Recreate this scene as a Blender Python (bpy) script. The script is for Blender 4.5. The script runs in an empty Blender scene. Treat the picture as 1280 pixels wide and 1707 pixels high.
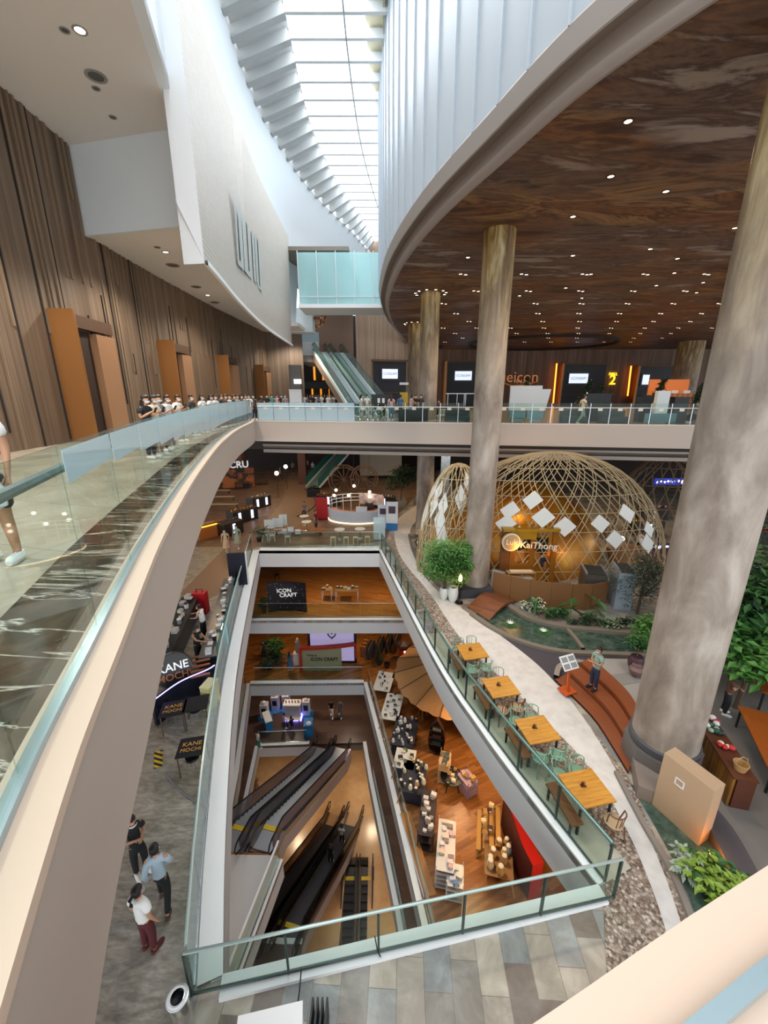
import bpy, bmesh, math, random
from mathutils import Vector, Matrix
from mathutils.geometry import tessellate_polygon
R = random.Random(7)
SC = bpy.context.scene
COL = SC.collection
PI = math.pi
# ---------------------------------------------------------------- camera constants (1280x1707 frame)
FPX, PITCH, EYE = 670.0, math.radians(16.3), 1.7
def ray(px, py):
    u = (px-640)/FPX; v = (py-853.5)/FPX
    return u, math.cos(PITCH)-v*math.sin(PITCH), -(math.sin(PITCH)+v*math.cos(PITCH))
def at_z(px, py, z):
    a, b, c = ray(px, py); t = (z-EYE)/c
    return Vector((a*t, b*t, z))
def at_y(px, py, y):
    a, b, c = ray(px, py); t = y/b
    return Vector((a*t, y, EYE+c*t))
ZM, ZG, ZA, ZB, ZC, ZD, ZE = 0.0, -8.5, -13.6, -18.8, -24.1, -29.5, -34.7

# ---------------------------------------------------------------- materials
def lin(h):
    h = h.lstrip('#')
    o = []
    for i in (0, 2, 4):
        c = int(h[i:i+2], 16)/255
        o.append(c/12.92 if c <= .04045 else ((c+.055)/1.055)**2.4)
    return (o[0], o[1], o[2], 1)
MATS = {}
def mat(name, color='#888888', rough=.6, metal=0, emit=None, es=0, spec=.5):
    if name in MATS: return MATS[name]
    m = bpy.data.materials.new(name); m.use_nodes = True
    b = m.node_tree.nodes['Principled BSDF']
    c = lin(color) if isinstance(color, str) else color
    b.inputs['Base Color'].default_value = c
    b.inputs['Roughness'].default_value = rough
    b.inputs['Metallic'].default_value = metal
    b.inputs['Specular IOR Level'].default_value = spec
    if emit:
        b.inputs['Emission Color'].default_value = lin(emit)
        b.inputs['Emission Strength'].default_value = es
    m.diffuse_color = c
    MATS[name] = m
    return m
class NT:
    """small node-tree builder on top of a principled material"""
    def __init__(s, name, rough=.6, metal=0):
        s.m = mat(name, '#888888', rough, metal); s.t = s.m.node_tree; s.n = s.t.nodes; s.b = s.n['Principled BSDF']
    def new(s, typ, **kw):
        nd = s.n.new(typ)
        for k, v in kw.items(): setattr(nd, k, v)
        return nd
    def link(s, a, b): s.t.links.new(a, b)
    def coord(s, kind='Object', scale=(1, 1, 1), rot=(0, 0, 0), loc=(0, 0, 0)):
        tc = s.new('ShaderNodeTexCoord'); mp = s.new('ShaderNodeMapping')
        mp.inputs['Scale'].default_value = scale; mp.inputs['Rotation'].default_value = rot; mp.inputs['Location'].default_value = loc
        s.link(tc.outputs[kind], mp.inputs['Vector']); return mp.outputs[0]
    def noise(s, vec, scale=1, detail=4, rough=.55, dist=0):
        nd = s.new('ShaderNodeTexNoise'); nd.inputs['Scale'].default_value = scale; nd.inputs['Detail'].default_value = detail
        nd.inputs['Roughness'].default_value = rough; nd.inputs['Distortion'].default_value = dist
        s.link(vec, nd.inputs['Vector']); return nd.outputs['Fac']
    def ramp(s, fac, stops):
        nd = s.new('ShaderNodeValToRGB'); e = nd.color_ramp.elements
        while len(e) > 1: e.remove(e[-1])
        for i, (p, c) in enumerate(stops):
            el = e[0] if i == 0 else e.new(p)
            el.position = p; el.color = lin(c) if isinstance(c, str) else c
        s.link(fac, nd.inputs[0]); return nd.outputs[0]
    def mix(s, fac, a, b, mode='MIX'):
        nd = s.new('ShaderNodeMix', data_type='RGBA', blend_type=mode)
        for val, idx in ((fac, 0), (a, 6), (b, 7)):
            if hasattr(val, 'is_output'): s.link(val, nd.inputs[idx])
            elif idx == 0: nd.inputs[0].default_value = val
            else: nd.inputs[idx].default_value = lin(val) if isinstance(val, str) else val
        return nd.outputs[2]
    def math(s, op, a, b=0.):
        nd = s.new('ShaderNodeMath', operation=op)
        for i, v in enumerate((a, b)):
            if hasattr(v, 'is_output'): s.link(v, nd.inputs[i])
            else: nd.inputs[i].default_value = v
        return nd.outputs[0]
    def sep(s, vec):
        nd = s.new('ShaderNodeSeparateXYZ'); s.link(vec, nd.inputs[0]); return nd.outputs
    def color(s, c): s.link(c, s.b.inputs['Base Color']); return s.m
    def bump(s, fac, st=.2, dist=.02):
        nd = s.new('ShaderNodeBump'); nd.inputs['Strength'].default_value = st; nd.inputs['Distance'].default_value = dist
        s.link(fac, nd.inputs['Height']); s.link(nd.outputs[0], s.b.inputs['Normal'])
def glass(name, tint='#dcefe8', gloss=.05, alpha=1.0, rough=.02, frost=None, frost_amt=0.):
    """thin architectural pane: fresnel mix of clear and mirror"""
    if name in MATS: return MATS[name]
    m = bpy.data.materials.new(name); m.use_nodes = True; t = m.node_tree; t.nodes.clear()
    out = t.nodes.new('ShaderNodeOutputMaterial'); tr = t.nodes.new('ShaderNodeBsdfTransparent'); gl = t.nodes.new('ShaderNodeBsdfGlossy')
    fr = t.nodes.new('ShaderNodeLayerWeight'); pw = t.nodes.new('ShaderNodeMath'); ml = t.nodes.new('ShaderNodeMath'); mx = t.nodes.new('ShaderNodeMixShader'); ad = t.nodes.new('ShaderNodeMath')
    fr.inputs['Blend'].default_value = .5; pw.operation = 'POWER'; pw.inputs[1].default_value = 4; ml.operation = 'MULTIPLY'; ml.inputs[1].default_value = .5; t.links.new(fr.outputs['Facing'], pw.inputs[0]); t.links.new(pw.outputs[0], ml.inputs[0]); ad.operation = 'ADD'; ad.inputs[1].default_value = gloss; ad.use_clamp = True
    tr.inputs['Color'].default_value = lin(tint); gl.inputs['Roughness'].default_value = rough
    t.links.new(ml.outputs[0], ad.inputs[0]); t.links.new(ad.outputs[0], mx.inputs[0])
    a = tr
    if frost:
        df = t.nodes.new('ShaderNodeBsdfDiffuse'); df.inputs['Color'].default_value = lin(frost)
        tl = t.nodes.new('ShaderNodeBsdfTranslucent'); tl.inputs['Color'].default_value = lin(frost)
        m1 = t.nodes.new('ShaderNodeMixShader'); m1.inputs[0].default_value = .5
        t.links.new(df.outputs[0], m1.inputs[1]); t.links.new(tl.outputs[0], m1.inputs[2])
        m2 = t.nodes.new('ShaderNodeMixShader'); m2.inputs[0].default_value = frost_amt
        t.links.new(tr.outputs[0], m2.inputs[1]); t.links.new(m1.outputs[0], m2.inputs[2]); a = m2
    t.links.new(a.outputs[0], mx.inputs[1]); t.links.new(gl.outputs[0], mx.inputs[2]); t.links.new(mx.outputs[0], out.inputs[0])
    MATS[name] = m
    return m

# ---------------------------------------------------------------- geometry
def crom(pts, n=6):
    pts = [Vector(p) for p in pts]; out = []
    for i in range(len(pts)-1):
        p0 = pts[max(i-1, 0)]; p1 = pts[i]; p2 = pts[i+1]; p3 = pts[min(i+2, len(pts)-1)]
        for k in range(n):
            t = k/n
            out.append(.5*((2*p1)+(p2-p0)*t+(2*p0-5*p1+4*p2-p3)*t*t+(3*p1-p0-3*p2+p3)*t**3))
    out.append(pts[-1]); return out
def resample(pts, step):
    pts = [Vector(p) for p in pts]; acc = [0]
    for a, b in zip(pts, pts[1:]): acc.append(acc[-1]+(b-a).length)
    n = max(1, round(acc[-1]/step)); out = []; j = 0
    for k in range(n+1):
        d = acc[-1]*k/n
        while j < len(acc)-2 and acc[j+1] < d: j += 1
        t = (d-acc[j])/max(acc[j+1]-acc[j], 1e-9); out.append(pts[j].lerp(pts[j+1], t))
    return out
def offset(pts, d):
    """plan offset to the left of travel by d (negative: right)"""
    out = []; n = len(pts)
    for i, p in enumerate(pts):
        a = pts[max(i-1, 0)]; b = pts[min(i+1, n-1)]
        t = Vector((b[0]-a[0], b[1]-a[1])).normalized()
        q = Vector((p[0]-t.y*d, p[1]+t.x*d))
        out.append(q)
    return out
class MB:
    def __init__(s): s.v = []; s.f = []; s.uv = []; s.mi = []; s.cur = 0
    def face(s, idx, uv=None):
        s.f.append(tuple(idx)); s.uv.append(uv); s.mi.append(s.cur)
    def quad(s, a, b, c, d, uv=None):
        i = len(s.v); s.v += [Vector(a), Vector(b), Vector(c), Vector(d)]; s.face((i, i+1, i+2, i+3), uv); return s
    def box(s, c, size, rz=0, M=None, tilt=None):
        x, y, z = [q/2 for q in size]; i = len(s.v); c = Vector(c)
        Q = Matrix.Rotation(rz, 3, 'Z')
        if tilt: Q = Q @ Matrix.Rotation(tilt[0], 3, 'X') @ Matrix.Rotation(tilt[1], 3, 'Y')
        if M is not None: Q = M
        for dz in (-z, z):
            for dx, dy in ((-x, -y), (x, -y), (x, y), (-x, y)): s.v.append(c+Q@Vector((dx, dy, dz)))
        for q in ((3, 2, 1, 0), (4, 5, 6, 7), (0, 1, 5, 4), (1, 2, 6, 5), (2, 3, 7, 6), (3, 0, 4, 7)): s.face([i+k for k in q])
        return s
    def bar(s, p0, p1, w, h, up=(0, 0, 1)):
        p0 = Vector(p0); p1 = Vector(p1); d = (p1-p0); L = d.length; d.normalize(); up = Vector(up)
        if abs(d.dot(up)) > .98: up = Vector((0, 1, 0))
        x = d.cross(up).normalized(); z = x.cross(d)
        M = Matrix((x, d, z)).transposed()
        return s.box((p0+p1)/2, (w, L, h), M=M)
    def tube(s, pts, r, n=6, closed=False, caps=True):
        pts = [Vector(p) for p in pts]; m = len(pts); rings = []; ref = None
        for k, p in enumerate(pts):
            a = pts[(k-1) % m] if closed else pts[max(k-1, 0)]; b = pts[(k+1) % m] if closed else pts[min(k+1, m-1)]
            d = (b-a).normalized()
            if ref is None: ref = Vector((0, 0, 1)) if abs(d.z) < .9 else Vector((1, 0, 0))
            x = d.cross(ref)
            if x.length < 1e-4: x = d.cross(Vector((.3, 1, .2)))
            x.normalize(); y = d.cross(x); ref = -y if False else ref
            rr = r[k] if isinstance(r, (list, tuple)) else r
            i = len(s.v)
            for q in range(n):
                an = 2*PI*q/n; s.v.append(p+x*math.cos(an)*rr+y*math.sin(an)*rr)
            rings.append(i)
        for k in range(m if closed else m-1):
            a = rings[k]; b = rings[(k+1) % m]
            for q in range(n): s.face((a+q, a+(q+1) % n, b+(q+1) % n, b+q))
        if caps and not closed:
            s.face([rings[0]+q for q in range(n)][::-1]); s.face([rings[-1]+q for q in range(n)])
        return s
    def cyl(s, p0, p1, r0, r1=None, n=12):
        return s.tube([p0, p1], [r0, r0 if r1 is None else r1], n)
    def lathe(s, prof, c=(0, 0, 0), n=16, caps=True, sx=1, sy=1):
        c = Vector(c); rings = []
        for r, z in prof:
            i = len(s.v); rings.append(i)
            for q in range(n): an = 2*PI*q/n; s.v.append(c+Vector((r*sx*math.cos(an), r*sy*math.sin(an), z)))
        for a, b in zip(rings, rings[1:]):
            for q in range(n): s.face((a+q, a+(q+1) % n, b+(q+1) % n, b+q))
        if caps:
            s.face([rings[0]+q for q in range(n)][::-1]); s.face([rings[-1]+q for q in range(n)])
        return s
    def ball(s, c, r, n=10, m=6, sc=(1, 1, 1)):
        c = Vector(c); i = len(s.v)
        s.v.append(c+Vector((0, 0, -r*sc[2])))
        for k in range(1, m):
            th = PI*k/m-PI/2
            for q in range(n):
                an = 2*PI*q/n; s.v.append(c+Vector((r*math.cos(th)*math.cos(an)*sc[0], r*math.cos(th)*math.sin(an)*sc[1], r*math.sin(th)*sc[2])))
        s.v.append(c+Vector((0, 0, r*sc[2]))); top = len(s.v)-1
        for q in range(n):
            s.face((i, i+1+(q+1) % n, i+1+q)); s.face((top, top-n+q, top-n+(q+1) % n))
        for k in range(m-2):
            for q in range(n):
                a = i+1+k*n; s.face((a+q, a+(q+1) % n, a+n+(q+1) % n, a+n+q))
        return s
    def prism(s, poly, z0, z1):
        n = len(poly); i = len(s.v)
        for z in (z0, z1):
            for p in poly: s.v.append(Vector((p[0], p[1], z)))
        tr = tessellate_polygon([[Vector((p[0], p[1], 0)) for p in poly]])
        for t in tr:
            s.face([i+n+k for k in t]); s.face([i+k for k in t][::-1])
        for k in range(n): s.face((i+k, i+(k+1) % n, i+n+(k+1) % n, i+n+k))
        return s
    def slab(s, outer, holes, z0, z1):
        loops = [outer]+holes; flat = [p for l in loops for p in l]; n = len(flat); i = len(s.v)
        for z in (z0, z1):
            for p in flat: s.v.append(Vector((p[0], p[1], z)))
        for t in tessellate_polygon([[Vector((p[0], p[1], 0)) for p in l] for l in loops]):
            s.face([i+n+k for k in t]); s.face([i+k for k in t][::-1])
        o = 0
        for l in loops:
            m = len(l)
            for k in range(m): s.face((i+o+k, i+o+(k+1) % m, i+n+o+(k+1) % m, i+n+o+k))
            o += m
        return s
    def loft(s, rows, closed=False, uvs=None):
        """rows: list of equal-length point lists"""
        i = len(s.v); n = len(rows[0])
        for r in rows: s.v += [Vector(p) for p in r]
        for a in range(len(rows)-1):
            for k in range(n if closed else n-1):
                b = (k+1) % n
                uv = None
                if uvs: uv = (uvs[a][k], uvs[a][b], uvs[a+1][b], uvs[a+1][k])
                s.face((i+a*n+k, i+a*n+b, i+(a+1)*n+b, i+(a+1)*n+k), uv)
        return s
    def strip(s, curve, z0, z1, thick=0.):
        """vertical wall along a plan curve with uv (arc length, z); z1 may be a list"""
        acc = [0]
        for a, b in zip(curve, curve[1:]): acc.append(acc[-1]+(Vector(b[:2])-Vector(a[:2])).length)
        zt = z1 if isinstance(z1, (list, tuple)) else [z1]*len(curve)
        zb = z0 if isinstance(z0, (list, tuple)) else [z0]*len(curve)
        def row(c, zz): return [(p[0], p[1], z) for p, z in zip(c, zz)]
        u0 = [[(a, z) for a, z in zip(acc, zb)], [(a, z) for a, z in zip(acc, zt)]]
        s.loft([row(curve, zb), row(curve, zt)], uvs=u0)
        if thick:
            c2 = offset(curve, thick)
            s.loft([row(curve, zt), row(c2, zt), row(c2, zb), row(curve, zb)])
            s.quad(row(curve, zb)[0], row(curve, zt)[0], row(c2, zt)[0], row(c2, zb)[0])
            s.quad(row(curve, zb)[-1], row(c2, zb)[-1], row(c2, zt)[-1], row(curve, zt)[-1])
        return s
    def data(s, name, mats, smooth=False):
        me = bpy.data.meshes.new(name)
        me.from_pydata([tuple(v) for v in s.v], [], s.f)
        if not isinstance(mats, (list, tuple)): mats = [mats]
        for m in mats: me.materials.append(m)
        if len(mats) > 1: me.polygons.foreach_set('material_index', s.mi)
        if any(u is not None for u in s.uv):
            l = me.uv_layers.new(name='uv')
            for p, u in zip(me.polygons, s.uv):
                if u:
                    for li, q in zip(p.loop_indices, u): l.data[li].uv = q
        if smooth:
            me.polygons.foreach_set('use_smooth', [True]*len(me.polygons))
            try: me.set_sharp_from_angle(angle=math.radians(40))
            except Exception: pass
        me.update()
        return me
    def build(s, name, mats, parent=None, smooth=False, recalc=True, loc=None, rz=0):
        me = s.data(name, mats, smooth)
        if recalc:
            bm = bmesh.new(); bm.from_mesh(me); bmesh.ops.recalc_face_normals(bm, faces=bm.faces); bm.to_mesh(me); bm.free()
        o = bpy.data.objects.new(name, me); COL.objects.link(o)
        if parent: o.parent = parent
        if loc is not None: o.location = loc
        if rz: o.rotation_euler.z = rz
        return o
KIDS = {}
def thing(name, label, cat, loc=(0, 0, 0), rz=0, group=None, kind=None):
    o = bpy.data.objects.new(name, None); COL.objects.link(o); o.location = loc; o.rotation_euler.z = rz
    return tag(o, label, cat, group, kind)
def tag(o, label=None, cat=None, group=None, kind=None):
    if label: o['label'] = label
    if cat: o['category'] = cat
    if group: o['group'] = group
    if kind: o['kind'] = kind
    return o
def struct(o): o['kind'] = 'structure'; return o
def part(mb, name, m, parent, label=None, smooth=False, loc=None, rz=0):
    o = mb.build(name, m, parent, smooth, loc=loc, rz=rz)
    if label: o['label'] = label
    return o
def childmap():
    d = {}
    for o in bpy.data.objects:
        if o.parent: d.setdefault(o.parent.name, []).append(o)
    return d
def dup(root, loc=None, rz=None, label=None, group=None, recolor=None, scale=None):
    """copy of a thing with copies of its parts and sub-parts"""
    def rec(o, par):
        c = o.copy(); COL.objects.link(c)
        if par is not None: c.parent = par
        for ch in list(o.children): rec(ch, c)
        return c
    r = rec(root, None)
    if loc is not None: r.location = loc
    if rz is not None: r.rotation_euler.z = rz
    if scale: r.scale = (scale,)*3
    if label: r['label'] = label
    if group: r['group'] = group
    return r
def text(name, body, size, pos, right, up, m, parent=None, depth=.01, align='CENTER', sx=1., bold=0.):
    cu = bpy.data.curves.new('t', 'FONT'); cu.body = body; cu.size = size; cu.align_x = align; cu.align_y = 'CENTER'; cu.extrude = depth; cu.offset = bold
    cu.resolution_u = 3
    tmp = bpy.data.objects.new('t', cu)
    me = bpy.data.meshes.new_from_object(tmp); bpy.data.objects.remove(tmp); bpy.data.curves.remove(cu)
    me.name = name; me.materials.clear(); me.materials.append(m)
    x = Vector(right).normalized(); y = Vector(up); y = (y-x*y.dot(x)).normalized(); z = x.cross(y)
    M = Matrix((x*sx, y, z)).transposed().to_4x4(); M.translation = Vector(pos)
    me.transform(M)
    o = bpy.data.objects.new(name, me); COL.objects.link(o)
    if parent: o.parent = parent
    return o
def ordinal(i):
    w = ['nearest', 'second', 'third', 'fourth', 'fifth', 'sixth', 'seventh', 'eighth', 'ninth', 'tenth', 'eleventh', 'twelfth', 'thirteenth', 'fourteenth', 'fifteenth', 'sixteenth', 'seventeenth', 'eighteenth', 'nineteenth', 'twentieth']
    return w[i] if i < len(w) else f'{i+1}th'
# ================================================================ MATERIALS
def V2(p): return (p[0], p[1])
white = mat('white_paint', '#e4e6e8', .55)
white_w = mat('white_wall', '#dfe6ea', .5)
fascia_m = mat('fascia_beige', '#b3a69c', .55)
cap_m = mat('cap_cream', '#cdb6a3', .5)
white_cap = mat('cap_white', '#f2f5f6', .4)
gfascia_m = mat('fascia_white', '#d7d8dc', .5)
dark = mat('dark', '#171514', .6)
black = mat('black', '#0c0c0d', .45)
steel = mat('steel', '#b9bec2', .25, .9)
dsteel = mat('dark_steel', '#3a403f', .35, .7)
chrome = mat('chrome', '#d5d8da', .12, 1)
copper = mat('copper', '#a87444', .35, .6)
copper_l = mat('copper_light', '#b98e6c', .38, .55)
ceil_w = mat('soffit', '#dcd8d3', .7)
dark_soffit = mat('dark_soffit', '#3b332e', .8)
GL = glass('clear_glass', '#ecf5f2', .012)
GL_PALE_REFL = glass('pale_and_reflection_glass', '#cfe6ee', .06, frost='#e6f4fc', frost_amt=.66)  # pale panes, and painted window reflections on the rail glass
GLW = glass('frosted_glass', '#d5f2f2', .04, frost='#cfeff0', frost_amt=.75)
GLE = mat('glass_edge', '#5f8f85', .2)

n = NT('wood_slats', .55)
uvv = n.coord('UV', (1, 1, 1))
s1 = n.noise(n.coord('UV', (5.0, .06, 1)), 1.0, 5, .7)
s2 = n.noise(n.coord('UV', (26., .25, 1)), 1.0, 3, .6)
s3 = n.noise(n.coord('UV', (1.1, .03, 1)), 1.0, 2, .5)
c1 = n.ramp(s1, [(.28, '#62503f'), (.45, '#756251'), (.6, '#82705f'), (.78, '#937f6d')])
c2 = n.ramp(s2, [(.35, '#8a8078'), (.65, '#ffffff')])
c3 = n.ramp(s3, [(.3, '#c8beb4'), (.7, '#ffffff')])
wood_m = n.color(n.mix(.7, n.mix(.55, c1, c2, 'MULTIPLY'), c3, 'MULTIPLY')); n.bump(s2, .3, .02)
n = NT('wood_light', .6)
s1 = n.noise(n.coord('Object', (3.2, 3.2, .05)), 1.0, 5, .7); s2 = n.noise(n.coord('Object', (17, 17, .2)), 1.0, 3, .6)
wood_l = n.color(n.mix(.4, n.ramp(s1, [(.3, '#8f755f'), (.5, '#b2977f'), (.72, '#c9b29c')]), n.ramp(s2, [(.35, '#8d8379'), (.65, '#ffffff')]), 'MULTIPLY'))
n = NT('wood_dark', .6)
s1 = n.noise(n.coord('Object', (2.2, 2.2, .05)), 1.0, 5, .7); s2 = n.noise(n.coord('Object', (9, 9, .1)), 1.0, 3, .6)
wood_d = n.color(n.mix(.6, n.ramp(s1, [(.3, '#5c4030'), (.5, '#7d5c47'), (.72, '#9c7c64')]), n.ramp(s2, [(.35, '#6a6058'), (.65, '#ffffff')]), 'MULTIPLY'))
n = NT('copper_ceiling', .5, .15)
v = n.coord('Object', (.10, .34, .3), (0, 0, .35))
a = n.noise(v, 1.6, 7, .62, .9); b = n.noise(n.coord('Object', (.25, .9, .5), (0, 0, .35)), 1.1, 6, .65, .6); d = n.noise(n.coord('Object', (.09, .16, .3)), 1.3, 5, .6, .5)
ca = n.ramp(a, [(.34, '#2a1611'), (.42, '#5b3728'), (.47, '#8a5a36'), (.51, '#4f2d20'), (.57, '#a07850'), (.63, '#5f3c2c'), (.70, '#8d6a4c')])
cb = n.ramp(b, [(.36, '#33211d'), (.46, '#7a6052'), (.54, '#4c3630'), (.62, '#a5958a')])
cd = n.ramp(d, [(.46, '#000000'), (.56, '#ffffff')])
copper_ceil = n.color(n.mix(cd, ca, cb))
n = NT('stone_column', .55)
v = n.coord('Object', (1.3, 1.3, .5)); a = n.noise(v, 1.1, 6, .6, .4); b = n.noise(n.coord('Object', (.7, .7, .25)), 1.0, 3, .5)
z = n.sep(n.coord('Object'))[2]
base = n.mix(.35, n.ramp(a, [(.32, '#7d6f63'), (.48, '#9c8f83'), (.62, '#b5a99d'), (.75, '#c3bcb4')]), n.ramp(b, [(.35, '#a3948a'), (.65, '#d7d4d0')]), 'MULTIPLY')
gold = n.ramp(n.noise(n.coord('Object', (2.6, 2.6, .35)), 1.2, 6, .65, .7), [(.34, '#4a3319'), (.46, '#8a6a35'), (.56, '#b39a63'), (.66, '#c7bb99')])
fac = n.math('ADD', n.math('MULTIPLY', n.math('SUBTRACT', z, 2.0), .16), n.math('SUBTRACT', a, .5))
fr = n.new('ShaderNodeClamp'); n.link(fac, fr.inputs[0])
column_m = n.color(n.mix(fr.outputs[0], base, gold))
n = NT('corridor_tile', .18)
v = n.coord('Object', (.9, .9, 1)); a = n.noise(v, 1.2, 6, .6, .3)
bt = n.new('ShaderNodeTexBrick'); bt.inputs['Scale'].default_value = 1; bt.offset = 0
bt.inputs['Brick Width'].default_value = 1.6; bt.inputs['Row Height'].default_value = 1.6; bt.inputs['Mortar Size'].default_value = .008
bt.inputs['Color1'].default_value = (1, 1, 1, 1); bt.inputs['Color2'].default_value = (.93, .93, .93, 1); bt.inputs['Mortar'].default_value = (.6, .6, .58, 1)
n.link(n.coord('Object', (1, 1, 1), (0, 0, .25)), bt.inputs['Vector'])
tile_m = n.color(n.mix(1, n.ramp(a, [(.3, '#a49a89'), (.5, '#b8ae9d'), (.7, '#c8bfb0')]), bt.outputs['Color'], 'MULTIPLY'))
n = NT('dark_marble', .12)
v = n.coord('Object', (.8, .8, 1), (0, 0, .6)); a = n.noise(v, 1.5, 6, .65, 1.2)
w = n.noise(n.coord('Object', (.35, 1.6, 1), (0, 0, .75)), 1.0, 5, .6, 1.6)
vein = n.ramp(n.math('ABSOLUTE', n.math('SUBTRACT', w, .5)), [(0, '#ffffff'), (.008, '#b8ad9c'), (.02, '#000000')])
marble_m = n.color(n.mix(vein, n.ramp(a, [(.3, '#2f2a24'), (.5, '#4c443a'), (.7, '#655b4e')]), '#d8d0c4'))
n = NT('ground_stone', .4)
def patch_tiles(n, sc, cols, rot, mort=.0):
    bt = n.new('ShaderNodeTexBrick'); bt.inputs['Scale'].default_value = 1
    bt.inputs['Brick Width'].default_value = sc[0]; bt.inputs['Row Height'].default_value = sc[1]; bt.inputs['Mortar Size'].default_value = .006
    bt.inputs['Color1'].default_value = (0, 0, 0, 1); bt.inputs['Color2'].default_value = (1, 1, 1, 1); bt.inputs['Mortar'].default_value = (.5, .5, .5, 1)
    n.link(n.coord('Object', (1, 1, 1), (0, 0, rot)), bt.inputs['Vector'])
    r = n.ramp(bt.outputs['Color'], cols); r.node.color_ramp.interpolation = 'CONSTANT'; return r
pt = patch_tiles(n, (.9, .5), [(0, '#a39d96'), (.16, '#bdb4a8'), (.33, '#a0a4a5'), (.5, '#91857d'), (.66, '#b1b3b2'), (.83, '#c9c0b2')], 1.62)
a = n.noise(n.coord('Object', (1.1, 1.1, 1)), 1.3, 6, .62, .8)
ground_m = n.color(n.mix(.7, pt, n.ramp(a, [(.3, '#9a948c'), (.5, '#cfcac3'), (.7, '#ffffff')]), 'MULTIPLY'))
n = NT('ground_slate', .38)
a = n.noise(n.coord('Object', (.7, 2.4, 1), (0, 0, .5)), 1.6, 6, .65, .8); b = n.noise(n.coord('Object', (3, 9, 1), (0, 0, .5)), 1.5, 4, .6, .5)
slate_m = n.color(n.mix(.5, n.ramp(a, [(.3, '#8f877c'), (.5, '#b0a89d'), (.7, '#cbc4bb')]), n.ramp(b, [(.35, '#7d7a76'), (.55, '#d8d6d2'), (.7, '#ffffff')]), 'MULTIPLY'))
n = NT('ground_brown', .45)
a = n.noise(n.coord('Object', (.5, .9, 1)), 1.4, 6, .65, .6)
brown_m = n.color(n.ramp(a, [(.3, '#5a4638'), (.5, '#785e4b'), (.7, '#927663')]))
n = NT('path_pale', .5)
a = n.noise(n.coord('Object', (2, 2, 1)), 1.4, 6, .6)
path_m = n.color(n.ramp(a, [(.3, '#cbc5c0'), (.6, '#dcd7d2')]))
n = NT('pebble', .7)
vo = n.new('ShaderNodeTexVoronoi'); vo.inputs['Scale'].default_value = 17; n.link(n.coord('Object'), vo.inputs['Vector'])
sp = n.sep(vo.outputs['Color'])
pebble_m = n.color(n.mix(.5, n.ramp(sp[0], [(0, '#6f5c4e'), (.35, '#9a8676'), (.7, '#b8a797'), (1, '#d6cabd')]), n.ramp(vo.outputs['Distance'], [(.2, '#ffffff'), (.75, '#6a5a4e')]), 'MULTIPLY')); n.bump(vo.outputs['Distance'], .4, -.02)
n = NT('asphalt', .65)
a = n.noise(n.coord('Object', (6, 6, 1)), 4, 5, .7); asphalt_m = n.color(n.ramp(a, [(.35, '#37323a'), (.65, '#57505a')]))
def plank_mat(name, c, rot, w=.16, rough=.35, L=1.8):
    n = NT(name, rough)
    bt = n.new('ShaderNodeTexBrick'); bt.inputs['Scale'].default_value = 1; bt.inputs['Brick Width'].default_value = L; bt.inputs['Row Height'].default_value = w
    bt.inputs['Mortar Size'].default_value = .004; bt.inputs['Color1'].default_value = (0, 0, 0, 1); bt.inputs['Color2'].default_value = (1, 1, 1, 1); bt.inputs['Mortar'].default_value = (.1, .1, .1, 1)
    n.link(n.coord('Object', (1, 1, 1), (0, 0, rot)), bt.inputs['Vector'])
    a = n.noise(n.coord('Object', (1.2, 14, 1), (0, 0, rot)), 1.2, 4, .6)
    return n.color(n.mix(.5, n.ramp(bt.outputs['Color'], [(0, c[0]), (.5, c[1]), (1, c[2])]), n.ramp(a, [(.3, '#b8a898'), (.7, '#ffffff')]), 'MULTIPLY'))
oak_m = plank_mat('oak_floor', ('#8f5a2c', '#a86d38', '#bb8046'), -.45)
oakA_m = plank_mat('oak_floor_upper', ('#a36a34', '#b67a40', '#c48a50'), .3)
brownC_m = plank_mat('brown_floor', ('#5b473c', '#654f43', '#6d574a'), 0, .6)
n = NT('tan_floor', .25); a = n.noise(n.coord('Object', (.5, .5, 1)), 1, 4, .6)
tan_m = n.color(n.ramp(a, [(.35, '#b08c66'), (.65, '#cda981')]))

# ================================================================ MAIN LEVEL (z = 0) : void edge, fascia, floor
M_EDGE = crom([(-.80, .2), (-.95, .46), (-1.09, .74), (-1.225, 1.02), (-1.36, 1.31), (-1.51, 1.66), (-1.8, 2.4), (-2.2, 3.4), (-2.6, 4.45), (-3.4, 6.75), (-4.17, 9.15), (-5.5, 13.6), (-6.85, 19.0), (-7.75, 23.8), (-8.3, 26.3)], 5)
M_EDGE = [V2(p) for p in M_EDGE]
BR0, BR1 = (-8.3, 26.3), (24, 21.35)
NEAR = [V2(p) for p in crom([(8, 3.1), (4, 1.95), (1.34, .98), (.41, .62), (-.2, .40), (-.80, .2)], 4)]
DARK = [at_z(px, py, 0) for px, py in ((25, 1005), (130, 900), (240, 805), (300, 757))]
DARK = [V2(p) for p in crom([(-2.3, .1), (-2.6, 1.6)]+[V2(p) for p in DARK]+[(-7.6, 18.2), (-8.9, 24.5), (-9.2, 26.5)], 4)]
left_poly = DARK+[(-9.2, 80), (-30, 80), (-30, -8), (-2.3, -8)]
struct(MB().prism(left_poly, -.35, 0).build('floor_corridor', tile_m))
off = offset(M_EDGE, .26)
struct(MB().prism([V2(p) for p in off]+DARK[::-1], -.35, -.002).build('floor_marble_border', marble_m))
nin = offset(NEAR, .26)
NIN = [V2(p) for p in nin]
struct(MB().prism([(8, -8)]+NIN+[V2(off[0]), (-2.3, .1), (-2.3, -8)], -.35, -.004).build('floor_near_walk', marble_m))
BRO = offset([BR0, BR1], .26)
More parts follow.
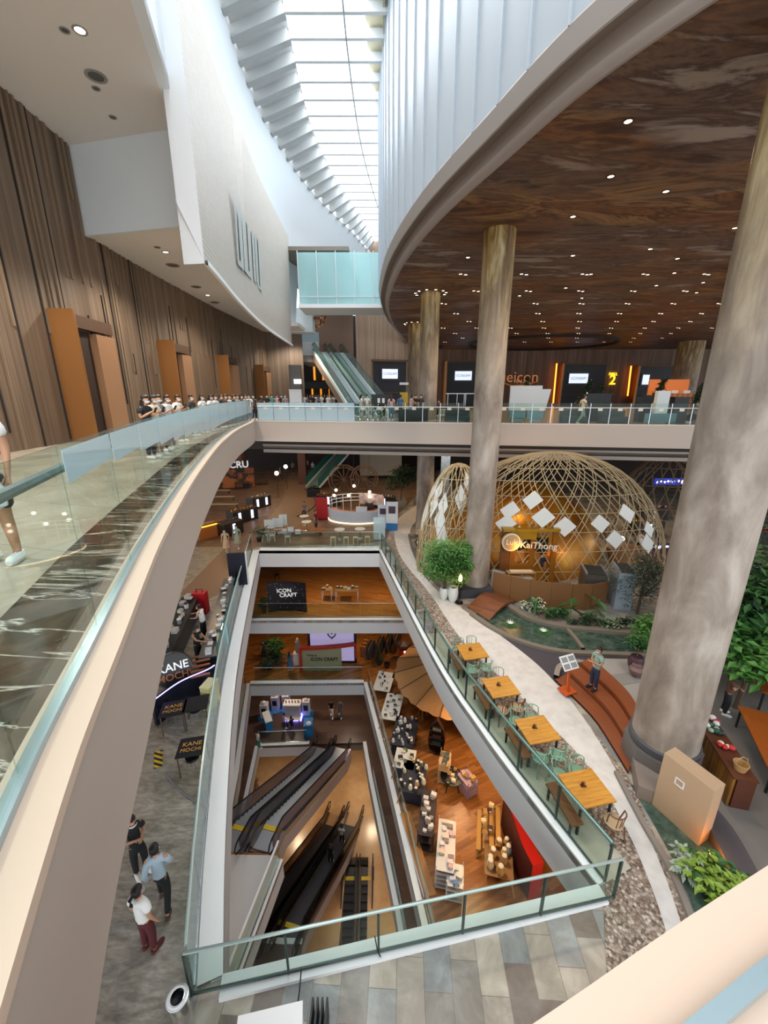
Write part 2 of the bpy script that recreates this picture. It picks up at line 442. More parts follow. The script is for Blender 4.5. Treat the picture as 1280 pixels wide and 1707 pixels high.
struct(MB().prism([V2(BRO[0]), V2(BRO[1]), (70, 21), (70, 80), (-9.2, 80), (-9.2, 26.5)], -.35, 0).build('floor_bridge', mat('bridge_tile', '#8d8378', .22)))
def fascia(name, curve, zt, zb, m, mcap, thick=.26, capw=.24, drop=.05):
    mb = MB(); mb.strip(curve, zb, zt-.03, thick); struct(mb.build('wall_fascia_'+name, m))
    o2 = offset(curve, capw); c0 = offset(curve, -.02)
    mb = MB(); zr = lambda c, z: [(p[0], p[1], z) for p in c]
    mb.loft([zr(c0, zt-.06), zr(c0, zt), zr(o2, zt), zr(o2, zt-.06)]); struct(mb.build('trim_cap_'+name, mcap))
fascia('corridor', M_EDGE, .12, [-.86-.29*min(p[1]/24, 1) for p in M_EDGE], fascia_m, cap_m)
fascia('near', NEAR, .12, -1.2, fascia_m, cap_m, .26, .26)
fascia('bridge', [BR0, BR1], .1, -1.2, fascia_m, mat('cap_grey', '#cfc4bb', .5), .26, .2)
# slab under the levels
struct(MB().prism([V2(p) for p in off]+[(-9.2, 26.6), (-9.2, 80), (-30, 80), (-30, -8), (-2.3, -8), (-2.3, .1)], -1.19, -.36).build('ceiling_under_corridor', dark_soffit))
b2 = offset([BR0, BR1], 1.0)
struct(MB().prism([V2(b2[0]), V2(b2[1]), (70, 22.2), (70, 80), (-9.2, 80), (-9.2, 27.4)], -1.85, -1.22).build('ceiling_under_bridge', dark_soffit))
mb = MB(); q = offset([BR0, BR1], .26); q2 = offset([BR0, BR1], 1.0)
mb.quad((q[0][0], q[0][1], -1.19), (q[1][0], q[1][1], -1.19), (q2[1][0], q2[1][1], -1.19), (q2[0][0], q2[0][1], -1.19)); struct(mb.build('ceiling_bridge_soffit', mat('soffit_taupe', '#9b8e84', .7)))
mb = MB(); mb.strip([V2(p) for p in q2], -2.06, -1.5, .5); mb.strip([V2(p) for p in offset([BR0, BR1], .93)], -1.62, -1.50, .05); struct(mb.build('beam_bridge_edge', mat('beam_taupe', '#a09389', .65)))
mb = MB(); q3 = offset([BR0, BR1], .98); mb.strip([V2(p) for p in q3], -1.84, -1.76, .03); struct(mb.build('trim_bridge_joint', dark))
# near slot with glazing shoe
mb = MB(); a = offset(NEAR, .13); b = offset(NEAR, .17); z_ = lambda c, z: [(p[0], p[1], z) for p in c]
mb.loft([z_(a, .12), z_(a, .155), z_(b, .155), z_(b, .12)]); struct(mb.build('trim_glazing_shoe_near', mat('shoe', '#9fb2b8', .25, .5)))
a = offset(M_EDGE, .13); b = offset(M_EDGE, .19); mb = MB(); mb.loft([z_(a, .12), z_(a, .16), z_(b, .16), z_(b, .12)]); struct(mb.build('trim_glazing_shoe_corridor', mat('shoe', '#9fb2b8', .25, .5)))

# ================================================================ LEFT WALL OF THE CORRIDOR
WALL = [V2(p) for p in crom([(-10.3, -8), (-10.7, 2), (-11.1, 8), (-11.5, 13), (-11.9, 18.7), (-12.2, 23.7), (-12.4, 31.8), (-12.3, 38), (-12.1, 46), (-11.2, 60)], 6)]
WL = resample([Vector((p[0], p[1], 0)) for p in WALL], .5)
def wall_at(y):
    for a, b in zip(WL, WL[1:]):
        if a.y <= y <= b.y:
            t = (y-a.y)/(b.y-a.y); return a.lerp(b, t)
    return WL[-1]
ZS1, ZS2 = 10.7, 7.8
struct(MB().strip([V2(p) for p in WL][::-1], 0, 11.2).build('wall_left', wood_m))
# raised battens and dark joints
mb = MB(); jb = MB(); rr = random.Random(3)
for y in [q*.31 for q in range(5, 150)]:
    p = wall_at(y+rr.uniform(-.1, .1)); top = ZS1 if y < 18.8 else ZS2
    if rr.random() < .62:
        L = rr.choice((.18, .3, .45, .65, 1.))*top; wd = rr.uniform(.05, .13)
        mb.box((p.x+.03, p.y, top-L/2), (.07, wd, L), .04)
    if rr.random() < .24:
        z0 = rr.uniform(0, 3.) if rr.random() < .6 else 0; z1 = rr.uniform(3.5, 7.) if rr.random() < .6 else top
        jb.box((p.x+.004, p.y+.15, (z0+z1)/2), (.05, .05, z1-z0), .04)
o = mb.build('trim_battens_left', mat('batten', '#75624f', .6)); struct(o)
o = jb.build('trim_joints_left', mat('joint', '#1d1511', .8)); struct(o)
# copper portals
def portal(k, y0, y1, h):
    a = wall_at(y0); b = wall_at(y1); d = (b-a).normalized(); nrm = Vector((d.y, -d.x, 0)); ang = math.atan2(d.y, d.x)
    w = (b-a).length
    r = thing(f'door_{k}', None, None); r['kind'] = 'structure'
    def bx(u0, u1, n0, n1, z0, z1):
        c = a+d*((u0+u1)/2)+nrm*((n0+n1)/2); return MB().box((c.x, c.y, (z0+z1)/2), (u1-u0, abs(n1-n0), z1-z0), ang)
    part(bx(0, .12, 0, .9, .02, h), 'jamb', copper, r)
    part(bx(.125, w*.62, .03, .06, .02, h-.5), 'recess', mat('portal_dark', '#2b1c14', .7), r)
    part(bx(.125, w, .07, .3, h-.45, h), 'lintel', mat('portal_lintel', '#4a3424', .6), r)
    part(bx(w*.62, w, .07, .35, .02, h-.55), 'panel', copper_l, r)
    return r
for k, (y0, y1, h) in enumerate(((15.2, 18.6, 4.55), (23.2, 26.6, 4.5), (31.6, 35.2, 4.5), (40.2, 44.4, 4.4))): portal(k+1, y0, y1, h)
# soffits, bulkhead and media screen
SB = [V2(p) for p in crom([(-5.2, 8), (-6.05, 15.3), (-7.05, 21.7), (-7.9, 29.3), (-8.35, 39.2)], 8)]    # screen bottom line in plan
def on(c, y):
    for a, b in zip(c, c[1:]):
        if a[1] <= y <= b[1]: t = (y-a[1])/(b[1]-a[1]); return (a[0]+(b[0]-a[0])*t, y)
    return c[-1]
up = [(-4.2, -8), (-4.5, 4), (-5.05, 10.4), (-5.9, 13.2), (-7.2, 17.6)]
wl = [V2(wall_at(y)) for y in (18.6, 16, 13, 10, 6, 2)]+[(-10.3, -8)]
struct(MB().prism(up+[(-11.9, 18.6)]+wl[1:], ZS1, ZS1+.3).build('ceiling_corridor_high', ceil_w))
struct(MB().strip([(p[0], p[1]) for p in up], ZS1-.001, 18.4, .3).build('wall_left_upper_near', white_w))
# bulkhead face between the two soffits
struct(MB().strip([(-11.9, 18.62), (-7.15, 17.55)], ZS2-.05, ZS1, -.2).build('wall_bulkhead', mat('bulkhead', '#d3dade', .55)))
lo_in = [(-7.2, 17.6)]+[(on(SB, y)[0]-.75, y) for y in (20, 24, 28, 33, 39.3)]
struct(MB().prism(lo_in+[V2(wall_at(y)) for y in (44, 38, 32, 26, 22)]+[(-11.9, 18.62)], ZS2, ZS2+.2).build('ceiling_corridor_low', ceil_w))
ys = [15.4+k*1.2 for k in range(21)]
b0 = [on(SB, min(y, 39.2)) for y in ys]
SCB, SCT = 5.95, 14.55
scr = thing('media_screen', 'long curved beige media screen with a faint pale logo high above the left corridor', 'screen')
tp = [(p[0]-.02*(i/20)+(.05 if i < 8 else .25), p[1]) for i, p in enumerate(b0)]
n = NT('led_tiles', .45)
bt = n.new('ShaderNodeTexBrick'); bt.inputs['Scale'].default_value = 1; bt.inputs['Brick Width'].default_value = .34; bt.inputs['Row Height'].default_value = .17; bt.inputs['Mortar Size'].default_value = .012; bt.offset = 0
bt.inputs['Color1'].default_value = lin('#c7c0b6'); bt.inputs['Color2'].default_value = lin('#c1b9ae'); bt.inputs['Mortar'].default_value = lin('#a59c90')
n.link(n.coord('UV'), bt.inputs['Vector']); led_m = n.color(bt.outputs['Color'])
mb = MB(); acc = [0]
for a, b in zip(b0, b0[1:]): acc.append(acc[-1]+math.dist(a, b))
mb.loft([[(p[0], p[1], SCB) for p in b0], [(p[0], p[1], SCT) for p in tp]], uvs=[[(q, SCB) for q in acc], [(q, SCT) for q in acc]])
part(mb, 'display_face', led_m, scr)
mb = MB(); bk = [(p[0]-.75, p[1]) for p in b0]
mb.loft([[(p[0], p[1], SCB+.12) for p in b0], [(p[0]-.75, p[1], ZS2) for p in b0]])
part(mb, 'underside', mat('underside', '#b6ada4', .7), scr)
mb = MB(); fr_ = [(p[0]+.1, p[1]) for p in b0]
mb.loft([[(p[0], p[1], SCB-.05) for p in b0], [(p[0]+.12, p[1], SCB-.05) for p in b0], [(p[0]+.12, p[1], SCB+.1) for p in b0], [(p[0], p[1], SCB+.1) for p in b0], [(p[0], p[1], SCB-.05) for p in b0]])
part(mb, 'lip', white_cap, scr)
mb = MB(); a, e = b0[0], tp[0]
mb.quad((a[0], a[1], SCB), (a[0]-.75, a[1]+.1, SCB), (e[0]-.75, e[1]+.1, SCT), (e[0], e[1], SCT))
mb.quad((a[0]-.75, a[1]+.1, SCB), (a[0]-.75, a[1]+2.2, ZS2), (e[0]-.75, e[1]+2.2, SCT), (e[0]-.75, e[1]+.1, SCT)); part(mb, 'end_cap', white, scr)
# faint logo bars on the screen, following its curve
lg = MB()
def scr_y(pxx):
    return min((abs(pxx-(640+FPX*on(b0, y)[0]/(y*math.cos(PITCH)-8*math.sin(PITCH)))), y) for y in [15.5+.05*k for k in range(470)])[1]
def bar_on(x0, x1, t0, t1, u0, u1):
    ya, yb = scr_y(x0), scr_y(x1); pa, pb = on(b0, ya), on(b0, yb)
    def q(p, y, xx, yy): z = at_y(xx, yy, y).z; return (p[0]+.05+.24*(z-SCB)/(SCT-SCB), y, z)
    lg.quad(q(pa, ya, x0, u0), q(pb, yb, x1, u1), q(pb, yb, x1, t1), q(pa, ya, x0, t0))
for q in ((386, 389, 315, 325, 440, 444), (392, 398, 338, 345, 446, 452), (399, 404, 354, 360, 452, 458), (408, 412, 366, 378, 459, 466), (416, 420, 383, 389, 468, 474), (421, 424, 389, 392, 470, 476), (427, 431, 396, 403, 478, 486), (389, 398, 434, 440, 444, 452), (404, 412, 450, 456, 459, 466), (424, 431, 476, 482, 480, 487)): bar_on(*q)
part(lg, 'logo', mat('logo_pale', '#b3bab7', .5), scr)

# upper white wall, ribs and skylight
ZR = 19.7
SL = [V2(p) for p in crom([(-4.2, -8), (-4.5, 8), (-4.75, 20), (-4.85, 25.2), (-5.1, 31), (-5.05, 35.5), (-4.2, 42), (-2.5, 49.3), (-1.2, 57)], 6)]
RB = [V2(p) for p in crom([(-6.6, -8), (-6.9, 8), (-7.1, 20), (-7.3, 24), (-7.65, 28), (-7.5, 33), (-6.2, 41.1), (-3.3, 50.6), (-1.6, 58)], 6)]
ZRB = 18.5
SR = [(-.97, -8), (-.97, 25.2), (-.9, 29), (-.5, 34), (.1, 40), (.9, 48), (1.6, 57)]
mid = [V2(p) for p in crom([(-7.75, 17.75), (-8.05, 22), (-8.55, 29.3), (-8.8, 38), (-8.5, 43), (-5.5, 51), (-2.2, 58)], 6)]
m2 = resample([Vector((p[0], p[1], 0)) for p in mid], 1.2); k = len(m2)
r2 = []
rbv = [Vector((p[0], p[1], 0)) for p in RB if p[1] >= 17.7]
tot = resample(rbv, .1)
r2 = [tot[round(i*(len(tot)-1)/(k-1))] for i in range(k)]
mb = MB(); mb.loft([[(p.x, p.y, 8.3 if p.y < 43 else 13.3) for p in m2], [(p.x, p.y, 14) for p in m2], [(p.x, p.y, 16.2) for p in [a.lerp(b, .35) for a, b in zip(m2, r2)]], [(p.x, p.y, ZRB) for p in r2]])
struct(mb.build('wall_left_upper', white_w, smooth=True))
# ribbed sloping ceiling beside the skylight
sl = resample([Vector((p[0], p[1], 0)) for p in SL], .5); rb = resample([Vector((p[0], p[1], 0)) for p in RB], .5)
nn = 44
slx = [sl[round(i*(len(sl)-1)/nn)] for i in range(nn+1)]; rbx = [rb[round(i*(len(rb)-1)/nn)] for i in range(nn+1)]
mb = MB(); mb.loft([[(p.x, p.y, ZRB+.35) for p in rbx], [(p.x, p.y, ZR+.15) for p in slx]]); struct(mb.build('ceiling_ribbed', mat('rib_ceiling', '#c9cccd', .7)))
mb = MB()
def xat(c, y):
    return on([V2(p) for p in c], y)[0]
for i in range(43):
    y = -6+i*1.5
    if y > 56: break
    xl = xat(sl, y); xr = xat(rb, y); xe = xat([Vector((q[0], q[1])) for q in SR], y)+1.9
    mb.bar((xr-.1, y-.1, ZRB+.1), (xl, y, ZR-.1), .42, .55)
struct(mb.build('beam_ribs', mat('rib_paint', '#b9bdbd', .7)))
mb = MB()
for i in range(43):
    y = -6+i*1.5
    if y > 56: break
    xl = xat(sl, y); xe = xat([Vector((q[0], q[1])) for q in SR], y)+2.0
    mb.box(((xl+xe)/2, y, ZR-.05), (xe-xl, .2, .42))
struct(mb.build('beam_skylight', mat('beam_paint', '#d8dde0', .6)))
mb = MB(); mb.tube([(p[0], p[1], ZR-.32) for p in [V2(q) for q in crom([(-1.9, -8), (-1.9, 20), (-1.95, 28), (-1.7, 36), (-.9, 44), (.2, 52)], 6)]], .045, 6); struct(mb.build('trim_skylight_wire', mat('wire', '#8c9396', .5)))
struct(MB().quad((-5.3, -8, ZR+.4), (1.6, -8, ZR+.4), (3.2, 60, ZR+.4), (-5.3, 60, ZR+.4)).build('window_1', glass('sky_glass', '#ffffff', .0)))
mb = MB(); o_ = [Vector((p[0], p[1], 0)) for p in SR]; a_ = resample(o_, 1.5)
mb.loft([[(p.x, p.y, ZR+.25) for p in a_], [(p.x+3.6, p.y, ZR+.25) for p in a_]]); struct(mb.build('ceiling_skylight_side', mat('cream_panel', '#efe7c9', .6)))
mb = MB()
for dx in (.9, 1.25):
    mb.loft([[(p.x+dx, p.y, ZR-.1) for p in a_], [(p.x+dx+.12, p.y, ZR-.1) for p in a_], [(p.x+dx+.12, p.y, ZR+.2) for p in a_]])
struct(mb.build('trim_skylight_rails', mat('rail_grey', '#b9bba8', .6)))
struct(MB().box((-9.5, 26, ZR+.6), (8.4, 70, .3)).build('ceiling_roof_left', white))

# ================================================================ DRUM AND COPPER DISC
DISC = [V2(p) for p in crom([(30, -6), (20, -2.4), (12, 2.1), (7.5, 6.0), (4.45, 10.1), (2.85, 14.2), (1.42, 18.7), (.38, 23.8), (-.15, 29), (-.35, 35), (.2, 43), (1.5, 52), (3.9, 68), (5.4, 78)], 8)]
dz = [Vector((p[0], p[1], 0)) for p in DISC]
ds = resample(dz, .55)
dc = [V2(p) for p in ds]
mb = MB(); mb.strip(dc, 9.2, ZR+.6); struct(mb.build('wall_drum', mat('drum_white', '#acb3b9', .34), smooth=True))
sm = MB()
ds2 = resample(dz, 1.28)
for i in range(2, len(ds2)-1):
    p = ds2[i]; d = (ds2[i+1]-ds2[i-1]).normalized(); nr = Vector((-d.y, d.x, 0))
    c = p+nr*.03; sm.box((c.x, c.y, 14.7), (.04, .07, 11.0), math.atan2(d.y, d.x))
struct(sm.build('trim_drum_seams', mat('seam', '#b4bec7', .35)))
def ring(name, prof, m, smooth=True):
    rows = []
    for dd, z in prof:
        c = offset(dc, -dd); rows.append([(p[0], p[1], z) for p in c])
    struct(MB().loft(rows).build(name, m, smooth=smooth))
ring('trim_disc_band', [(-.02, 9.25), (-.04, 9.2), (.1, 8.78), (.14, 8.76)], mat('band', '#a89f98', .5))
ring('trim_disc_groove', [(.13, 8.78), (.42, 8.8), (.46, 8.62), (.44, 8.46)], mat('groove_shaded', '#87786e', .6))  # recess shadow put into a darker paint than band and lip
ring('trim_disc_lip', [(.44, 8.47), (.5, 8.36), (.62, 8.28), (.72, 8.3), (.75, 8.36)], mat('lip', '#a39790', .5))
inn = [V2(p) for p in offset(dc, -.7)]
struct(MB().prism(inn+[(70, 78), (70, -6)], 8.35, 8.6).build('ceiling_copper', copper_ceil))
# dark recessed rings in the copper ceiling
for cx, cy, r in ((21, 58, 9.5), (6.5, 62, 1.6)):
    rg = MB(); pts = [(cx+r*math.cos(2*PI*k/48), cy+r*.8*math.sin(2*PI*k/48), 8.33) for k in range(48)]; rg.tube(pts, .28 if r > 3 else .4, 6, True); struct(rg.build('trim_ceiling_ring', mat('ring_dark', '#21130d', .7)))

# ================================================================ FAR WALLS OF THE MAIN LEVEL
FW = 66
def wallbox(name, x0, x1, y, z0, z1, m, th=.3): return struct(MB().box(((x0+x1)/2, y+th/2, (z0+z1)/2), (x1-x0, th, z1-z0)).build(name, m))
wallbox('wall_far_hall', 6.0, 70, FW, 0, 8.4, wood_d)
struct(MB().strip([(-3.6, 56.5), (6.6, 59.5)], 0, 16, .3).build('wall_far_light', wood_l))
wallbox('wall_far_upper', -3.4, 3, 57.5, 15, 20, wood_l)
# ================================================================ COLUMNS
def column(x, y, r, label, zb, zt=8.36, gold=True):
    c = thing('hall_column', label, 'column', (x, y, zb), group='round hall columns')
    c['kind'] = 'structure'
    o = part(MB().lathe([(r, 0), (r, zt-zb)], (0, 0, 0), 40), 'shaft', column_m, c, smooth=True)
    return c
# the shaft mesh keeps world heights for its material: build with world z
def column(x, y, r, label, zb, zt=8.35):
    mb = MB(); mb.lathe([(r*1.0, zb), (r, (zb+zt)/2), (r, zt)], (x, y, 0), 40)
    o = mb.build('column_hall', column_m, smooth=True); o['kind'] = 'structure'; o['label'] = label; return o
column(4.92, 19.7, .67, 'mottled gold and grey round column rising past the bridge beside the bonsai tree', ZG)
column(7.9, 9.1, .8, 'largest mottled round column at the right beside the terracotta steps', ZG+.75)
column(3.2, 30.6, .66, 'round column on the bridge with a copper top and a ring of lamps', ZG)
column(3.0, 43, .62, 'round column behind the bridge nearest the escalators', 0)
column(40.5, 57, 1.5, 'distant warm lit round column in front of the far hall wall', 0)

# ================================================================ LEVEL SLABS AND VOIDS
def px(z, *pts): return [V2(at_z(a, b, z)) for a, b in pts]
GL_ = [V2(p) for p in crom(px(ZG, (371, 1630), (375, 1400), (388, 1180), (405, 1055), (432, 918)), 5)]
GR_ = [V2(p) for p in crom(px(ZG, (632, 918), (718, 1089), (800, 1217), (880, 1326), (997, 1479)), 7)]
GV = GL_+GR_              # near-left -> back-left -> back-right -> near-right
AV = [(-5, 2), (-9.6, 25.05), (8, 25.1), (10, 2)]
BV = [(-5.75, 5.5), (-5.33, 9.2), (-4.64, 13.2), (-4.9, 13.45), (-7.5, 13.6), (-8.2, 17.6), (-9.9, 24.9), (-1.5, 25.0), (0, 18.35), (1.47, 11.1), (2.5, 5.5)]
CV = [(-4.0, 6), (-4.0, 13.1), (-8.0, 13.2), (-8.8, 18), (-9.6, 24.45), (-1.62, 24.8), (-1.05, 21.7), (.62, 14), (2.0, 6)]
DV = [(-2.75, 9), (-2.6, 20.3), (-1.1, 20.3), (-.9, 9)]
def level(nm, void, z, m, th=1.0, ext=(-34, 45, -8, 52)):
    o = [(ext[0], ext[2]), (ext[1], ext[2]), (ext[1], ext[3]), (ext[0], ext[3])]
    struct(MB().slab(o, [void], z-.2, z).build('floor_'+nm, m))
    v2 = [V2(p) for p in offset(void+[void[0]], .25)][:-1]
    struct(MB().slab(o, [v2], z-th, z-.21).build('ceiling_below_'+nm, mat('level_ceiling', '#8f8578', .8)))
def edge(nm, pts, z, dep, cap=.3, m=gfascia_m, mc=white_cap, th=.2):
    mb = MB(); mb.strip(pts, z-dep, z+.04, th); struct(mb.build('wall_edge_'+nm, m))
    a = offset(pts, -.015); b = offset(pts, cap); zz = lambda c, q: [(p[0], p[1], q) for p in c]
    mb = MB(); mb.loft([zz(a, z+.03), zz(a, z+.08), zz(b, z+.08), zz(b, z+.0)]); struct(mb.build('trim_edge_'+nm, mc))
level('ground', GV, ZG, ground_m, 1.15, (-40, 75, -8, 80))
level('craft', AV, ZA, oakA_m, 1.0)
level('market', BV, ZB, oak_m, 1.0)
level('hall', CV, ZC, brownC_m, 1.0)
level('deep', DV, ZD, tan_m, .8)
struct(MB().box((0, 22, ZE-.1), (70, 70, .2)).build('floor_lowest', mat('deep_floor', '#9d8264', .4)))
for nm, z in (('craft', ZA), ('market', ZB), ('hall', ZC), ('deep', ZD), ('lowest', ZE)):
    for x in (-22, 26): struct(MB().box((x, 22, z+2.4), (.3, 60, 4.2)).build('wall_side_'+nm, mat('lower_wall', '#b59c80', .7)))
    struct(MB().box((2, 46, z+2.4), (48, .3, 4.2)).build('wall_back_'+nm, mat('lower_wall', '#b59c80', .7)))
edge('ground_left', GL_[::1], ZG, 1.2, .42)
edge('ground_back', [GL_[-1], GR_[0]], ZG, 1.2, .35)
edge('ground_right', GR_, ZG, 1.2, .2)
edge('ground_near', [GR_[-1], GL_[0]], ZG, 1.2, .32)
edge('craft_back', [(-9.6, 25.05), (8, 25.1)], ZA, 1.05, .2)
edge('market_back', [(-9.9, 24.9), (-1.5, 25.0)], ZB, 1.05, .25)
edge('market_left', [(-7.5, 13.6), (-8.2, 17.6), (-9.9, 24.9)], ZB, 1.05, .25)
edge('market_right', [(-1.5, 25.0), (0, 18.35), (1.47, 11.1), (2.5, 5.5)], ZB, 1.05, .25)
edge('market_landing', [(-5.75, 5.5), (-5.33, 9.2), (-4.64, 13.2)], ZB, 1.05, .16)
struct(MB().prism([(-5.85, 5.5), (-5.43, 9.2), (-4.75, 13.15), (-4.95, 13.4), (-10.2, 13.5), (-10.2, 5.5)], ZB-.002, ZB+.012).build('floor_landing', mat('landing_white', '#cfd1d4', .22)))
edge('hall_back', [(-9.6, 24.45), (-5.75, 24.62)], ZC, 1.05, .25)
edge('hall_left', [(-8.8, 18), (-9.6, 24.45)], ZC, 1.05, .25)
edge('hall_right', [(-1.62, 24.8), (-1.05, 21.7), (.62, 14), (2.0, 6)], ZC, 1.05, .25)
edge('hall_near', [(-4.0, 13.1), (-8.0, 13.2)], ZC, 1.0, .2)

# ================================================================ GLASS BALUSTRADES
def balustrade(curve, z, h, step, label, inset=0., hand=steel, hand_r=.028, posts=True, postm=steel, base=True, thick=.016, gm=None, zrail=None, group=None, both=False):
    c = [V2(p) for p in (offset(curve, inset) if inset else curve)]
    pts = resample([Vector((p[0], p[1], 0)) for p in c], step)
    r = thing('glass_balustrade', label, 'balustrade', (pts[0].x, pts[0].y, z), group=group)
    o = Vector((pts[0].x, pts[0].y, z))
    for a, b in zip(pts, pts[1:]):
        d = (b-a); L = d.length; d.normalize(); g = MB(); m_ = (a+b)/2-o+Vector((0, 0, z+h/2))
        g.box(m_, (L-.025, thick, h), math.atan2(d.y, d.x)); part(g, 'glass_panel', gm or GL, r)
    if hand:
        zr = h+.02 if zrail is None else zrail
        part(MB().tube([Vector((p.x, p.y, zr+z))-o for p in pts], hand_r, 8), 'handrail', hand, r, smooth=True)
    if posts:
        for p in pts:
            i = pts.index(p); a = pts[max(i-1, 0)]; b = pts[min(i+1, len(pts)-1)]; d = b-a
            part(MB().box(Vector((p.x, p.y, z+h*.49))-o, (.035, .06, h*.98), math.atan2(d.y, d.x)), 'post', postm, r)
    if base:
        part(MB().tube([Vector((p.x, p.y, z+.03))-o for p in pts], .03, 6), 'base_rail', postm, r)
    return r
GLR = glass('rail_glass', '#bfdcd2', .03)
balustrade(GL_, ZG+.09, 1.1, 1.6, 'long glass balustrade along the left edge of the ground floor opening', .46, mat('rail_mint', '#c9dcd8', .25, .4), .035, False)
balustrade([GL_[-1], GR_[0]], ZG+.09, 1.1, 1.5, 'glass balustrade across the far end of the ground floor opening under the bridge', .4, steel, .022, False)
balustrade(GR_, ZG+.09, 1.1, 1.45, 'glass balustrade with dark green handrail beside the row of orange tables', .17, mat('rail_green', '#5f7a72', .3, .5), .045, True, mat('post_dark', '#46534f', .4, .5))
balustrade([(GR_[-1][0]+.16, GR_[-1][1]-.12), (GL_[0][0]-.45, GL_[0][1]-.14)], ZG+.09, 1.1, 1.55, 'glass balustrade at the near end of the opening above the grey patchwork paving', .12, mat('rail_pale', '#aebfbb', .25, .5), .03, True, mat('post_dark', '#46534f', .4, .5))
balustrade([(-9.4, 25.05), (7.6, 25.1)], ZA+.06, 1.1, 1.5, 'glass balustrade in front of the black backdrop on the wooden floor', .3, steel, .02, False)
balustrade([(-9.6, 24.9), (-1.6, 25.0)], ZB+.06, 1.1, 1.6, 'glass balustrade in front of the red framed board', .3, steel, .025, False)
balustrade([(-1.5, 25.0), (0, 18.35), (1.47, 11.1), (2.5, 5.5)], ZB+.06, 1.05, 1.5, 'glass balustrade beside the long row of market tables', .34, mat('rail_bronze', '#8a7d60', .35, .5), .02, False)
balustrade([(-7.5, 13.7), (-8.2, 17.6), (-9.8, 24.8)], ZB+.06, 1.1, 1.5, 'glass balustrade on the left side above the upper escalators', .3, steel, .02, False)
balustrade([(-5.75, 5.5), (-5.33, 9.2), (-4.64, 13.2)], ZB+.08, 1.1, 1.4, 'glass balustrade with white rail beside the white escalator landing', .12, white_cap, .05, False)
balustrade([(-9.4, 24.45), (-5.9, 24.62)], ZC+.06, 1.1, 1.7, 'grey glass balustrade in front of the blue and white display stands', .2, steel, .02, False)
balustrade([(-1.05, 21.7), (.62, 14), (2.0, 6)], ZC+.06, 1.1, 1.5, 'glass balustrade down the right edge of the dark brown floor', .3, dsteel, .02, False)

# ================================================================ ESCALATORS
def escalator(lo, hi, label, w=1.0, group=None, panel=None, stepm=None, skirt=None, flat=1.0, under=True, bal=None):
    lo = Vector(lo); hi = Vector(hi); hz = Vector((hi.x-lo.x, hi.y-lo.y, 0)); L = hz.length; u = hz.normalized(); nrm = Vector((-u.y, u.x, 0)); H = hi.z-lo.z
    r = thing('escalator', label, 'escalator', lo, group=group)
    def P(s, t, z): return u*s+nrm*t+Vector((0, 0, z))
    prof = [(-flat, 0), (0, 0), (L, H), (L+flat, H)]
    # steps: one run of treads
    ns = max(4, int(H/.2)); mb = MB(); st = []
    st.append((-flat, -.02))
    for k in range(ns):
        s = L*k/ns; z = H*k/ns; st += [(s, z-.02), (s, z+H/ns-.02)]
    st.append((L+flat, H-.02))
    mb.loft([[P(s, -w/2+.02, z) for s, z in st], [P(s, w/2-.02, z) for s, z in st]])
    part(mb, 'steps', stepm or mat('step_grey', '#6d7073', .4, .5), r)
    for s0 in (0, L):
        part(MB().box(P(s0, 0, (0 if s0 == 0 else H)+.01), (.22, w-.06, .03), math.atan2(u.y, u.x)), 'comb_plate', mat('comb_yellow', '#d7b92a', .45), r)
    for sd in (-1, 1):
        t = sd*(w/2+.09)
        mb = MB(); pr_ = [(s, z) for s, z in prof]
        mb.loft([[P(s, t-.09, z+.06) for s, z in pr_], [P(s, t+.09, z+.06) for s, z in pr_]])
        mb.loft([[P(s, t-.09*sd, z-.08) for s, z in pr_], [P(s, t-.09*sd, z+.06) for s, z in pr_]])
        mb.loft([[P(s, t+.09*sd, z-.3) for s, z in pr_], [P(s, t+.09*sd, z+.06) for s, z in pr_]])
        part(mb, 'deck', skirt or steel, r)
        g = MB(); g.loft([[P(s, t-.008, z+.06) for s, z in pr_], [P(s, t-.008, z+.92) for s, z in pr_]]); g.loft([[P(s, t+.008, z+.06) for s, z in pr_], [P(s, t+.008, z+.92) for s, z in pr_]])
        part(g, 'balustrade_panel', bal or GL, r)
        e = flat
        path = [P(-e, t, .25), P(-e-.3, t, .4), P(-e-.38, t, .62), P(-e-.25, t, .85), P(-e, t, .95), P(0, t, .95), P(L, t, H+.95), P(L+e, t, H+.95), P(L+e+.25, t, H+.85), P(L+e+.38, t, H+.62), P(L+e+.3, t, H+.4), P(L+e, t, H+.25)]
        part(MB().tube(path, .04, 6), 'handrail', black, r, smooth=True)
    if under:
        t = w/2+.2; pr2 = [(s, z) for s, z in prof]
        mb = MB(); A = [[P(s, -t, z-.28) for s, z in pr2], [P(s, -t, z-1.05) for s, z in pr2], [P(s, t, z-1.05) for s, z in pr2], [P(s, t, z-.28) for s, z in pr2], [P(s, -t, z-.28) for s, z in pr2]]
        mb.loft(A); part(mb, 'truss_cladding', panel or fascia_m, r)
    return r
lav = mat('cladding_mauve', '#b7a6a2', .5)
dstep = mat('step_dark', '#3d3a3d', .45, .3); lstep = mat('step_light', '#a9adb3', .35, .5)
GLD = glass('smoke_glass', '#b9b4bd', .05)
